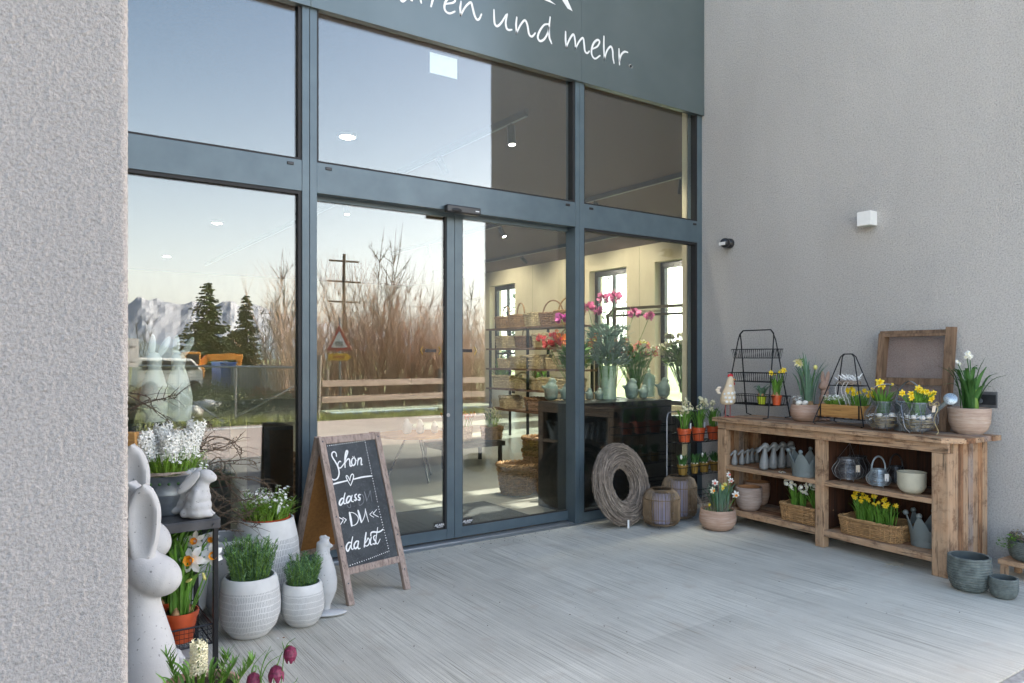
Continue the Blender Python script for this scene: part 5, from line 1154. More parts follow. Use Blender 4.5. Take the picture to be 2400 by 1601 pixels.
for a, b in ((0.0, 0.07), (SLN-0.075, SLN-0.002)): MB().box((a, CD-0.06, 0.001), (b, CD, CT-0.036)).obj('post', 'rustic_z', cu, smooth=False, bevel=0.003)
# sides of upright boards
for xs0, xs1 in ((0.002, 0.022), (SLN-0.024, SLN+0.0)):
    mb = MB(); w_ = (CD - 0.13)/6; y0 = 0.067
    for i in range(6): mb.box((xs0 + rnd_.uniform(0, 0.004), y0 + i*w_, 0.10 - rnd_.uniform(0, 0.03)), (xs1 - rnd_.uniform(0, 0.004), y0 + (i+1)*w_ - 0.002, CT-0.037))
    mb.obj('side_boards', 'rustic_z', cu, smooth=False, bevel=0.0015)
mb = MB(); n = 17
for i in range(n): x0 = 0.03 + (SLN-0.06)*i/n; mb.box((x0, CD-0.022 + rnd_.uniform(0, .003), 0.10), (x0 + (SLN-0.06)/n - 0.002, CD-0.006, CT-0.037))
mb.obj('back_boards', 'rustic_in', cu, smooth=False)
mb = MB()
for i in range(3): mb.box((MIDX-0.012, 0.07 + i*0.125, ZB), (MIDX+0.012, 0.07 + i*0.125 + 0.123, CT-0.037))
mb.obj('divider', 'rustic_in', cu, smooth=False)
for z, th, nm in ((ZM, 0.032, 'shelf'), (ZB, 0.045, 'bottom_shelf')):
    for x0, x1 in ((0.087, MIDX-0.037), (MIDX+0.037, SLN-0.107)):
        mb = MB(); 
        for i in range(4): a = 0.004 + i*(CD-0.03)/4; mb.box((x0, a, z-th), (x1, a + (CD-0.03)/4 - 0.0015, z))
        mb.obj(nm, 'rustic_x', cu, smooth=False, bevel=0.002)

def on_top(u, v): p = PZ(u, v, CT + 0.001); return p
def clampw(p, m=0.06):                              # keep clear of the wall
    p.x = min(p.x, WX - m); return p
def back(p, r): n_ = Vector((p.x, p.y, 0)).normalized(); return p + n_*r    # from the front foot of a round thing to its middle
# hen figure
e = thing('hen_figurine', 'cream hen figurine with white dots and red comb, left on the shelf top', 'figurine', tuple(on_top(1705, 978)), CR, None, 1.25)
simple('cream_paint', (0.62, 0.50, 0.34), 0.6, var=0.06); simple('comb_red', (0.50, 0.02, 0.03), 0.5); simple('rust_red', (0.36, 0.06, 0.05), 0.5)
mb = MB(); mb.lathe([(0, 0.085), (0.035, 0.087), (0.049, 0.10), (0.052, 0.13), (0.046, 0.165), (0.034, 0.20), (0.026, 0.235), (0.022, 0.262), (0.012, 0.278), (0, 0.28)], 28); mb.v = [(x + (z-0.1)*0.12, y*0.8, z) for x, y, z in mb.v]
mb.obj('body', 'cream_paint', e)
for a, z, r_ in ((-1.6, 0.215, 0.009), (-1.8, 0.165, 0.0085), (-1.25, 0.165, 0.009), (-1.0, 0.135, 0.011), (-2.1, 0.135, 0.008), (-1.6, 0.135, 0.0085), (-1.9, 0.108, 0.009), (-1.35, 0.108, 0.010), (-0.8, 0.17, 0.009), (-2.4, 0.16, 0.008)):
    rr = 0.0535 if z < 0.15 else (0.048 if z < 0.19 else 0.0305); MB().ell((rr*math.cos(a) + (z-0.1)*0.12, rr*math.sin(a)*0.8, z), (r_*abs(math.sin(a))+0.002, 0.002, r_), (0, 0, a + R(90)), 12, 6).obj('white_dot', 'white_paint', e)
mb = MB()
for x, z in ((0.008, 0.283), (0.020, 0.288), (0.032, 0.281)): mb.ell((x, 0, z), (0.008, 0.004, 0.012), (0, 0.2, 0), 8, 6)
mb.obj('comb', 'comb_red', e); MB().ell((0.040, 0, 0.238), (0.006, 0.004, 0.018), (0, -0.3, 0)).ell((0.047, 0, 0.228), (0.004, 0.003, 0.010)).obj('wattle', 'comb_red', e)
MB().lathe([(0.006, 0), (0, 0.018)], 8).xf(Matrix.Translation((0.042, 0, 0.258)) @ Matrix.Rotation(R(100), 4, 'Y')).obj('beak', 'orange_cup', e)
mb = MB()
for k, (dx, dz) in enumerate(((-0.058, 0.20), (-0.066, 0.185), (-0.060, 0.168))): mb.ell((dx, 0, dz), (0.016, 0.004, 0.010), (0, 0.3*k - 0.2, 0), 10, 6)
mb.obj('tail', 'tag_paper', e)
mb = MB()
for x in (-0.014, 0.018): mb.tube([(x, 0, 0.09), (x, 0, 0.004)], 0.0028, 6); mb.tube([(x-0.012, 0, 0.003), (x+0.03, -0.004, 0.003)], 0.0026, 6); mb.tube([(x, 0, 0.003), (x+0.022, -0.016, 0.003)], 0.0024, 6)
mb.obj('legs', 'rust_red', e)
# tiered wire rack: two bent frames crossing, three baskets
e = thing('wire_rack', 'tall black wire rack with three long baskets on the left of the shelf top', 'wire rack', (0, 0, 0))
fl0, fl1 = clampw(on_top(1728, 972)), clampw(on_top(1768, 962))
A_ = on_top(1732, 973); B_ = on_top(1764, 968); C_ = on_top(1822, 982); Dd = on_top(1860, 978)
rp = L0 + UP*0
def cw(x, y, z): return c2w(x, y, z)
# in shelf unit coordinates
def inv(p): q = p - L0; return (q.dot(CX), q.dot(CY))
xa, xb = inv(A_)[0] + 0.015, inv(C_)[0] + 0.035
HR = 0.735; yb0, yb1, ym = 0.12, 0.40, 0.26
def rframe(y0, y1, x0, x1, r_=0.0055):
    P = [(x0 + 0.05, y0, 0.0), (x0, y0, 0.010), (x0 + 0.012, y0 + (y1-y0)*0.25, HR*0.25), (x0 + 0.045, y0 + (y1-y0)*0.88, HR*0.88), (x0 + 0.055, y1 - 0.004, HR*0.96), (x0 + 0.085, y1, HR), (x1 - 0.085, y1, HR), (x1 - 0.055, y1 - 0.004, HR*0.96), (x1 - 0.045, y0 + (y1-y0)*0.88, HR*0.88), (x1 - 0.012, y0 + (y1-y0)*0.25, HR*0.25), (x1, y0, 0.010), (x1 - 0.05, y0, 0.0)]
    return MB().tube([c2w(x, y, CT + 0.007 + z) for x, y, z in P], r_, 7)
x0r, x1r = xa, xb
rframe(yb0, ym, x0r, x1r).tube([c2w(x0r + 0.05, yb0, CT + 0.007), c2w(x0r + 0.05, yb1, CT+0.007)], 0.0001, 3).obj('front_frame', 'black_metal', e)
rframe(yb1, ym, x0r + 0.005, x1r - 0.005).obj('rear_frame', 'black_metal', e)
def wbasket(z, x0, x1, y0, y1, h, flare=0.012, name='wire_basket'):
    mb = MB(); f = flare
    def rim(zz, q): return [c2w(x0-q, y0-q, zz), c2w(x1+q, y0-q, zz), c2w(x1+q, y1+q, zz), c2w(x0-q, y1+q, zz)]
    for zz, q, r_ in ((z, 0, 0.0032), (z+h, f, 0.0035)): mb.tube(rim(zz, q), r_, 5, closed=True)
    nx = 20; ny = 7
    for i in range(nx+1):
        t = i/nx
        for y, s_ in ((y0, -1), (y1, 1)): mb.tube([c2w(x0+(x1-x0)*t, y, z), c2w(x0-f+(x1-x0+2*f)*t, y + s_*f, z+h)], 0.0016, 4)
        mb.tube([c2w(x0+(x1-x0)*t, y0, z), c2w(x0+(x1-x0)*t, y1, z)], 0.0016, 4)
    for i in range(1, ny):
        t = i/ny
        for x, s_ in ((x0, -1), (x1, 1)): mb.tube([c2w(x, y0+(y1-y0)*t, z), c2w(x + s_*f, y0-f+(y1-y0+2*f)*t, z+h)], 0.0016, 4)
    return mb.obj(name, 'black_metal', e)
for zr, sh, dp in ((0.505, 0.040, 0.055), (0.305, 0.026, 0.085), (0.115, 0.012, 0.115)): wbasket(CT + zr, x0r + sh - 0.01, x1r - sh + 0.01, ym - dp, ym + dp, 0.075)
RKZ = CT + 0.115 + 0.004
def rackpos(u):
    r = ray(u, 838); n = CY; t = (c2w(0, ym - 0.03, 0)).dot(n)/r.dot(n); p = r*t; return Vector((p.x, p.y, RKZ))
# pots in the rack
e = thing('lime_pot', 'small lime green pot of striped grassy leaves in the lowest rack basket', 'potted plant', tuple(rackpos(1785)), 0, None, 1.25); plastic_pot(0.032, 0.055).obj('pot', 'lime_plastic', e); soil_disc(e, 0.028, 0.05)
mb = MB(); leafclump(mb, 26, 0.02, 0.09, 0.065, 0.010, base=0.05, droop=0.6); mb.obj('leaves', 'leaf_blue', e, smooth=False)
for k in range(3): MB().ell(tuple(polar(0.014, k*2.1, 0.062)), (0.010, 0.010, 0.012)).obj('bulb', 'bulb', e)
e = pot_daff('small orange pot of yellow daffodils in the lowest rack basket', rackpos(1820), 0.043, 0.080, 60, 0.17, [(-0.050, -0.02, 0.265, 0.026), (0.055, -0.01, 0.285, 0.027), (0.025, 0.0, 0.272, 0.014), (-0.01, 0.0, 0.255, 0.011)], petal='yellow_petal', cup='yellow_petal', lw=0.008, spread=0.06)
# terracotta bowl with tall daffodil
def clay_bowl(e, r, h, mat='clay_pink', belly=0.55, rim=0.92, n=44):
    pr = [(0, 0), (r*0.62, 0), (r*0.80, h*0.10), (r*0.97, h*0.34), (r*1.0, h*belly), (r*0.985, h*0.72), (r*rim, h*0.96), (r*rim*0.985, h), (r*rim*0.92, h), (r*rim*0.90, h*0.93), (r*0.9, h*0.6), (0, h*0.55)]
    MB().lathe(pr, n, mats=[0]*8 + [1]*3).obj('pot', [mat, 'clay_inside'], e)
p = back(on_top(1888, 989), 0.085); e = thing('clay_bowl', 'round clay bowl with tall daffodils and white eggs on the shelf top', 'planter', tuple(p), CR); clay_bowl(e, 0.118, 0.135); soil_disc(e, 0.1, 0.118)
mb = MB(); leafclump(mb, 32, 0.05, 0.42, 0.13, 0.015, base=0.12, droop=0.10, c=(0.025, 0)); mb.obj('leaves', 'leaf_blue', e, smooth=False)
for k in range(5): MB().lathe([(0, -0.012), (0.017, -0.004), (0.018, 0.008), (0.010, 0.024), (0.006, 0.035)], 10).obj('bulb', 'bulb', e, loc=(0.02 + rnd(-.045, .045), -0.03 + rnd(-.02, .02), 0.128))
for k, (x, y, z, s) in enumerate(((-0.068, -0.02, 0.475, 0.036), (-0.052, -0.03, 0.460, 0.034), (-0.045, 0.0, 0.480, 0.028))):
    mb = MB(); daffodil(mb, Vector((0, 0, 0)), (-0.7, -0.5, -0.35), s, curl=-0.5, cup=0.8); mb.obj('flower', ['cream_petal', 'pale_yellow'], e, smooth=False, loc=(x, y, z)); mg = MB(); mg.tube(crv([(0.0, 0, 0.12), (-0.02, 0, 0.38), (-0.015, 0, 0.475), (x + 0.02, y, z + 0.02), (x + 0.008, y, z + 0.004)], 4), 0.003, 5); mg.obj('flower_stem', 'leaf', e)
mb = MB(); mb.ell((0.075, -0.01, 0.43), (0.016, 0.016, 0.020)).obj('bud', 'pale_yellow', e); mg = MB(); stem(mg, (0.02, 0, 0.12), (0.075, -0.01, 0.42)); mg.obj('flower_stem', 'leaf', e)
small_flowers(e, 60, 0.045, 0.155, 0.205, 0.008, (-0.070, -0.01), stemm='dry_twig')
for k, (x, y) in enumerate(((-0.035, -0.075), (-0.078, -0.06))):
    tag(MB().ell((0, 0, 0), (0.020, 0.020, 0.026), (R(70), 0, k), 16, 10).obj('decorative_egg', 'egg_white', loc=Vector(e.location) + RT*x + FW*y + UP*0.150), ['white egg on the rim of the round clay bowl, right one', 'white egg on the rim of the round clay bowl, left one'][k], 'egg', 'white eggs in the planters')
# clay rabbit behind
p = clampw(on_top(1950, 985), 0.10); e = thing('clay_rabbit', 'brown clay rabbit standing behind the wooden flower box', 'figurine', (p.x, p.y, CT+0.001), CR)
mb = MB()
for z, r_ in ((0.10, 0.042), (0.14, 0.048), (0.18, 0.045), (0.22, 0.034)): mb.ell((0, 0, z), (r_, r_*0.9, 0.04))
mb.ell((-0.004, 0, 0.282), (0.044, 0.038, 0.040)).ell((-0.024, 0, 0.274), (0.028, 0.028, 0.024)); mb.ell((-0.018, 0, 0.05), (0.014, 0.014, 0.05)).ell((0.018, 0, 0.05), (0.014, 0.014, 0.05)).ell((-0.03, -0.01, 0.012), (0.035, 0.018, 0.012)).ell((0.018, -0.015, 0.012), (0.02, 0.03, 0.012))
blob(mb, 'body', 'clay_stone', 0.005, e, 4)
for dx, an in ((0.012, 0.18), (-0.015, -0.05)): MB().ell((dx + math.sin(an)*0.05, 0.0, 0.345), (0.017, 0.009, 0.055), (0, an, 0), 14, 10).obj('ear', 'clay_stone', e)
# A rack with wooden box and nest
e = thing('wire_rack', 'small black wire A frame rack holding a wooden box and a twig nest', 'wire rack', (0, 0, 0))
fa, fb = on_top(1920, 993), on_top(2032, 1004); xa, xb = inv(fa)[0], inv(fb)[0]; ya = min(inv(fa)[1], 0.12) ; ya = max(ya, 0.03); yb_ = ya + 0.26; ym2 = (ya+yb_)/2; xm = (xa+xb)/2; HA = 0.53
for y0 in (ya, yb_):
    P = [(xa+0.02, y0, 0), (xa, y0, 0.008), (xm-0.055, ym2 + (y0-ym2)*0.08, HA-0.02), (xm-0.032, ym2 + (y0-ym2)*0.05, HA), (xm+0.032, ym2 + (y0-ym2)*0.05, HA), (xm+0.055, ym2 + (y0-ym2)*0.08, HA-0.02), (xb, y0, 0.008), (xb-0.02, y0, 0)]
    MB().tube([c2w(x, y, CT+0.006+z) for x, y, z in P], 0.0045, 7).obj('bent_frame', 'black_metal', e)
def atz(z): t = z/HA; return xa + (xm-0.05-xa)*t, xb + (xm+0.05-xb)*t, ya + (ym2-ya)*t, yb_ + (ym2-yb_)*t
for z in (0.058, 0.300):
    p0, p1, q0_, q1_ = atz(z); mb = MB(); mb.tube([c2w(p0, q0_, CT+z), c2w(p1, q0_, CT+z), c2w(p1, q1_, CT+z), c2w(p0, q1_, CT+z)], 0.0035, 6, closed=True)
    for i in range(1, 6): t = i/6; mb.tube([c2w(p0+(p1-p0)*t, q0_, CT+z), c2w(p0+(p1-p0)*t, q1_, CT+z)], 0.0022, 5)
    mb.obj('tier', 'black_metal', e)
p0, p1, q0_, q1_ = atz(0.058)
e = thing('flower_box', 'orange brown wooden box of tiny white flowers and yellow daffodils in the wire rack', 'flower box', tuple(c2w((p0+p1)/2, (q0_+q1_)/2, CT+0.063)), CRZ)
bl_, bw_, bh_ = (p1-p0)*0.96/2, (q1_-q0_)*0.86/2, 0.095
mb = MB(); mb.box((-bl_, -bw_, 0), (bl_, -bw_+0.012, bh_)).box((-bl_, bw_-0.012, 0), (bl_, bw_, bh_)).box((-bl_, -bw_+0.012, 0.0), (-bl_+0.012, bw_-0.012, bh_)).box((bl_-0.012, -bw_+0.012, 0), (bl_, bw_-0.012, bh_)).box((-bl_+0.012, -bw_+0.012, 0.002), (bl_-0.012, bw_-0.012, 0.012))
mb.obj('box', 'crate_wood', e, smooth=False, bevel=0.002)
mb = MB()
for x in (-bl_*0.93, bl_*0.80): mb.box((x, -bw_-0.0015, 0.0), (x+0.012, -bw_+0.0005, bh_))
mb.obj('iron_straps', 'black_metal', e, smooth=False)
MB().box((-bl_+0.013, -bw_+0.013, 0.05), (bl_-0.013, bw_-0.013, 0.068)).obj('soil', 'soil', e, smooth=False)
mb = MB(); leafclump(mb, 200, 0.055, 0.075, 0.06, 0.008, base=0.065, c=(-bl_*0.5, -0.02), droop=0.4); leafclump(mb, 60, 0.05, 0.12, 0.05, 0.008, base=0.065, c=(bl_*0.5, 0), droop=0.2); mb.obj('leaves', 'leaf', e, smooth=False)
small_flowers(e, 110, 0.085, 0.125, 0.165, 0.0075, (-bl_*0.5, -0.03))
for k in range(11):
    mb = MB(); x = bl_*rnd(0.0, 1.1); z = rnd(0.165, 0.215); y = rnd(-0.06, 0.03); daffodil(mb, Vector((0, 0, 0)), (rnd(-.4, .4) , -1, rnd(-.1, .5)), 0.021, cup=1.3); mb.obj('flower', ['yellow_petal', 'yellow_petal'], e, smooth=False, loc=(x, y, z)); mg = MB(); stem(mg, (x*0.8, y*0.6, 0.07), (x, y+0.008, z), 0.002); mg.obj('flower_stem', 'leaf', e)
p0, p1, q0_, q1_ = atz(0.300)
e = thing('twig_nest', 'flat nest of bark and white feathers on the upper tier of the small rack', 'nest', tuple(c2w((p0+p1)/2, (q0_+q1_)/2, CT+0.307)), CRZ)
mb = MB()
for k in range(46): a = rnd(0, 6.28); r_ = rnd(0.045, 0.078); mb.tube([Vector((1.25*r_*math.cos(a+t*0.3), 0.75*r_*math.sin(a+t*0.3), rnd(0.0, 0.03))) for t in range(5)], rnd(0.002, 0.005), 4)
mb.obj('twigs', 'dry_twig', e, smooth=False); mb = MB()
for k in range(30): c = Vector((rnd(-.08, .08), rnd(-.04, .04), rnd(0.03, 0.05))); d = Vector((rnd(-1, 1), rnd(-.6, .6), rnd(0, .9))).normalized(); mb.blade([c, c + d*0.025, c + d*0.05], [0.003, 0.010, 0.001], d.orthogonal())
mb.obj('feathers', 'tag_white', e, smooth=False)
mb = MB()
for x in (-0.03, 0.02, 0.05):
    c = Vector((x - 0.01, -0.06, 0.02)); mb.tube(crv([c, c + Vector((-0.02, -0.01, -0.06)), c + Vector((0.01, -0.015, -0.13)), c + Vector((0.03, -0.01, -0.19))], 4), 0.0016, 4)
mb.obj('hanging_strings', 'tag_white', e)
# two wire egg baskets with glass, straw, eggs and daffodils
def egg_basket(label, p, rz, s, fl, side):
    e = thing('wire_flower_basket', label, 'wire basket', tuple(p), rz, None, s)
    pr = [(0.045, 0.012), (0.078, 0.028), (0.098, 0.055), (0.104, 0.082), (0.096, 0.110), (0.074, 0.134), (0.060, 0.150), (0.060, 0.165), (0.064, 0.172)]
    mb = MB()
    for i in range(26):
        t = i/25*(len(pr)-1); k = min(int(t), len(pr)-2); f = t-k; r_ = pr[k][0]*(1-f)+pr[k+1][0]*f; z = pr[k][1]*(1-f)+pr[k+1][1]*f
        mb.tube([polar(r_, a*math.pi/14, z) for a in range(28)], 0.0009, 4, closed=True)
    for j in range(10): a = j*math.pi/5; mb.tube([polar(r_, a, z) for r_, z in pr], 0.0018, 5)
    for j in range(3): a = j*2.1 + 0.4; mb.tube([polar(0.05, a-0.12, 0.02), polar(0.062, a, 0.0), polar(0.05, a+0.12, 0.02)], 0.0022, 5)
    mb.obj('wire_cage', 'grey_wire', e)
    mb = MB(); mb.tube(crv([(-0.064, 0, 0.165), (-0.085, -0.01, 0.22) , (-0.06, -0.03, 0.26), (0, -0.04, 0.275), (0.06, -0.03, 0.26), (0.085, -0.01, 0.22), (0.064, 0, 0.165)] if side == 0 else [(-0.064, 0, 0.165), (-0.10, -0.02, 0.16), (-0.115, -0.06, 0.10), (-0.11, -0.075, 0.04), (-0.085, -0.08, 0.01)], 5), 0.0025, 5); mb.obj('handle', 'grey_wire', e)
    MB().lathe([(0, 0.06), (0.035, 0.06), (0.045, 0.11), (0.052, 0.172), (0.050, 0.172), (0.043, 0.11), (0, 0.065)], 20).obj('glass', 'clear_glass', e)
    mb = MB()
    for k in range(90): a = rnd(0, 6.28); r_ = rnd(0.03, 0.09); z = 0.025 + rnd(0, 0.055); dz = rnd(-.01, .01); r_ = min(r_, 0.045 + z*0.9); mb.tube([polar(r_, a+t*0.3, z + dz*t*0.4) for t in range(5)], rnd(0.0010, 0.0022), 4)
    mb.obj('straw_nest', 'straw', e, smooth=False)
    mb = MB()
    for k in range(24): a = rnd(0, 6.28); c = polar(rnd(0.05, 0.085), a, rnd(0.075, 0.10)); d = Vector((rnd(-1, 1), rnd(-1, 1), rnd(-.2, .5))).normalized(); mb.blade([c, c+d*0.015, c+d*0.03], [0.002, 0.009, 0.001], d.orthogonal())
    mb.obj('feathers', 'tag_white', e, smooth=False)
    mb = MB(); leafclump(mb, 44, 0.035, 0.15, 0.085, 0.009, base=0.10, droop=0.15); mb.obj('leaves', 'leaf', e, smooth=False)
    for (x, y, z, sz) in fl:
        mb = MB(); daffodil(mb, Vector((0, 0, 0)), (rnd(-.5, .5), -1, rnd(-.1, .5)), sz, cup=1.3); mb.obj('flower', ['yellow_petal', 'yellow_petal'], e, smooth=False, loc=(x, y, z)); mg = MB(); mg.tube(crv([(x*0.3, y*0.3, 0.11), (x*0.8, y*0.5+0.01, z-0.03), (x, y+0.008, z)], 4), 0.0022, 5); mg.obj('flower_stem', 'leaf', e)
    mb = MB(); sx = 0.05 if side == 0 else 0.055
    mb.tube(crv([(sx, -0.06, 0.165), (sx+0.02, -0.07, 0.14), (sx-0.01, -0.085, 0.08), (sx+0.01, -0.09, 0.02), (sx, -0.09, 0.0)], 4), 0.0024, 4)
    for q in (-1, 1): mb.tube(crv([(sx, -0.06, 0.165), (sx+q*0.022, -0.065, 0.178), (sx+q*0.026, -0.068, 0.158), (sx, -0.06, 0.165)], 4), 0.0022, 4)
    mb.obj('ribbon', 'straw' if side else 'grey_wire', e)
    if side: MB().obox((0.048, -0.078, 0.140), (0.011, 0.004, 0), (0.0004, -0.001, 0), (0.003, 0, 0.018)).obj('price_tag', 'tag_paper', e, smooth=False)
    return e
p = back(on_top(2070, 1010), 0.07); e1 = egg_basket('left wire egg basket with straw and yellow daffodils in front of the sieve', p, CR, 1.18, [(-0.030, -0.02, 0.285, 0.028), (-0.005, -0.01, 0.265, 0.015), (-0.065, 0, 0.245, 0.010), (0.055, 0, 0.27, 0.011), (-0.04, -0.03, 0.27, 0.018), (0.0, 0.0, 0.25, 0.010)], 0)
p2 = back(on_top(2150, 1017), 0.07); e2 = egg_basket('right wire egg basket with eggs, paper tag and the most yellow daffodils', p2, CR, 1.2, [(-0.095, -0.02, 0.225, 0.020), (-0.05, -0.03, 0.22, 0.022), (-0.055, -0.04, 0.20, 0.020), (-0.01, -0.03, 0.25, 0.022), (0.005, -0.04, 0.235, 0.020), (0.035, -0.03, 0.232, 0.021), (0.05, -0.03, 0.22, 0.018), (0.085, -0.01, 0.225, 0.019), (0.055, -0.04, 0.19, 0.020), (0.068, -0.03, 0.20, 0.015)], 1)
k = 0
for base, s_, lst, nm in ((p, 1.18, ((-0.045, -0.045), (0.02, -0.06), (0.045, -0.03)), 'left'), (p2, 1.2, ((-0.05, -0.05), (-0.01, -0.065), (0.035, -0.05), (-0.055, 0.0)), 'right')):
    for x, y in lst:
        tag(MB().ell((0, 0, 0), (0.016, 0.016, 0.021), (R(80), 0, k*0.9), 14, 9).obj('decorative_egg', 'egg_white', loc=base + (RT*x + FW*y)*s_ + UP*(0.108 + 0.004*(k % 2))), 'white egg lying in the straw of the %s wire egg basket' % nm, 'egg', 'white eggs in the %s wire basket' % nm); k += 1
# watering can
p = Vector((5.17, 2.644, CT)); e = thing('watering_can', 'pale blue grey metal watering can behind the wire egg baskets', 'watering can', (p.x, p.y, CT+0.001), CRZ)
pr = [(0, 0), (0.078, 0), (0.080, 0.008), (0.075, 0.05), (0.078, 0.055), (0.073, 0.075), (0.076, 0.08), (0.070, 0.19), (0.074, 0.195), (0.072, 0.2), (0.066, 0.2), (0.064, 0.10), (0, 0.09)]
MB().lathe(pr, 36, sx=1.1, sy=0.85).obj('can_body', 'blue_zinc', e)
mb = MB(); c = crv([(-0.07, 0, 0.16), (-0.065, 0, 0.26), (0.01, 0, 0.345), (0.085, 0, 0.30), (0.105, 0, 0.22), (0.078, 0, 0.14)], 6); mb.blade(c, [0.022]*len(c), (0, 1, 0)); mb.blade([q + Vector((0, 0, -0.003)) for q in c], [0.020]*len(c), (0, 1, 0)); mb.obj('handle', 'blue_zinc', e)
mb = MB().tube([(0.07, 0, 0.05), (0.20, -0.02, 0.14), (0.298, -0.035, 0.22)], [0.020, 0.014, 0.013], 14); mb.obj('spout', 'blue_zinc', e)
d = Vector((0.45, -0.75, 0.35)).normalized(); mb = MB().lathe([(0.012, -0.04), (0.040, 0.0), (0.041, 0.004), (0.036, 0.010), (0, 0.014)], 26)
M_ = Matrix.Translation((0.318, -0.045, 0.235)) @ d.to_track_quat('Z', 'Y').to_matrix().to_4x4(); mb.xf(M_); mb.obj('rose', 'blue_zinc', e)
mb = MB()
for rr, n in ((0.008, 5), (0.017, 9), (0.027, 14)):
    for j in range(n): mb.ell(tuple(polar(rr, j*2*math.pi/n, 0.0125 - rr*0.05)), (0.0018, 0.0018, 0.001), nu=6, nv=4)
mb.xf(M_); mb.obj('rose_holes', 'black_rubber', e)
# sieve leaning on the wall
e = thing('garden_sieve', 'old wooden garden sieve with rusty wire mesh leaning on the stucco wall', 'sieve', (0, 0, 0))
yT0, yT1 = PX(2070, 830, WX-0.06).y, PX(2242, 830, WX-0.06).y; zT = PX(2150, 770, WX-0.05).z; lean = 0.10
def sv(a, t, n=0.0): return Vector((WX - 0.045 - lean*(1-t) - n, yT0 + (yT1-yT0)*a, CT + 0.002 + (zT-CT)*t))
simple('rusty_mesh', (0.24, 0.15, 0.13), 0.8, var=0.3, scale=8)
def sbar(a0, a1, t0, t1, n0, n1, nm='frame_board'):
    vs = [sv(a, t, n) for n in (n0, n1) for t in (t0, t1) for a in (a0, a1)]
    MB().add(vs, [(0,1,3,2), (4,6,7,5), (0,4,5,1), (2,3,7,6), (0,2,6,4), (1,5,7,3)]).obj(nm, 'sieve_wood', e, smooth=False, bevel=0.002)
sbar(0, 0.085, 0, 0.955, 0, 0.075); sbar(0.912, 1.0, 0, 1.0, 0, 0.075); sbar(0.0855, 0.9115, 0.915, 0.945, 0, 0.072); sbar(-0.04, 0.9115, 0.9455, 0.98, 0.0, 0.02); sbar(0.0855, 0.9115, 0.0, 0.06, 0, 0.07)
sbar(0.0855, 0.9115, 0.43, 0.50, 0.012, 0.045, 'cross_bar')
mb = MB(); nx, nz = 58, 84
for i in range(nx): a = 0.085 + 0.825*i/(nx-1); mb.tube([sv(a, 0.03, 0.006), sv(a, 0.93, 0.006)], 0.0010, 3, caps=False)
for i in range(nz): t = 0.03 + 0.90*i/(nz-1); mb.tube([sv(0.085, t, 0.0075), sv(0.912, t, 0.0075)], 0.0010, 3, caps=False)
mb.obj('wire_mesh', 'rusty_mesh', e, smooth=False)
# pale pot at the right end
p = back(on_top(2272, 1019), 0.08); e = thing('clay_pot', 'pale streaked clay pot with leafy paperwhite narcissus at the right end of the shelf top', 'planter', tuple(p), CR)
pr = [(0, 0), (0.075, 0), (0.105, 0.03), (0.122, 0.08), (0.127, 0.15), (0.129, 0.172), (0.120, 0.175), (0.117, 0.16), (0, 0.13)]
MB().lathe(pr, 48).obj('pot', 'clay_pale', e); soil_disc(e, 0.115, 0.158)
mb = MB(); leafclump(mb, 28, 0.05, 0.37, 0.17, 0.026, base=0.15, droop=0.35); mb.obj('leaves', 'leaf_dark', e, smooth=False)
MB().lathe([(0.016, 0), (0.022, 0.03), (0.014, 0.09), (0.010, 0.2)], 10).obj('stem_base', 'leaf_light', e, loc=(0.02, -0.03, 0.15))
for x, y, z, n_ in ((-0.025, -0.02, 0.53, 11), (-0.085, -0.02, 0.48, 4), (0.005, -0.01, 0.50, 2)):
    mb = MB()
    for k in range(n_): c = Vector((rnd(-.018, .018), rnd(-.012, .012), rnd(-.02, .02))); daffodil(mb, c, (rnd(-1, 1), -1, rnd(-.5, 1)), 0.016, cup=0.6)
    mb.obj('flower_head', ['white_petal', 'cream_petal'], e, smooth=False, loc=(x, y, z)); mg = MB(); mg.tube(crv([(0.0, 0, 0.15), (x*0.4, y, z*0.7), (x, y+0.01, z-0.01)], 4), 0.003, 5); mg.obj('flower_stem', 'leaf_dark', e)

# ---------------------------------------------------------------- inside the shelf unit
def inside(u, v, z, ymin=0.05, ymax=0.40, r=0.0):
    p = back(PZ(u, v, z), r); x, y = inv(p); y = min(max(y, ymin), ymax); q = c2w(x, y, z + 0.0012)
    # keep the traced direction when the depth had to change
    rr = ray(u, 838); t = ((L0 + CY*y).dot(CY))/rr.dot(CY); w_ = rr*t; return Vector((w_.x, w_.y, z + 0.0012))
small = None
for i, (u, v) in enumerate(((1721, 1093), (1738, 1091), (1751, 1089), (1761, 1087), (1773, 1086))):
    y_ = 0.055 + i*0.075; rr = ray(u, 838); t = ((L0 + CY*y_).dot(CY))/rr.dot(CY); w_ = rr*t; w_.z = ZM + 0.0012
    lb = ['front', 'second', 'middle', 'fourth', 'rearmost'][i] + ' small grey rabbit in the row on the upper left shelf'
    if small is None:
        small = thing('rabbit_figurine', lb, 'figurine', w_, CR, 'small grey rabbits in a row'); mb = figure_rabbit(0.140, 1.0)
        mb.v = [p_ for p_ in mb.v]; blob(mb, 'body', 'grey_ceramic', 0.005, small, 4)
    else: dup(small, lb, w_, CR)
tall = None
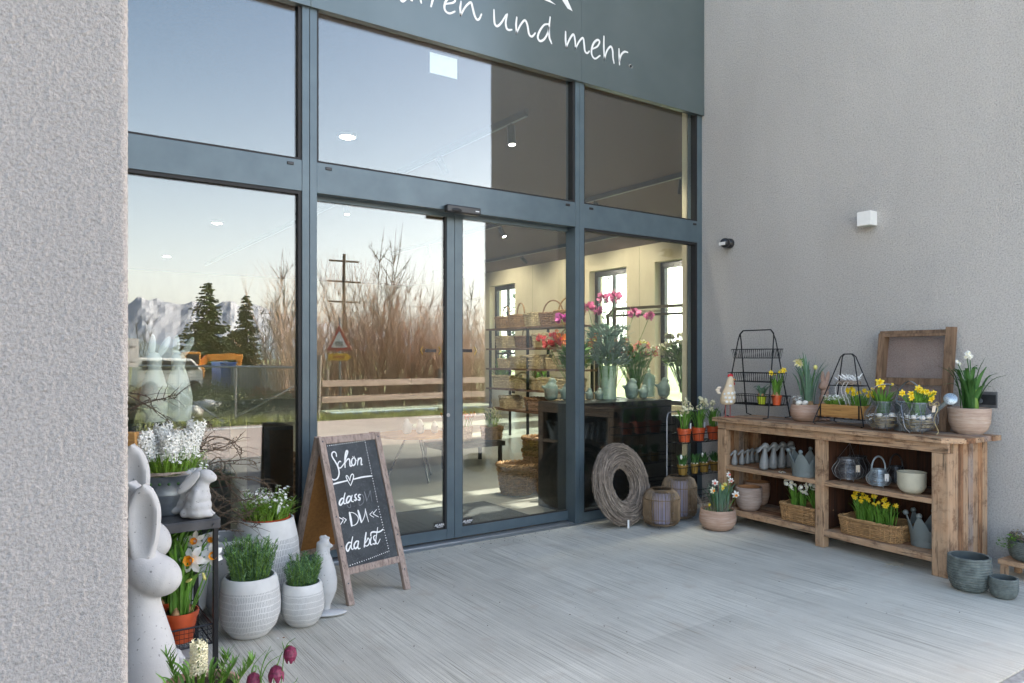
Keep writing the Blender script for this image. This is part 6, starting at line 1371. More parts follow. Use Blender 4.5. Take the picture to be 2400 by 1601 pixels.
for i, (u, v) in enumerate(((1790, 1103), (1811, 1100), (1831, 1096), (1850, 1092))):
    y_ = 0.06 + i*0.095; rr = ray(u, 838); t = ((L0 + CY*y_).dot(CY))/rr.dot(CY); w_ = rr*t; w_.z = ZM + 0.0012
    lb = ['front', 'second', 'third', 'rearmost'][i] + ' tall grey rabbit in the row on the upper left shelf'
    if tall is None: tall = thing('rabbit_figurine', lb, 'figurine', w_, CR, 'tall grey rabbits in a row'); blob(figure_rabbit(0.235, 0.85), 'body', 'grey_ceramic', 0.007, tall, 4)
    else: dup(tall, lb, w_, CR)
def crown(label, loc, r, h, rz=0):
    e = thing('crown_planter', label, 'planter', tuple(loc), rz, 'crown shaped planters'); n = 96; pts = 6
    def top(a): q = (a*pts/(2*math.pi)) % 1; return 1 - abs(2*q - 1)
    mb = MB(); vs = []; fs = []; rows = 12
    for side in (0, 1):
        for i in range(rows + 1):
            for j in range(n):
                a = 2*math.pi*j/n; q = 1 - top(a); q = q**0.9; H_ = h*(0.50 + 0.50*q); z = H_*i/rows; rr = r*(0.90 + 0.12*(z/h) + 0.22*(z/h)**2) - (0.008 if side else 0)
                if 0.16*h < z < 0.20*h and not side: rr -= 0.004
                vs.append((rr*math.cos(a), rr*math.sin(a), max(z, 0.006 if side else 0)))
    N = (rows+1)*n
    for i in range(rows):
        for j in range(n): a_, b_ = i*n+j, i*n+(j+1) % n; fs.append((a_, b_, b_+n, a_+n)); fs.append((a_+N, a_+n+N, b_+n+N, b_+N))
    for j in range(n): a_, b_ = rows*n+j, rows*n+(j+1) % n; fs.append((a_, b_, b_+N, a_+N))
    fs.append(tuple(range(n-1, -1, -1))); mb.add(vs, fs); mb.obj('crown_body', 'bluegrey_ceramic', e)
    for k in range(pts):
        a = 2*math.pi*k/pts; rr = r*(0.90 + 0.12 + 0.22) - 0.004; MB().ell(tuple(polar(rr, a, h*1.0)), (h*0.085,)*3, nu=16, nv=10).obj('crown_ball', 'bluegrey_ceramic', e)
    return e
crown('blue grey crown planter on the upper left shelf beside the tall rabbits', inside(1888, 1120, ZM, 0.10, 0.30, 0.08), 0.106, 0.195, 0.3)
crown('blue grey crown planter on the lowest right shelf', inside(2172, 1285, ZB, 0.09, 0.30, 0.08), 0.105, 0.215, 0.1)
p = inside(1755, 1200, ZB, 0.10, 0.3, 0.08); e = thing('clay_pot', 'empty streaked clay pot on the lowest left shelf, front one', 'planter', tuple(p))
def clayp(e, r, h, mat): MB().lathe([(0, 0), (r*0.60, 0), (r*0.80, h*0.10), (r*0.95, h*0.35), (r, h*0.7), (r*0.99, h*0.99), (r*0.90, h), (r*0.87, h*0.9), (r*0.8, h*0.2), (0, h*0.1)], 44, mats=[0]*6+[1]*3).obj('pot', [mat, 'clay_inside'], e)
clayp(e, 0.108, 0.195, 'clay_dark')
p = inside(1775, 1192, ZB, 0.34, 0.36); e = thing('clay_pot', 'clay pot standing behind the front one on the lowest left shelf', 'planter', tuple(p)); clayp(e, 0.105, 0.20, 'clay_pink')
p = inside(2137, 1160, ZM, 0.09, 0.3, 0.07); e = thing('cream_bowl', 'empty cream coloured pitted stone bowl on the upper right shelf', 'bowl', tuple(p))
MB().lathe([(0, 0), (0.05, 0), (0.072, 0.02), (0.088, 0.048), (0.089, 0.135), (0.091, 0.142), (0.083, 0.143), (0.08, 0.05), (0, 0.02)], 40).obj('bowl', 'cream_stone', e)
# wicker baskets with bulbs
def basket_on(label, u0, v0, u1, v1, z, H, W, mat, x_shift=0):
    a, b = PZ(u0, v0, z), PZ(u1, v1, z); xa, xb = inv(a)[0], inv(b)[0]; L = (xb - xa); e = thing('wicker_basket', label, 'basket', tuple(c2w((xa+xb)/2, W/2 + 0.035, z + 0.003)), CRZ)
    wicker(L*0.94, W, H, 9, 5, 0.08, 40, rs=H/9*0.40).obj('basket_body', mat, e); return e, L
e, L = basket_on('brown wicker basket of white narcissus on the lowest left shelf', 1790, 1222, 1905, 1243, ZB, 0.125, 0.20, 'wicker')
MB().box((-L*0.43, -0.085, 0.06), (L*0.43, 0.085, 0.085)).obj('soil', 'soil', e, smooth=False)
def clump(e, x, nl, lh, spread, heads, base=0.08, lw=0.009, mat='leaf', y=0.0, cr=0.028):
    mb = MB(); leafclump(mb, nl, cr, lh, spread, lw, base=base, c=(x, y), droop=0.10); mb.obj('leaves', mat, e, smooth=False)
    for (hx, hy, hz, n_, s_) in heads:
        mb = MB()
        for k in range(n_):
            q = Vector((random.gauss(0, 1), random.gauss(0, 1), random.gauss(0, 1))).normalized(); daffodil(mb, q*s_*1.1*(n_**0.33)*0.8, q + Vector((0, -0.4, 0.2)), s_*1.25, cup=0.5, curl=0.0)
        mb.obj('flower_head', ['white_petal', 'cream_petal'], e, smooth=False, loc=(hx, hy, hz)); mg = MB(); mg.tube(crv([(x, y, base), ((x+hx)/2, (y+hy)/2, hz*0.75), (hx, hy+0.005, hz-0.01)], 4), 0.003, 5); mg.obj('flower_stem', mat, e)
clump(e, -0.12, 26, 0.20, 0.07, [(-0.20, -0.05, 0.345, 9, 0.014), (-0.13, -0.06, 0.29, 14, 0.014), (-0.09, -0.06, 0.265, 6, 0.014)])
clump(e, -0.05, 16, 0.18, 0.05, []); clump(e, 0.07, 30, 0.20, 0.08, [(-0.0, -0.06, 0.265, 14, 0.014), (0.05, -0.05, 0.30, 8, 0.013), (0.085, -0.05, 0.285, 5, 0.013), (0.055, -0.05, 0.33, 4, 0.012), (0.03, -0.07, 0.22, 5, 0.012)]); clump(e, 0.14, 12, 0.17, 0.05, [(0.17, -0.03, 0.235, 3, 0.008)])
e, L = basket_on('wide pale brown wicker basket of yellow daffodils on the lowest right shelf', 1934, 1252, 2082, 1284, ZB, 0.115, 0.27, 'wicker')
MB().box((-L*0.42, -0.11, 0.05), (L*0.42, 0.12, 0.07)).obj('soil', 'soil', e, smooth=False)
for x, nl, lh in ((-0.10, 34, 0.20), (-0.03, 34, 0.19), (0.04, 38, 0.19), (0.10, 30, 0.18)): clump(e, x, nl, lh, 0.07, [], 0.065, 0.009, 'leaf', -0.02, 0.035)
for x, y, z, s in ((-0.15, -0.05, 0.29, 0.022), (-0.16, -0.06, 0.265, 0.022), (-0.145, -0.06, 0.255, 0.020), (-0.11, -0.02, 0.285, 0.017), (-0.09, -0.06, 0.262, 0.020), (-0.08, -0.08, 0.245, 0.023), (-0.05, -0.06, 0.27, 0.024), (-0.03, -0.06, 0.255, 0.022), (-0.01, -0.02, 0.28, 0.022), (0.0, -0.05, 0.285, 0.016), (0.02, -0.07, 0.24, 0.011), (0.04, -0.07, 0.235, 0.013), (0.055, -0.06, 0.25, 0.015), (0.075, -0.03, 0.265, 0.020), (0.09, -0.03, 0.275, 0.018), (0.12, -0.07, 0.24, 0.024), (0.135, -0.07, 0.25, 0.020), (0.11, -0.06, 0.235, 0.020), (0.20, -0.06, 0.25, 0.018), (-0.135, -0.03, 0.30, 0.016), (0.165, -0.04, 0.24, 0.010)):
    mb = MB(); daffodil(mb, Vector((0, 0, 0)), (rnd(-.4, .8), -1, rnd(0, .6)), s, cup=1.3); x *= 0.88; mb.obj('flower', ['yellow_petal', 'yellow_petal'], e, smooth=False, loc=(x, y, z)); mg = MB(); stem(mg, (x*0.8, y*0.5, 0.07), (x, y+0.008, z), 0.0022); mg.obj('flower_stem', 'leaf', e)
# hanging style wire baskets on the right shelf
def wire_pot(label, p, r, h, handle, mat='grey_wire', ptag=None):
    e = thing('wire_basket', label, 'wire basket', tuple(p), CR, 'wire baskets on the upper right shelf'); pr = [(r*0.45, 0.012), (r*0.80, h*0.16), (r*1.0, h*0.42), (r*0.96, h*0.58), (r*0.72, h*0.80), (r*0.62, h*0.92), (r*0.66, h)]
    mb = MB()
    for i in range(30):
        t = i/29*(len(pr)-1); k = min(int(t), len(pr)-2); f = t-k; rr = pr[k][0]*(1-f)+pr[k+1][0]*f; z = pr[k][1]*(1-f)+pr[k+1][1]*f; mb.tube([polar(rr, a*math.pi/12, z) for a in range(24)], 0.0013, 4, closed=True)
    mb.obj('wire_rings', mat, e); mb = MB()
    for j in range(8): a = j*math.pi/4 + 0.2; mb.tube(crv([polar(rr*1.02, a, z) for rr, z in pr], 3), 0.0022, 5)
    for j in range(3): a = j*2.1 - 1.2; mb.tube([polar(r*0.45, a-0.15, 0.018), polar(r*0.52, a, 0.0), polar(r*0.45, a+0.15, 0.018)], 0.002, 5)
    mb.obj('ribs', 'threshold_steel', e)
    if handle == 'arch': MB().tube([Vector((r*0.62*math.cos(a), 0, h + r*1.15*math.sin(a))) for a in [math.pi*k/14 for k in range(15)]], 0.006, 8).obj('handle', mat, e)
    else:
        mb = MB()
        for a in (0.3, 2.4, 4.5): mb.tube([polar(r*0.64, a, h), Vector((r*0.15, 0, h + 0.11))], 0.0014, 4)
        mb.obj('hanging_wires', mat, e)
    if ptag: MB().obox((r*0.25, -r*0.98, h*0.62), (0.014, 0, 0), (0, -0.0006, 0), (0, 0, 0.026)).obj('price_tag', ptag, e, smooth=False)
wire_pot('large round wire basket with a paper tag on the upper right shelf', inside(1987, 1130, ZM, 0.10, 0.3, 0.07), 0.105, 0.165, 'hang', 'grey_wire', 'tag_paper')
wire_pot('round wire basket in the dark behind the tagged one', inside(2010, 1120, ZM, 0.33, 0.36), 0.095, 0.165, 'hang', 'dark_steel')
wire_pot('small wire basket with arched handle in the middle of the upper right shelf', inside(2059, 1145, ZM, 0.09, 0.3, 0.06), 0.078, 0.125, 'arch', 'blue_zinc', 'tag_white')
wire_pot('small wire basket with arched handle at the back of the upper right shelf', inside(2100, 1130, ZM, 0.33, 0.36), 0.075, 0.125, 'arch', 'dark_steel')

# ---------------------------------------------------------------- on the floor at the right
def ribbed(name, label, p, r, h, n=13, empty=True):
    e = thing(name, label, 'planter', tuple(p), rnd(0, 6)); prof = []
    base = [(0.60, 0.0), (0.80, 0.08), (0.93, 0.25), (1.0, 0.5), (1.0, 0.75), (0.97, 1.0)]
    N = n*6
    for i in range(N + 1):
        t = i/N; k = min(int(t*(len(base)-1)), len(base)-2); z = t; 
        for q in range(len(base)-1):
            if base[q][1] <= z <= base[q+1][1]: f = (z-base[q][1])/(base[q+1][1]-base[q][1]); rr = base[q][0]*(1-f)+base[q+1][0]*f
        g = -0.055*max(0, math.sin(2*math.pi*t*n))**2 if 0.06 < t < 0.94 else 0
        prof.append(((rr + g)*r, z*h))
    prof = [(0, 0)] + prof + [(r*0.93, h*1.01), (r*0.84, h*1.0), (r*0.82, h*0.8), (r*0.7, h*0.15), (0, h*0.1)]
    def wob(rr, z, a, i): 
        if 0.03*h < z < 0.96*h and rr > r*0.55 and i < N: return rr, z + 0.10*h/n*2*noise.noise(Vector((math.cos(a)*1.6, math.sin(a)*1.6, z/h*3)))*1.5
        return rr, z
    k = len(prof); MB().lathe(prof, 60, fn=wob, mats=[0]*(N+2) + [0] + [1]*(k-N-4)).obj('pot', ['ribbed_grey', 'ribbed_inside'], e); return e
ribbed('ribbed_planter', 'larger empty grey ribbed planter at the right foot of the shelf unit', back(PZ(2272, 1391), 0.085), 0.118, 0.205)
ribbed('ribbed_planter', 'smallest grey ribbed planter on the floor by the low stool', back(PZ(2352, 1407), 0.06), 0.076, 0.118, 12)
e = thing('low_stool', 'low rustic wooden stool under the ribbed bowl at the right edge', 'stool', tuple(PZ(2344, 1352)), R(-93))
MB().box((-0.01, -0.01, 0.085), (0.40, 0.23, 0.115)).obj('seat', 'rustic_x', e, smooth=False, bevel=0.003)
for x, y in ((0.0, 0.0), (0.34, 0.0), (0.0, 0.18), (0.34, 0.18)): MB().box((x, y, 0.001), (x+0.035, y+0.035, 0.084)).obj('leg', 'rustic_z', e, smooth=False, bevel=0.002)
q = Vector(e.location) + Matrix.Rotation(R(-93), 3, 'Z') @ Vector((0.13, 0.11, 0)); q.z = 0.1165
e = ribbed('ribbed_planter', 'wide grey ribbed bowl with a moss wreath standing on the low stool', q, 0.125, 0.125, 11)
mb = MB()
for k in range(60): a = rnd(0, 6.28); r_ = rnd(0.075, 0.12); mb.tube([polar(r_, a+t*0.22, 0.135 + rnd(-.006, .03)) for t in range(5)], rnd(0.001, 0.002), 4)
mb.obj('twig_wreath', 'grey_bark', e, smooth=False); mb = MB()
for k in range(150): a = rnd(0, 6.28); c = polar(rnd(0.06, 0.13), a, rnd(0.135, 0.175)); d_ = Vector((rnd(-1, 1), rnd(-1, 1), rnd(-.5, 1))).normalized(); mb.blade([c, c+d_*0.007, c+d_*0.013], [0.003, 0.010, 0.002], d_.orthogonal())
mb.obj('pale_lichen', 'straw', e, smooth=False)['kind'] = 'stuff'
mb = MB()
for k in range(90): c = Vector((rnd(-0.035, .05), rnd(-.05, .04), rnd(0.14, 0.165))); d_ = Vector((rnd(-1, 1), rnd(-1, 1), rnd(0, 1.2))).normalized(); mb.blade([c, c+d_*0.02, c+d_*0.04], [0.002, 0.005, 0.001], d_.orthogonal())
mb.obj('white_feathers', 'tag_white', e, smooth=False); mb = MB(); dl = Matrix.Rotation(-e.rotation_euler.z, 3, 'Z')
for k in range(110):
    c = dl @ (-RT*rnd(0.08, 0.19) + FW*rnd(-.05, .05)) + UP*rnd(0.085, 0.165); d_ = Vector((rnd(-1, 1), rnd(-1, 1), rnd(-.5, 1))).normalized(); mb.blade([c, c+d_*0.009, c+d_*0.018], [0.003, 0.013, 0.002], d_.orthogonal())
mb.obj('ivy_leaves', 'leaf', e, smooth=False)
c = dl @ (RT*0.02 - FW*0.128) + UP*0.10; MB().obox(c, dl @ (RT*0.008), dl @ (FW*0.0005), (0, 0, 0.026)).obj('price_tag', 'tag_white', e, smooth=False)
c0 = PZ(2310, 1385, 0.003); c1_ = PZ(2330, 1392, 0.003); tag(MB().tube([c0, c1_], 0.0015, 4).obj('thin_stick', 'black_rubber'), 'thin dark stick on the floor between the two ribbed planters', 'stick')
mb = MB(); q = PZ(2095, 1330, 0.004)
for k in range(26): c = q + Vector((rnd(-.05, .05), rnd(-.05, .05), rnd(0, .02))); d_ = Vector((rnd(-1, 1), rnd(-1, 1), rnd(0, .3))).normalized(); mb.tube(crv([c, c + d_*0.02 + UP*0.004, c + d_*0.04], 3), 0.0006, 3)
tag(mb.obj('straw_wisp', 'straw', smooth=False), 'wisp of dry moss and straw on the floor under the shelf unit', 'straw')
# wicker wreath leaning on the glass
cW = PD(1460, 1128, 6.10); e = thing('twig_wreath', 'big thick wreath of brown twigs leaning on the shop front', 'wreath', (cW.x, cW.y + 0.02, 0))
Rw, rw = 0.232, 0.092; mb = MB(); C0 = Vector((0, 0, 0.338)); ax = Vector((0.10, -1, 0.22)).normalized(); ux = Vector((1, 0.10, 0)).normalized(); uz = ax.cross(ux).normalized()
if uz.z < 0: uz = -uz
def wp(th, ph, r_): 
    o = ux*math.cos(th)*0.97 + uz*math.sin(th)*1.03; return C0 + o*Rw + (o*math.cos(ph) + ax*math.sin(ph)*0.62)*r_
for k in range(760):
    th = rnd(0, 6.28); ph = rnd(0, 6.28); L = rnd(0.5, 1.6); dph = rnd(-0.35, 0.35); r_ = rw*rnd(0.84, 1.14); n_ = 9
    mb.tube([wp(th + L*i/n_, ph + dph*i/n_ + rnd(-.03, .03), r_*(1 + (0.10*rnd(0, 1) if i in (0, n_) else 0)) + rnd(-.002, .002)) for i in range(n_+1)], rnd(0.0014, 0.0042), 4)
for k in range(130):
    th = rnd(0, 6.28); ph = rnd(0, 6.28); p0 = wp(th, ph, rw); mb.tube([p0, p0 + (p0 - wp(th, ph, 0)).normalized()*rnd(0.01, 0.035) + ux*rnd(-.03, .03) + UP*rnd(-.02, .02)], 0.0012, 3)
mb.obj('twigs', 'dry_twig', e, smooth=False)
mb = MB(); vs = []
for i in range(48):
    for j in range(14): vs.append(wp(2*math.pi*i/48, 2*math.pi*j/14, rw*0.82))
mb.add(vs, [(i*14+j, ((i+1) % 48)*14+j, ((i+1) % 48)*14+(j+1) % 14, i*14+(j+1) % 14) for i in range(48) for j in range(14)]); mb.obj('core', 'grey_bark', e)
b_ = wp(R(258), R(90), rw*1.05) ; MB().obox((b_.x, b_.y - 0.01, 0.035), (0.010, 0, 0), (0, 0.0006, 0), (0, 0, 0.034)).obj('paper_tag', 'tag_white', e, smooth=False)
# wire lanterns
simple('bronze_wire', (0.22, 0.155, 0.095), 0.5, 0.6, var=0.3); simple('lilac_glass', (0.50, 0.50, 0.74), 0.12, spec=0.8, var=0.12, scale=6)
def lantern(label, p, r, h):
    e = thing('wire_lantern', label, 'lantern', tuple(p), CR, 'wire lanterns beside the wreath'); f = 0.028
    pr = [(r*0.78, f + 0.0), (r*0.97, f + h*0.10), (r*1.0, f + h*0.18), (r*1.0, f + h*0.72), (r*0.97, f + h*0.80), (r*0.84, f + h*0.93), (r*0.60, f + h), (r*0.58, f + h)]
    mb = MB()
    for j in range(96): a = 2*math.pi*j/96; mb.tube([polar(rr, a, z) for rr, z in pr], 0.0020, 4)
    mb.obj('upright_wires', 'bronze_wire', e)
    for rr, z in ((1.0, 0.18), (1.0, 0.74), (0.60, 1.0), (0.78, 0.0), (0.9, 0.04)): MB().tube([polar(r*rr, 2*math.pi*k/40, f + h*z) for k in range(40)], 0.003, 6, closed=True).obj('ring', 'bronze_wire', e)
    mb = MB()
    for j in range(60): a = 2*math.pi*(j + 0.5)/60; mb.tube([polar(rr*0.9, a, z) for rr, z in pr], 0.0021, 4)
    mb.obj('inner_wires', 'bronze_wire', e)
    MB().lathe([(0, f + 0.006), (r*0.50, f + 0.006), (r*0.50, f + h*0.90), (r*0.48, f + h*0.90), (r*0.48, f + 0.02), (0, f + 0.02)], 30).obj('glass', 'lilac_glass', e)
    MB().lathe([(0, f + h*0.90), (r*0.40, f + h*0.90), (r*0.38, f+h*0.94), (0, f + h*0.94)], 24).obj('candle_lid', 'dark_steel', e)
    mb = MB()
    for k in range(3): a = -1.9 + k*2.09; b0 = polar(r*0.75, a, f + 0.002); mb.tube([b0 + Vector((-0.014, 0, 0)), polar(r*0.80, a, 0.002), b0 + Vector((0.014, 0, 0))], 0.002, 5)
    mb.obj('hairpin_feet', 'black_metal', e); return e
lantern('shorter bronze wire lantern with lilac glass in front of the wreath', back(PZ(1550, 1241), 0.10), 0.150, 0.285)
lantern('taller bronze wire lantern with lilac glass behind the short one', back(PZ(1592, 1222), 0.10), 0.150, 0.345)
# clay bowl of daffodils on the floor
p = back(PZ(1682, 1246), 0.10); e = thing('clay_bowl', 'low clay bowl of daffodils and dry twigs on the floor beside the shelf unit', 'planter', tuple(p), CR); clay_bowl(e, 0.148, 0.165, 'clay_pink', 0.5, 0.95); soil_disc(e, 0.13, 0.148, 'moss')
mb = MB(); leafclump(mb, 60, 0.07, 0.25, 0.09, 0.012, base=0.14, droop=0.1, c=(0.02, 0)); mb.obj('leaves', 'leaf_blue', e, smooth=False)
mb = MB()
for k in range(120): a = rnd(0, 6.28); b0 = polar(rnd(0.02, 0.115), a, 0.14); d_ = Vector((math.cos(a)*rnd(0.1, .7), math.sin(a)*rnd(0.1, .7), 1)).normalized(); L = rnd(0.06, 0.17); twig(mb, b0, d_, L, 0.0015, 3, 0.2)
mb.obj('dry_twigs', 'dry_twig', e, smooth=False)['kind'] = 'stuff'
mb = MB()
for k in range(7): a = rnd(2.2, 3.6); b0 = polar(0.10, a, 0.14); twig(mb, b0, Vector((-0.6, rnd(-.3, .3), 1)).normalized(), rnd(0.15, 0.26), 0.0022, 5, 0.15)
mb.obj('long_twigs', 'dry_twig', e, smooth=False)
for x, y, z, s, pt, cp in ((-0.035, -0.05, 0.385, 0.030, 'white_petal', 'coral'), (0.085, -0.02, 0.445, 0.026, 'white_petal', 'coral'), (0.10, -0.03, 0.40, 0.026, 'white_petal', 'coral'), (-0.055, -0.06, 0.325, 0.030, 'cream_petal', 'orange_cup'), (0.02, -0.06, 0.345, 0.028, 'pale_yellow', 'yellow_petal'), (0.13, -0.06, 0.29, 0.034, 'white_petal', 'orange_cup'), (-0.09, -0.09, 0.215, 0.015, 'yellow_petal', 'yellow_petal'), (0.06, 0.0, 0.36, 0.022, 'pale_yellow', 'yellow_petal')):
    mb = MB(); daffodil(mb, Vector((0, 0, 0)), (rnd(-.5, .6), -1, rnd(-.2, .3)), s); mb.obj('flower', [pt, cp], e, smooth=False, loc=(x, y, z)); mg = MB(); mg.tube(crv([(x*0.5, y*0.3, 0.15), (x*0.9, y*0.6+0.01, z*0.8), (x, y+0.008, z)], 4), 0.0026, 5); mg.obj('flower_stem', 'leaf', e)
# plant stand in the corner
sx0, sx1 = PY(1583, 1100, 4.42).x, WX - 0.03; e = thing('plant_stand', 'black wire plant stand with two rows of bulb pots in the corner', 'plant stand', (0, 0, 0))
yF, yK = 4.36, 4.52; ST = 0.92
mb = MB()
mb.tube([(sx0, yK, 0.003), (sx0, yK, ST-0.05), (sx0 + 0.015, yK, ST-0.012), (sx0 + 0.05, yK, ST), (sx1-0.05, yK, ST), (sx1, yK, ST-0.04), (sx1, yK, 0.003)], 0.006, 8)
mb.obj('bent_frame', 'grey_wire', e)
TZs = (0.655, 0.37, 0.12)
for z in TZs:
    mb = MB()
    for zz, r_ in ((z, 0.003), (z+0.075, 0.0035)): mb.tube([(sx0, yF, zz), (sx1, yF, zz), (sx1, yK, zz), (sx0, yK, zz)], r_, 5, closed=True)
    for i in range(13): x = sx0 + (sx1-sx0)*i/12; mb.tube([(x, yF, z+0.075), (x, yF, z), (x, yK, z)], 0.0018, 4)
    for i in range(1, 4): y = yF + (yK-yF)*i/4; mb.tube([(sx0, y, z), (sx1, y, z)], 0.0018, 4)
    mb.obj('wire_shelf', 'black_metal', e)
for i, (u, lb) in enumerate(((1604, 'left'), (1637, 'middle'), (1672, 'right, half behind the shelf unit,'))):
    q = PY(u, 1000, 4.44); x_ = min(q.x, WX-0.075)
    e = thing('potted_narcissus', lb + ' orange pot of cream double narcissus on the plant stand', 'potted flower', (x_, 4.44, TZs[0]+0.004), 0, 'orange bulb pots on the plant stand'); plastic_pot(0.064, 0.118).obj('pot', 'orange_plastic', e); soil_disc(e, 0.056, 0.108)
    mb = MB(); leafclump(mb, 34, 0.035, 0.20, 0.085, 0.009, base=0.10, droop=0.12); mb.obj('leaves', 'leaf', e, smooth=False)
    for (hx, hy, hz, n_) in ([(-0.035, -0.03, 0.37, 7), (0.0, -0.04, 0.335, 8), (-0.045, -0.03, 0.295, 6), (-0.01, -0.05, 0.275, 9), (0.05, -0.03, 0.30, 7)] if i == 0 else [(-0.01, -0.03, 0.37, 7), (0.02, -0.04, 0.34, 9), (-0.02, -0.03, 0.30, 5), (0.06, -0.02, 0.355, 8), (0.075, -0.02, 0.32, 8)] if i == 1 else [(-0.03, -0.02, 0.33, 8), (-0.05, -0.03, 0.27, 5)]):
        mb = MB()
        for k in range(n_): w_ = Vector((random.gauss(0, 1), random.gauss(0, 1), random.gauss(0, 1))).normalized(); daffodil(mb, w_*0.020, w_ + Vector((0, -0.5, 0.2)), 0.017, cup=0.5, curl=-0.05)
        mb.obj('flower_head', ['cream_petal', 'cream_petal'], e, smooth=False, loc=(hx, hy, hz)); mg = MB(); stem(mg, (hx*0.4, 0, 0.11), (hx, hy+0.01, hz), 0.003); mg.obj('flower_stem', 'leaf', e)
    MB().obox((0.03, -0.045, 0.14), (0.010, 0.002, 0), (0, 0.0004, 0), (0.002, 0, 0.025)).obj('plant_tag', 'tag_white', e, smooth=False)
for i, (u, lb) in enumerate(((1600, 'leftmost'), (1628, 'second'), (1650, 'third'), (1675, 'rightmost, half hidden,'))):
    q = PY(u, 1100, 4.43); e = thing('potted_muscari', lb + ' small ochre pot of short bulb leaves on the plant stand', 'potted flower', (min(q.x, WX-0.06), 4.43, TZs[1]+0.004), 0, 'ochre bulb pots on the plant stand'); plastic_pot(0.048 if i != 1 else 0.036, 0.085).obj('pot', 'ochre_plastic', e); soil_disc(e, 0.036, 0.078)
    mb = MB(); leafclump(mb, 44, 0.032, 0.105, 0.045, 0.008, base=0.075, droop=0.1); mb.obj('leaves', 'leaf_dark', e, smooth=False)
    for k in range(5): MB().ell(tuple(polar(0.025, k*1.25 + 3.6, 0.085)), (0.009, 0.009, 0.010), nu=10, nv=7).obj('bulb', 'tag_paper', e)
    if i in (0, 2): MB().ell((-0.03, -0.01, 0.155), (0.012, 0.010, 0.022), nu=9, nv=7).obj('flower_head', 'white_petal', e)
mb = MB()
for k in range(30): q = PZ(1632 + rnd(-12, 12), 1215 + rnd(-14, 14), 0.003 + rnd(0, 0.06)); mb.tube(crv([q, q + Vector((rnd(-.03, .03), rnd(-.03, .03), rnd(0, .03))), q + Vector((rnd(-.04, .04), rnd(-.04, .04), 0.01))], 4), 0.0006, 3)
tag(mb.obj('fine_wire_tangle', 'zinc', smooth=False), 'tangle of fine pale wire on the floor between lantern and clay bowl', 'wire')

# ================================================================ ACROSS THE ROAD (seen mirrored in the glass)
def bush(h, spread, stems, seed):
    random.seed(seed); mb = MB(); 
    for i in range(stems):
        a = rnd(0, 6.28); r0 = rnd(0, 0.35*spread); L = h * rnd(0.5, 1.0) * (1 if random.random() < 0.85 else 1.12)
        d = Vector((math.cos(a)*rnd(0, 0.42), math.sin(a)*rnd(0, 0.42), 1)).normalized()
        pts, dd = twig(mb, polar(r0*rnd(.3, 1.6), a), d, L, 0.016, 5, 0.12)
        for k in range(6):
            j = random.choice((2, 3, 4)); q = pts[j]; da = rnd(0, 6.28)
            twig(mb, q, (dd + Vector((math.cos(da)*0.6, math.sin(da)*0.6, 0.25))).normalized(), L*rnd(0.14, 0.32), 0.007, 3, 0.15)
    return mb
protos = [bush(3.4, 2.0, 58, 11), bush(4.6, 1.7, 46, 12), bush(2.7, 2.2, 64, 13)]
pm = []
spots = [(745, 20.5, 2), (790, 22, 0), (840, 20.5, 1), (890, 21.5, 0), (915, 20, 1), (950, 20.8, 0), (1000, 21.0, 0), (1045, 22, 2), (1090, 20.8, 0), (1130, 22, 2), (1180, 21.5, 0), (1230, 22.5, 2), (770, 25, 1), (870, 26, 0), (975, 25.5, 1), (1060, 26.5, 0), (705, 23.5, 1), (660, 27, 0)]
blab = ['behind the left post of the rail fence', 'behind the warning sign', 'tall, right of the warning sign', 'wide, left of the tallest stems', 'with the tallest stems reaching the wires', 'behind the rails in the middle of the door', 'left of the meeting stiles of the doors', 'low, mirrored just left of the door stiles', 'mirrored right of the door stiles', 'low, mirrored at the edge of the basket rack', 'hidden in the mirrored wall', 'farthest right of the row', 'rear tall one behind the utility pole', 'rear one between pole and tallest stems', 'rear tall one under the wires', 'rear one right under the wires', 'tall thin one beside the left mullion', 'loose one left of the mullion']
proto_o = {}
for (u, d, k), lb in zip(spots, blab):
    p = MD(u, 900, d); p.z = -0.1; random.seed(int(u*7 + d))
    if k not in proto_o:
        e = thing('bare_bush', '', 'bush', p, rnd(0, 6), 'bare bushes across the road'); protos[k].obj('stems', 'thicket_bark', e, smooth=False); proto_o[k] = e
    else: e = dup(proto_o[k], '', p, rnd(0, 6), rnd(0.85, 1.1))
    e['label'] = 'bare brown twiggy bush ' + lb
random.seed(5)
# rail fence
rf = thing('rail_fence', 'two rail wooden fence on grey posts along the far side of the road', 'fence', (0, 0, 0))
pl_ = MZ(768, 986, -0.1); pr_ = MZ(1038, 972, -0.1); dirv = (pr_ - pl_).normalized()
for zz in (0.40, 0.78):
    a = pl_ - dirv*0.15; b = pl_ + dirv*16; a = Vector((a.x, a.y, zz)); b = Vector((b.x, b.y, zz + 0.05))
    MB().bar(a + Vector((0, 0.09, 0)), b + Vector((0, 0.09, 0)), 0.05, 0.15).obj('rail', 'rail_wood', rf, smooth=False, bevel=0.004)
for k in range(6):
    q = pl_ + dirv*(3.1*k); MB().tube([(q.x, q.y, -0.2), (q.x, q.y, 1.12)], 0.055, 8).obj('fence_post', 'post_wood', rf)
tag(MB().tube([pl_ + Vector((-0.25, 0.1, 0)), pl_ + Vector((-0.20, 0.1, 1.55))], 0.05, 8).obj('leaning_post', 'post_wood'), 'pale weathered post leaning beside the left end of the rail fence', 'post')
bp = MB().tube([pl_ + Vector((0.3, -0.5, 0.08)), pl_ + Vector((3.2, -0.35, 0.10)), pl_ + Vector((5, -0.6, 0.06))], 0.07, 10)
simple('blue_pipe', (0.16, 0.27, 0.42), 0.45); tag(bp.obj('drain_pipe', 'blue_pipe'), 'grey blue plastic pipe lying in the grass behind the rail fence', 'pipe')
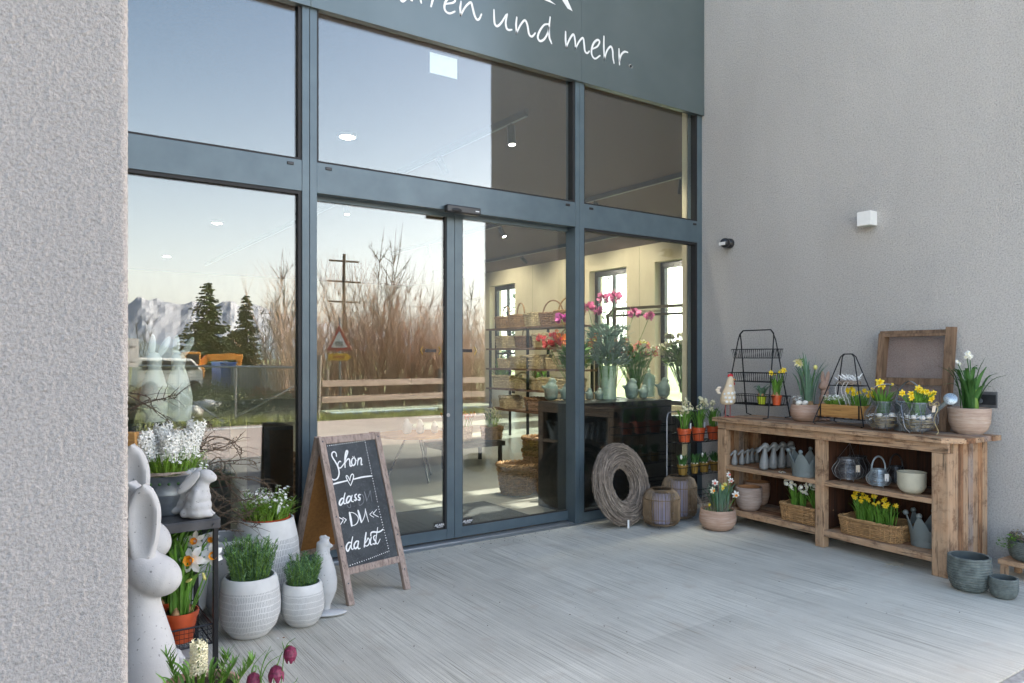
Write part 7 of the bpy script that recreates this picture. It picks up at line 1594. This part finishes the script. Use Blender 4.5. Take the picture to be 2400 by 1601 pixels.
# warning sign
p = MZ(800, 972, -0.1); ws_ = thing('warning_sign', 'red edged triangular railway crossing sign on a thin grey pole', 'road sign', (p.x, p.y, -0.1), R(56))
MB().tube([(0, 0, 0), (0, 0, 2.55)], 0.03, 8).obj('pole', 'zinc', ws_)
def tri(s, y, z0, m, mb, t=0.006):
    h = s*0.866; v = [(-s/2, y, z0), (s/2, y, z0), (0, y, z0 + h), (-s/2, y+t, z0), (s/2, y+t, z0), (0, y+t, z0+h)]
    mb.add(v, [(0, 1, 2), (5, 4, 3), (0, 3, 4, 1), (1, 4, 5, 2), (2, 5, 3, 0)], m)
simple('sign_red', (0.45, 0.02, 0.015), 0.4); simple('sign_yellow', (0.8, 0.42, 0.01), 0.4)
mb = MB(); tri(0.78, 0.034, 1.68, 0, mb); tri(0.52, 0.042, 1.76, 1, mb, 0.003); mb.obj('warning_triangle', ['sign_red', 'tag_white'], ws_, smooth=False)
g = MB()
for x in (-0.09, -0.03, 0.03, 0.09): g.box((x-0.012, 0.046, 1.79), (x+0.012, 0.049, 1.93))
g.box((-0.13, 0.0465, 1.82), (0.13, 0.0485, 1.84)).box((-0.13, 0.0465, 1.87), (0.13, 0.0485, 1.89)); g.obj('gate_symbol', 'black_plastic', ws_, smooth=False)
MB().add([(-0.36, 0.036, 1.42), (0.25, 0.036, 1.42), (0.38, 0.036, 1.51), (0.25, 0.036, 1.60), (-0.36, 0.036, 1.60)], [(0, 1, 2, 3, 4)]).obj('direction_plate', 'sign_yellow', ws_, smooth=False)
MB().box((-0.2, 0.038, 1.49), (0.16, 0.041, 1.53)).obj('plate_line', 'sign_red', ws_, smooth=False)
# utility pole and wires
p = MD(808, 838, 36); p.z = -0.1; up_ = thing('utility_pole', 'wooden power pole with three cross arms behind the bushes', 'power pole', tuple(p))
MB().tube([(0, 0, 0), (0, 0, 6.6)], [0.11, 0.08], 8).obj('pole', 'grey_bark', up_)
for zz, L in ((6.2, 0.75), (5.2, 0.85), (4.2, 0.8)): MB().box((-L, -0.05, zz), (L, 0.05, zz + 0.08)).obj('cross_arm', 'grey_bark', up_, smooth=False)
wi = MB()
q0 = PD(1500, 838, 30)
for zz, x in ((6.28, -0.7), (6.28, 0.7), (5.28, -0.8), (5.28, 0.8), (4.28, 0.7), (4.28, -0.7)):
    a = p + Vector((x, 0, zz)); b = MIR(PD(1500, 838 - (zz+1.6)*48, 26)); b = Vector((b.x + x, b.y, zz + 1.2 + x*0.25))
    wi.tube([a.lerp(b, t) - Vector((0, 0, 1.0*4*t*(1-t))) for t in [k/12 for k in range(13)]], 0.012, 4)
wi.obj('wires', 'black_rubber', up_)
def bare_tree(h, seed):
    random.seed(seed); mb = MB()
    for q in range(3):                                            # several leaders rising from one stool
        tp, td = twig(mb, Vector((rnd(-.15, .15), rnd(-.15, .15), 0)), Vector((rnd(-.16, .16), rnd(-.16, .16), 1)).normalized(), h*rnd(0.82, 1.0), h*0.006, 9, 0.07)
        for i in range(15):
            j = random.randint(1, 7); a = rnd(0, 6.28); L = h*rnd(0.22, 0.48)*(1.05 - j/9.5)
            bp_, bd = twig(mb, tp[j], Vector((math.cos(a), math.sin(a), rnd(1.0, 2.4))).normalized(), L, h*0.0028, 6, 0.13)
            for k in range(8):
                q_ = bp_[random.randint(1, 5)]; b = rnd(0, 6.28)
                twig(mb, q_, (bd + Vector((math.cos(b), math.sin(b), 0.3))*0.7).normalized(), L*rnd(0.15, 0.4), h*0.0013, 3, 0.14)
    return mb
bt = None
for u, d, h, lb in ((690, 34, 7.2, 'tall bare tree mirrored beside the left mullion'), (668, 40, 6.2, 'bare tree mirrored left of the tall one'), (905, 33, 8.2, 'highest bare tree rising through the wires'), (1085, 30, 5.6, 'bare tree mirrored in the right door leaf'), (330, 70, 6.5, 'far bare tree mirrored by the left pillar'), (630, 48, 6.0, 'thin bare tree right of the lattice tower')):
    p = MD(u, 838, d); p.z = -0.1
    if bt is None: bt = thing('bare_tree', '', 'tree', p, 0, 'bare trees across the road'); bare_tree(7.0, 3).obj('branches', 'grey_bark', bt, smooth=False); e = bt
    else: e = dup(bt, '', p, rnd(0, 6), h/7.0)
    e['label'] = lb
# spruces
simple('spruce_needles', (0.055, 0.095, 0.025), 0.7, var=0.5, scale=1.2, island=0.7)
def spruce(h, rad, seed):
    random.seed(seed); mb = MB(); z = h*0.12
    while z < h*0.985:
        k = 1 - z/h; n = int(5 + 5*k); rr = rad*(k**0.8)*rnd(0.85, 1.08) + 0.12
        for i in range(n):
            a = rnd(0, 6.28); L = rr*rnd(0.55, 1.12); zj = rnd(-1, 1)*h*0.012; dr = Vector((math.cos(a), math.sin(a), 0)); sd_ = Vector((-dr.y, dr.x, 0))
            steps = max(3, int(L/0.28))
            for j in range(steps):
                t = (j + 0.6)/steps; c = dr*L*t + Vector((0, 0, z + zj - L*0.34*t + L*0.25*t*t))
                for s_ in (-1, 1):
                    for q in range(2):
                        e_ = (dr*0.8 + sd_*s_*rnd(0.5, 1.1) + Vector((0, 0, rnd(-0.35, 0.25)))).normalized(); l2 = L*0.30*(1.1-t*0.6)*rnd(0.6, 1.2) + 0.08
                        mb.blade([c, c + e_*l2*0.55 + Vector((0, 0, -0.02)), c + e_*l2 + Vector((0, 0, -0.05))], [0.07, 0.11, 0.01], Vector((rnd(-1, 1), rnd(-1, 1), 0.6)))
        z += h*0.019
    return mb
for u, d, h, rad, sd_, lb in ((485, 46, 6.3, 2.3, 4, 'broad dark green spruce mirrored in the left pane'), (577, 48, 5.7, 1.25, 9, 'slender spruce with bare top right of the broad one'), (548, 50, 3.4, 2.2, 19, 'low wide conifer between the two spruces')):
    p = MD(u, 838, d); p.z = -0.1; e = thing('spruce_tree', lb, 'tree', tuple(p))
    spruce(h, rad, sd_).obj('crown', 'spruce_needles', e, smooth=False); MB().tube([(0, 0, 0), (0, 0, h*0.97)], [h*0.025, 0.02], 8).obj('trunk', 'grey_bark', e)
random.seed(21)
# lattice tower
p = MD(642, 838, 120); p.z = 0; e = thing('lattice_tower', 'grey lattice power tower far away beside the bare trees', 'power tower', tuple(p))
mb = MB(); H_ = 10.5
for sx in (-1, 1):
    for sy in (-1, 1): mb.tube([(sx*0.9, sy*0.9, 0), (sx*0.4, sy*0.4, H_)], 0.06, 4)
for i in range(9):
    z0, z1 = H_*i/9, H_*(i+1)/9; r0, r1 = 0.9 - 0.5*i/9, 0.9 - 0.5*(i+1)/9
    for s_ in (-1, 1): mb.tube([(-r0, s_*r0, z0), (r1, s_*r1, z1)], 0.035, 3); mb.tube([(r0, s_*r0, z0), (-r1, s_*r1, z1)], 0.035, 3)
for zz in (6.5, 8.5): mb.box((-2.2, -0.06, zz), (2.2, 0.06, zz+0.12))
mb.obj('lattice', 'grey_wire', e, smooth=False)
# mesh fence with tubes
q0, q1 = MZ(300, 975, -0.08), MZ(700, 1003, -0.08); dv = (q1 - q0); e = thing('mesh_fence', 'galvanised wire mesh site fence with slanting tube braces', 'fence', (0, 0, 0))
mb = MB(); nn = 75
for i in range(nn + 1): a = q0 + dv*i/nn; mb.tube([a, a + UP*1.25], 0.0035, 3, caps=False)
for k in range(17): mb.tube([q0 + UP*(k*1.25/16), q1 + UP*(k*1.25/16)], 0.0035, 3, caps=False)
mb.obj('wire_mesh', 'zinc', e, smooth=False)
mb = MB()
for i in range(4): a = q0 + dv*i/3; mb.tube([a, a + UP*1.3], 0.022, 8)
mb.tube([q0 + UP*1.27, q1 + UP*1.27], 0.024, 8); mb.tube([q0 + dv*0.62, q0 + dv*1.0 + UP*0.95], 0.02, 8); mb.tube([q0 + dv*0.6, q0 + dv*0.25 + UP*0.9], 0.02, 8)
for i, part_ in enumerate([mb]): part_.obj('tube_frame', 'threshold_steel', e)
# excavator
p = MD(515, 845, 34); simple('excavator_orange', (0.62, 0.23, 0.015), 0.45, var=0.1)
e = thing('excavator', 'orange excavator with folded boom working beyond the fence', 'excavator', (p.x, p.y, -0.1))
cx = Vector((1, 0, 0))
MB().bar((-0.95, 0, 1.05), (-0.55, 0, 1.52), 0.3, 0.26).bar((-0.6, 0, 1.48), (0.6, 0, 1.55), 0.3, 0.3).bar((0.5, 0, 1.58), (0.95, 0, 1.42), 0.28, 0.26).obj('boom', 'excavator_orange', e, smooth=False, bevel=0.02)
MB().bar((0.9, 0, 1.65), (0.78, 0, 0.7), 0.2, 0.2).obj('dipper_arm', 'excavator_orange', e, smooth=False, bevel=0.02)
MB().tube([(-0.4, 0.1, 1.28), (0.3, 0.1, 1.30)], 0.05, 8).obj('hydraulic_cylinder', 'zinc', e)
MB().add([(0.6,-.25,0.75),(1.0,-.25,0.75),(0.95,-.25,0.35),(0.7,-.25,0.3),(0.6,.25,0.75),(1.0,.25,0.75),(0.95,.25,0.35),(0.7,.25,0.3)], [(0,1,2,3),(7,6,5,4),(0,4,5,1),(1,5,6,2),(2,6,7,3)]).obj('bucket', 'dark_steel', e, smooth=False)
MB().box((-1.9, -0.6, 0.55), (-0.8, 0.6, 1.05)).box((-1.6, -0.5, 1.05), (-0.9, 0.3, 1.75)).obj('cab', 'excavator_orange', e, smooth=False, bevel=0.04)
MB().box((-1.5, -0.51, 1.2), (-0.98, 0.31, 1.65)).obj('cab_window', 'black_plastic', e, smooth=False)
for s_ in (-0.6, 0.6): MB().box((-2.1, s_-0.2, 0.0), (-0.5, s_+0.2, 0.5)).obj('track', 'black_rubber', e, smooth=False, bevel=0.15)
# containers and van
def corr(name, lb, cat, u, d, w_, h_, mat):
    p = MD(u, 855, d); e = thing(name, lb, cat, (p.x, p.y, -0.1)); mb = MB(); n = int(w_/0.12)
    mb.box((-w_/2, -0.8, 0), (w_/2, 0.78, h_))
    for i in range(n): mb.box((-w_/2 + i*w_/n, 0.781, 0.05), (-w_/2 + (i+0.5)*w_/n, 0.82, h_-0.05))
    mb.obj('container_body', mat, e, smooth=False); MB().box((-w_/2-0.02, -0.82, h_), (w_/2+0.02, 0.85, h_+0.05)).obj('container_rim', mat, e, smooth=False)
simple('container_blue', (0.02, 0.12, 0.42), 0.5); simple('container_grey', (0.24, 0.27, 0.29), 0.6)
corr('skip_container', 'small bright blue container below the excavator boom', 'container', 523, 31, 0.6, 1.25, 'container_blue')
corr('skip_container', 'grey corrugated container right of the blue one', 'container', 566, 31, 1.1, 1.1, 'container_grey')
corr('skip_container', 'long grey corrugated container at the foot of the bare trees', 'container', 655, 31, 1.5, 1.15, 'container_grey')
p = MD(395, 850, 30); e = thing('parked_van', 'white van roof behind the mesh fence', 'van', (p.x, p.y, -0.1))
MB().add([(-1.3,-.8,0.3),(1.2,-.8,0.3),(1.15,-.8,0.95),(0.75,-.7,1.45),(-1.25,-.7,1.5),(-1.3,.8,0.3),(1.2,.8,0.3),(1.15,.8,0.95),(0.75,.7,1.45),(-1.25,.7,1.5)], [(0,1,2,3,4),(9,8,7,6,5),(0,4,9,5),(1,0,5,6),(2,1,6,7),(3,2,7,8),(4,3,8,9)]).obj('body', 'white_paint', e, smooth=False, bevel=0.06)
MB().add([(-1.1,.79,1.0),(1.0,.79,1.0),(0.72,.735,1.35),(-1.1,.735,1.38)], [(0,1,2,3)]).obj('side_window', 'black_plastic', e, smooth=False)
for x in (-0.8, 0.8): MB().lathe([(0.28, -0.1), (0.28, 0.1)], 18).xf(Matrix.Translation((x, 0.76, 0.28)) @ Matrix.Rotation(R(90), 4, 'X')).obj('wheel', 'black_rubber', e)
# banner at the fence end
p = MD(308, 826, 15.2); e = thing('roadside_banner', 'narrow white banner with black script mirrored by the left pillar', 'banner', (p.x, p.y, 0))
MB().box((-0.12, -0.01, 1.20), (0.12, 0.01, 1.80)).obj('cloth', 'tag_white', e, smooth=False); MB().tube([(-0.14, 0, -0.1), (-0.14, 0, 1.85)], 0.015, 8).obj('pole', 'zinc', e)
for k, (zz, s_) in enumerate(((1.62, 1), (1.30, 0.7))):
    mb = MB(); mb.tube(crv([(-0.09*s_, 0.012, zz), (-0.05*s_, 0.012, zz+0.02), (-0.03*s_, 0.012, zz-0.015), (0.0, 0.012, zz+0.02), (0.03*s_, 0.012, zz-0.01), (0.07*s_, 0.012, zz+0.015)], 4), 0.004, 4); mb.obj('lettering', 'black_plastic', e)
# planting yard behind the mesh: low shrubs and wrapped bales
simple('yard_green', (0.09, 0.16, 0.07), 0.8, var=0.4, island=0.6); simple('yard_red', (0.30, 0.10, 0.07), 0.8, var=0.3, island=0.5)
for i, (u, v, d, s_, m, lb) in enumerate(((440, 915, 20, 0.55, 'yard_green', 'low green shrub left in the fenced yard'), (560, 925, 19, 0.7, 'yard_green', 'widest green shrub in the fenced yard'), (640, 930, 19, 0.6, 'yard_green', 'green shrub near the bare thicket in the yard'), (610, 885, 23, 0.5, 'yard_red', 'rusty leaved shrub behind the widest green one'), (350, 900, 22, 0.6, 'yard_red', 'rusty leaved shrub left in the yard'), (500, 890, 24, 0.7, 'yard_green', 'green shrub below the excavator'), (672, 900, 21, 0.5, 'yard_red', 'rusty shrub beside the mullion'))):
    p = MD(u, v, d); p.z = -0.08; mb = MB()
    for k in range(420):
        a, b_ = rnd(0, 6.28), math.acos(rnd(0, 1)); rr = s_*rnd(0.5, 1.1); c = Vector((rr*math.sin(b_)*math.cos(a), rr*math.sin(b_)*math.sin(a), rr*math.cos(b_)*0.9 + 0.05))
        q = Vector((rnd(-1, 1), rnd(-1, 1), rnd(-.3, 1))).normalized(); mb.blade([c, c + q*0.06, c + q*0.12], [0.02, 0.06, 0.01], q.orthogonal())
    tag(mb.obj('yard_shrub', m, smooth=False, loc=p), lb, 'shrub', 'shrubs in the fenced yard')
for i, (u, v, d, lb) in enumerate(((487, 893, 20, 'white wrapped bale in the fenced yard'), (455, 925, 17.5, 'smaller white wrapped bale close to the mesh'), (600, 905, 21, 'white wrapped bale right in the yard'))):
    p = MD(u, v, d); mb = MB(); mb.ell((0, 0, 0), (0.38 if i != 1 else 0.2, 0.25, 0.16), nu=18, nv=10)
    mb.v = [tuple(Vector(q)*(1 + 0.25*noise.noise(Vector(q)*6 + Vector((i*9, 0, 0))))) for q in mb.v]; p.z = max(p.z, 0.1)
    tag(mb.obj('wrapped_bale', 'tag_white', loc=(p.x, p.y, 0.1)), lb, 'bale')
# far hills and snowy mountains
def mk_mtn():
    t = NT('mountain'); c = t.node('ShaderNodeTexCoord'); s = t.node('ShaderNodeSeparateXYZ'); t.link(c.outputs['Object'], s.inputs[0])
    n = t.noise(t.coord((0.006, 0.006, 0.012)), 1.0, 6, 0.7); z = t.math('ADD', t.math('MULTIPLY', s.outputs[2], 0.0045), t.math('MULTIPLY', n, 1.5))
    t.base(t.ramp(z, [(0.80, (0.27, 0.34, 0.42)), (1.1, (0.38, 0.39, 0.43))]));  # blue grey tones carry the distant haze in the colour
    for e_ in (0,): pass
    t.set(0.95); MATS['mountain'] = t.m
    t = NT('hill_wood'); t.base(t.ramp(t.noise(t.coord((0.02,)*3), 1.0, 5), [(0.3, (0.12, 0.17, 0.20)), (0.7, (0.17, 0.22, 0.24))])); t.set(0.95); MATS['hill_wood'] = t.m  # bluish woods, far haze put into the colour
mk_mtn()
prof = [(150, 120), (250, 128), (300, 140), (335, 160), (360, 152), (385, 150), (420, 140), (450, 150), (470, 146), (500, 138), (530, 148), (545, 150), (560, 138), (600, 140), (640, 122), (690, 108), (740, 95), (800, 85), (900, 70), (1000, 60), (1150, 50)]
def rng(prof, d0, d1, zmul, name, mat, lb):
    vs = []; fs = []; cols = 110; rows = 22; u0, u1 = prof[0][0], prof[-1][0]
    for i in range(cols + 1):
        u = u0 + (u1 - u0)*i/cols; k = max(j for j in range(len(prof)) if prof[j][0] <= u + 1e-6); k = min(k, len(prof)-2)
        t = (u - prof[k][0])/(prof[k+1][0] - prof[k][0]); hpx = prof[k][1]*(1-t) + prof[k+1][1]*t
        for j in range(rows + 1):
            s_ = j/rows; d = d0 + (d1 - d0)*s_; H_ = hpx/1714*d1*zmul
            q = MD(u, 838, d); rid = noise.fractal(Vector((u*0.045, s_*5.0, 7)), 1.0, 2.0, 3)
            z = H_*(s_**0.9) * (1 + 0.08*rid*(1 - 0.55*s_)) + (H_*0.03*rid if j == rows else 0)
            vs.append((q.x, q.y, z - 2))
    for i in range(cols):
        for j in range(rows): o = i*(rows+1) + j; fs.append((o, o+1, o+rows+2, o+rows+1))
    o = MB().add(vs, fs).obj(name, mat, smooth=False); struct(o)
rng(prof, 1500, 2800, 0.9, 'mountains', 'mountain', '')
rng([(150, 60), (300, 55), (360, 40), (420, 26), (520, 22), (700, 26), (900, 22), (1150, 20)], 500, 800, 1.0, 'hills', 'hill_wood', '')
# trees seen through the far windows of the shop
for x, y, h, lb in ((24, 26, 7.0, 'bare tree outside the left far window'), (26, 20, 6.5, 'bare tree outside the right far window')):
    e = dup(bt, lb, (x, y, -0.1), rnd(0, 6), h/7.0)
simple('garden_green', (0.09, 0.15, 0.06), 0.8, var=0.4, island=0.6)
for x, y, r_, h, lb in ((19, 15.5, 1.3, 3.0, 'round green bush outside the left window of the shop'), (20, 12.2, 1.6, 3.4, 'round green bush outside the right window of the shop'), (21, 27, 2.6, 5.5, 'tall green bush outside the window behind the basket rack')):
    mb = MB()
    for k in range(2600):
        q = Vector((random.gauss(0, 1), random.gauss(0, 1), random.gauss(0, 1))).normalized(); c = Vector((q.x*r_, q.y*r_, h/2 + q.z*h/2))*rnd(0.75, 1.05); f_ = Vector((rnd(-1, 1), rnd(-1, 1), rnd(-1, 1))).normalized()
        mb.blade([c, c + f_*0.12, c + f_*0.2], [0.03, 0.12, 0.02], f_.orthogonal())
    tag(mb.obj('garden_bush', 'garden_green', smooth=False, loc=(x, y, -0.05)), lb, 'bush')
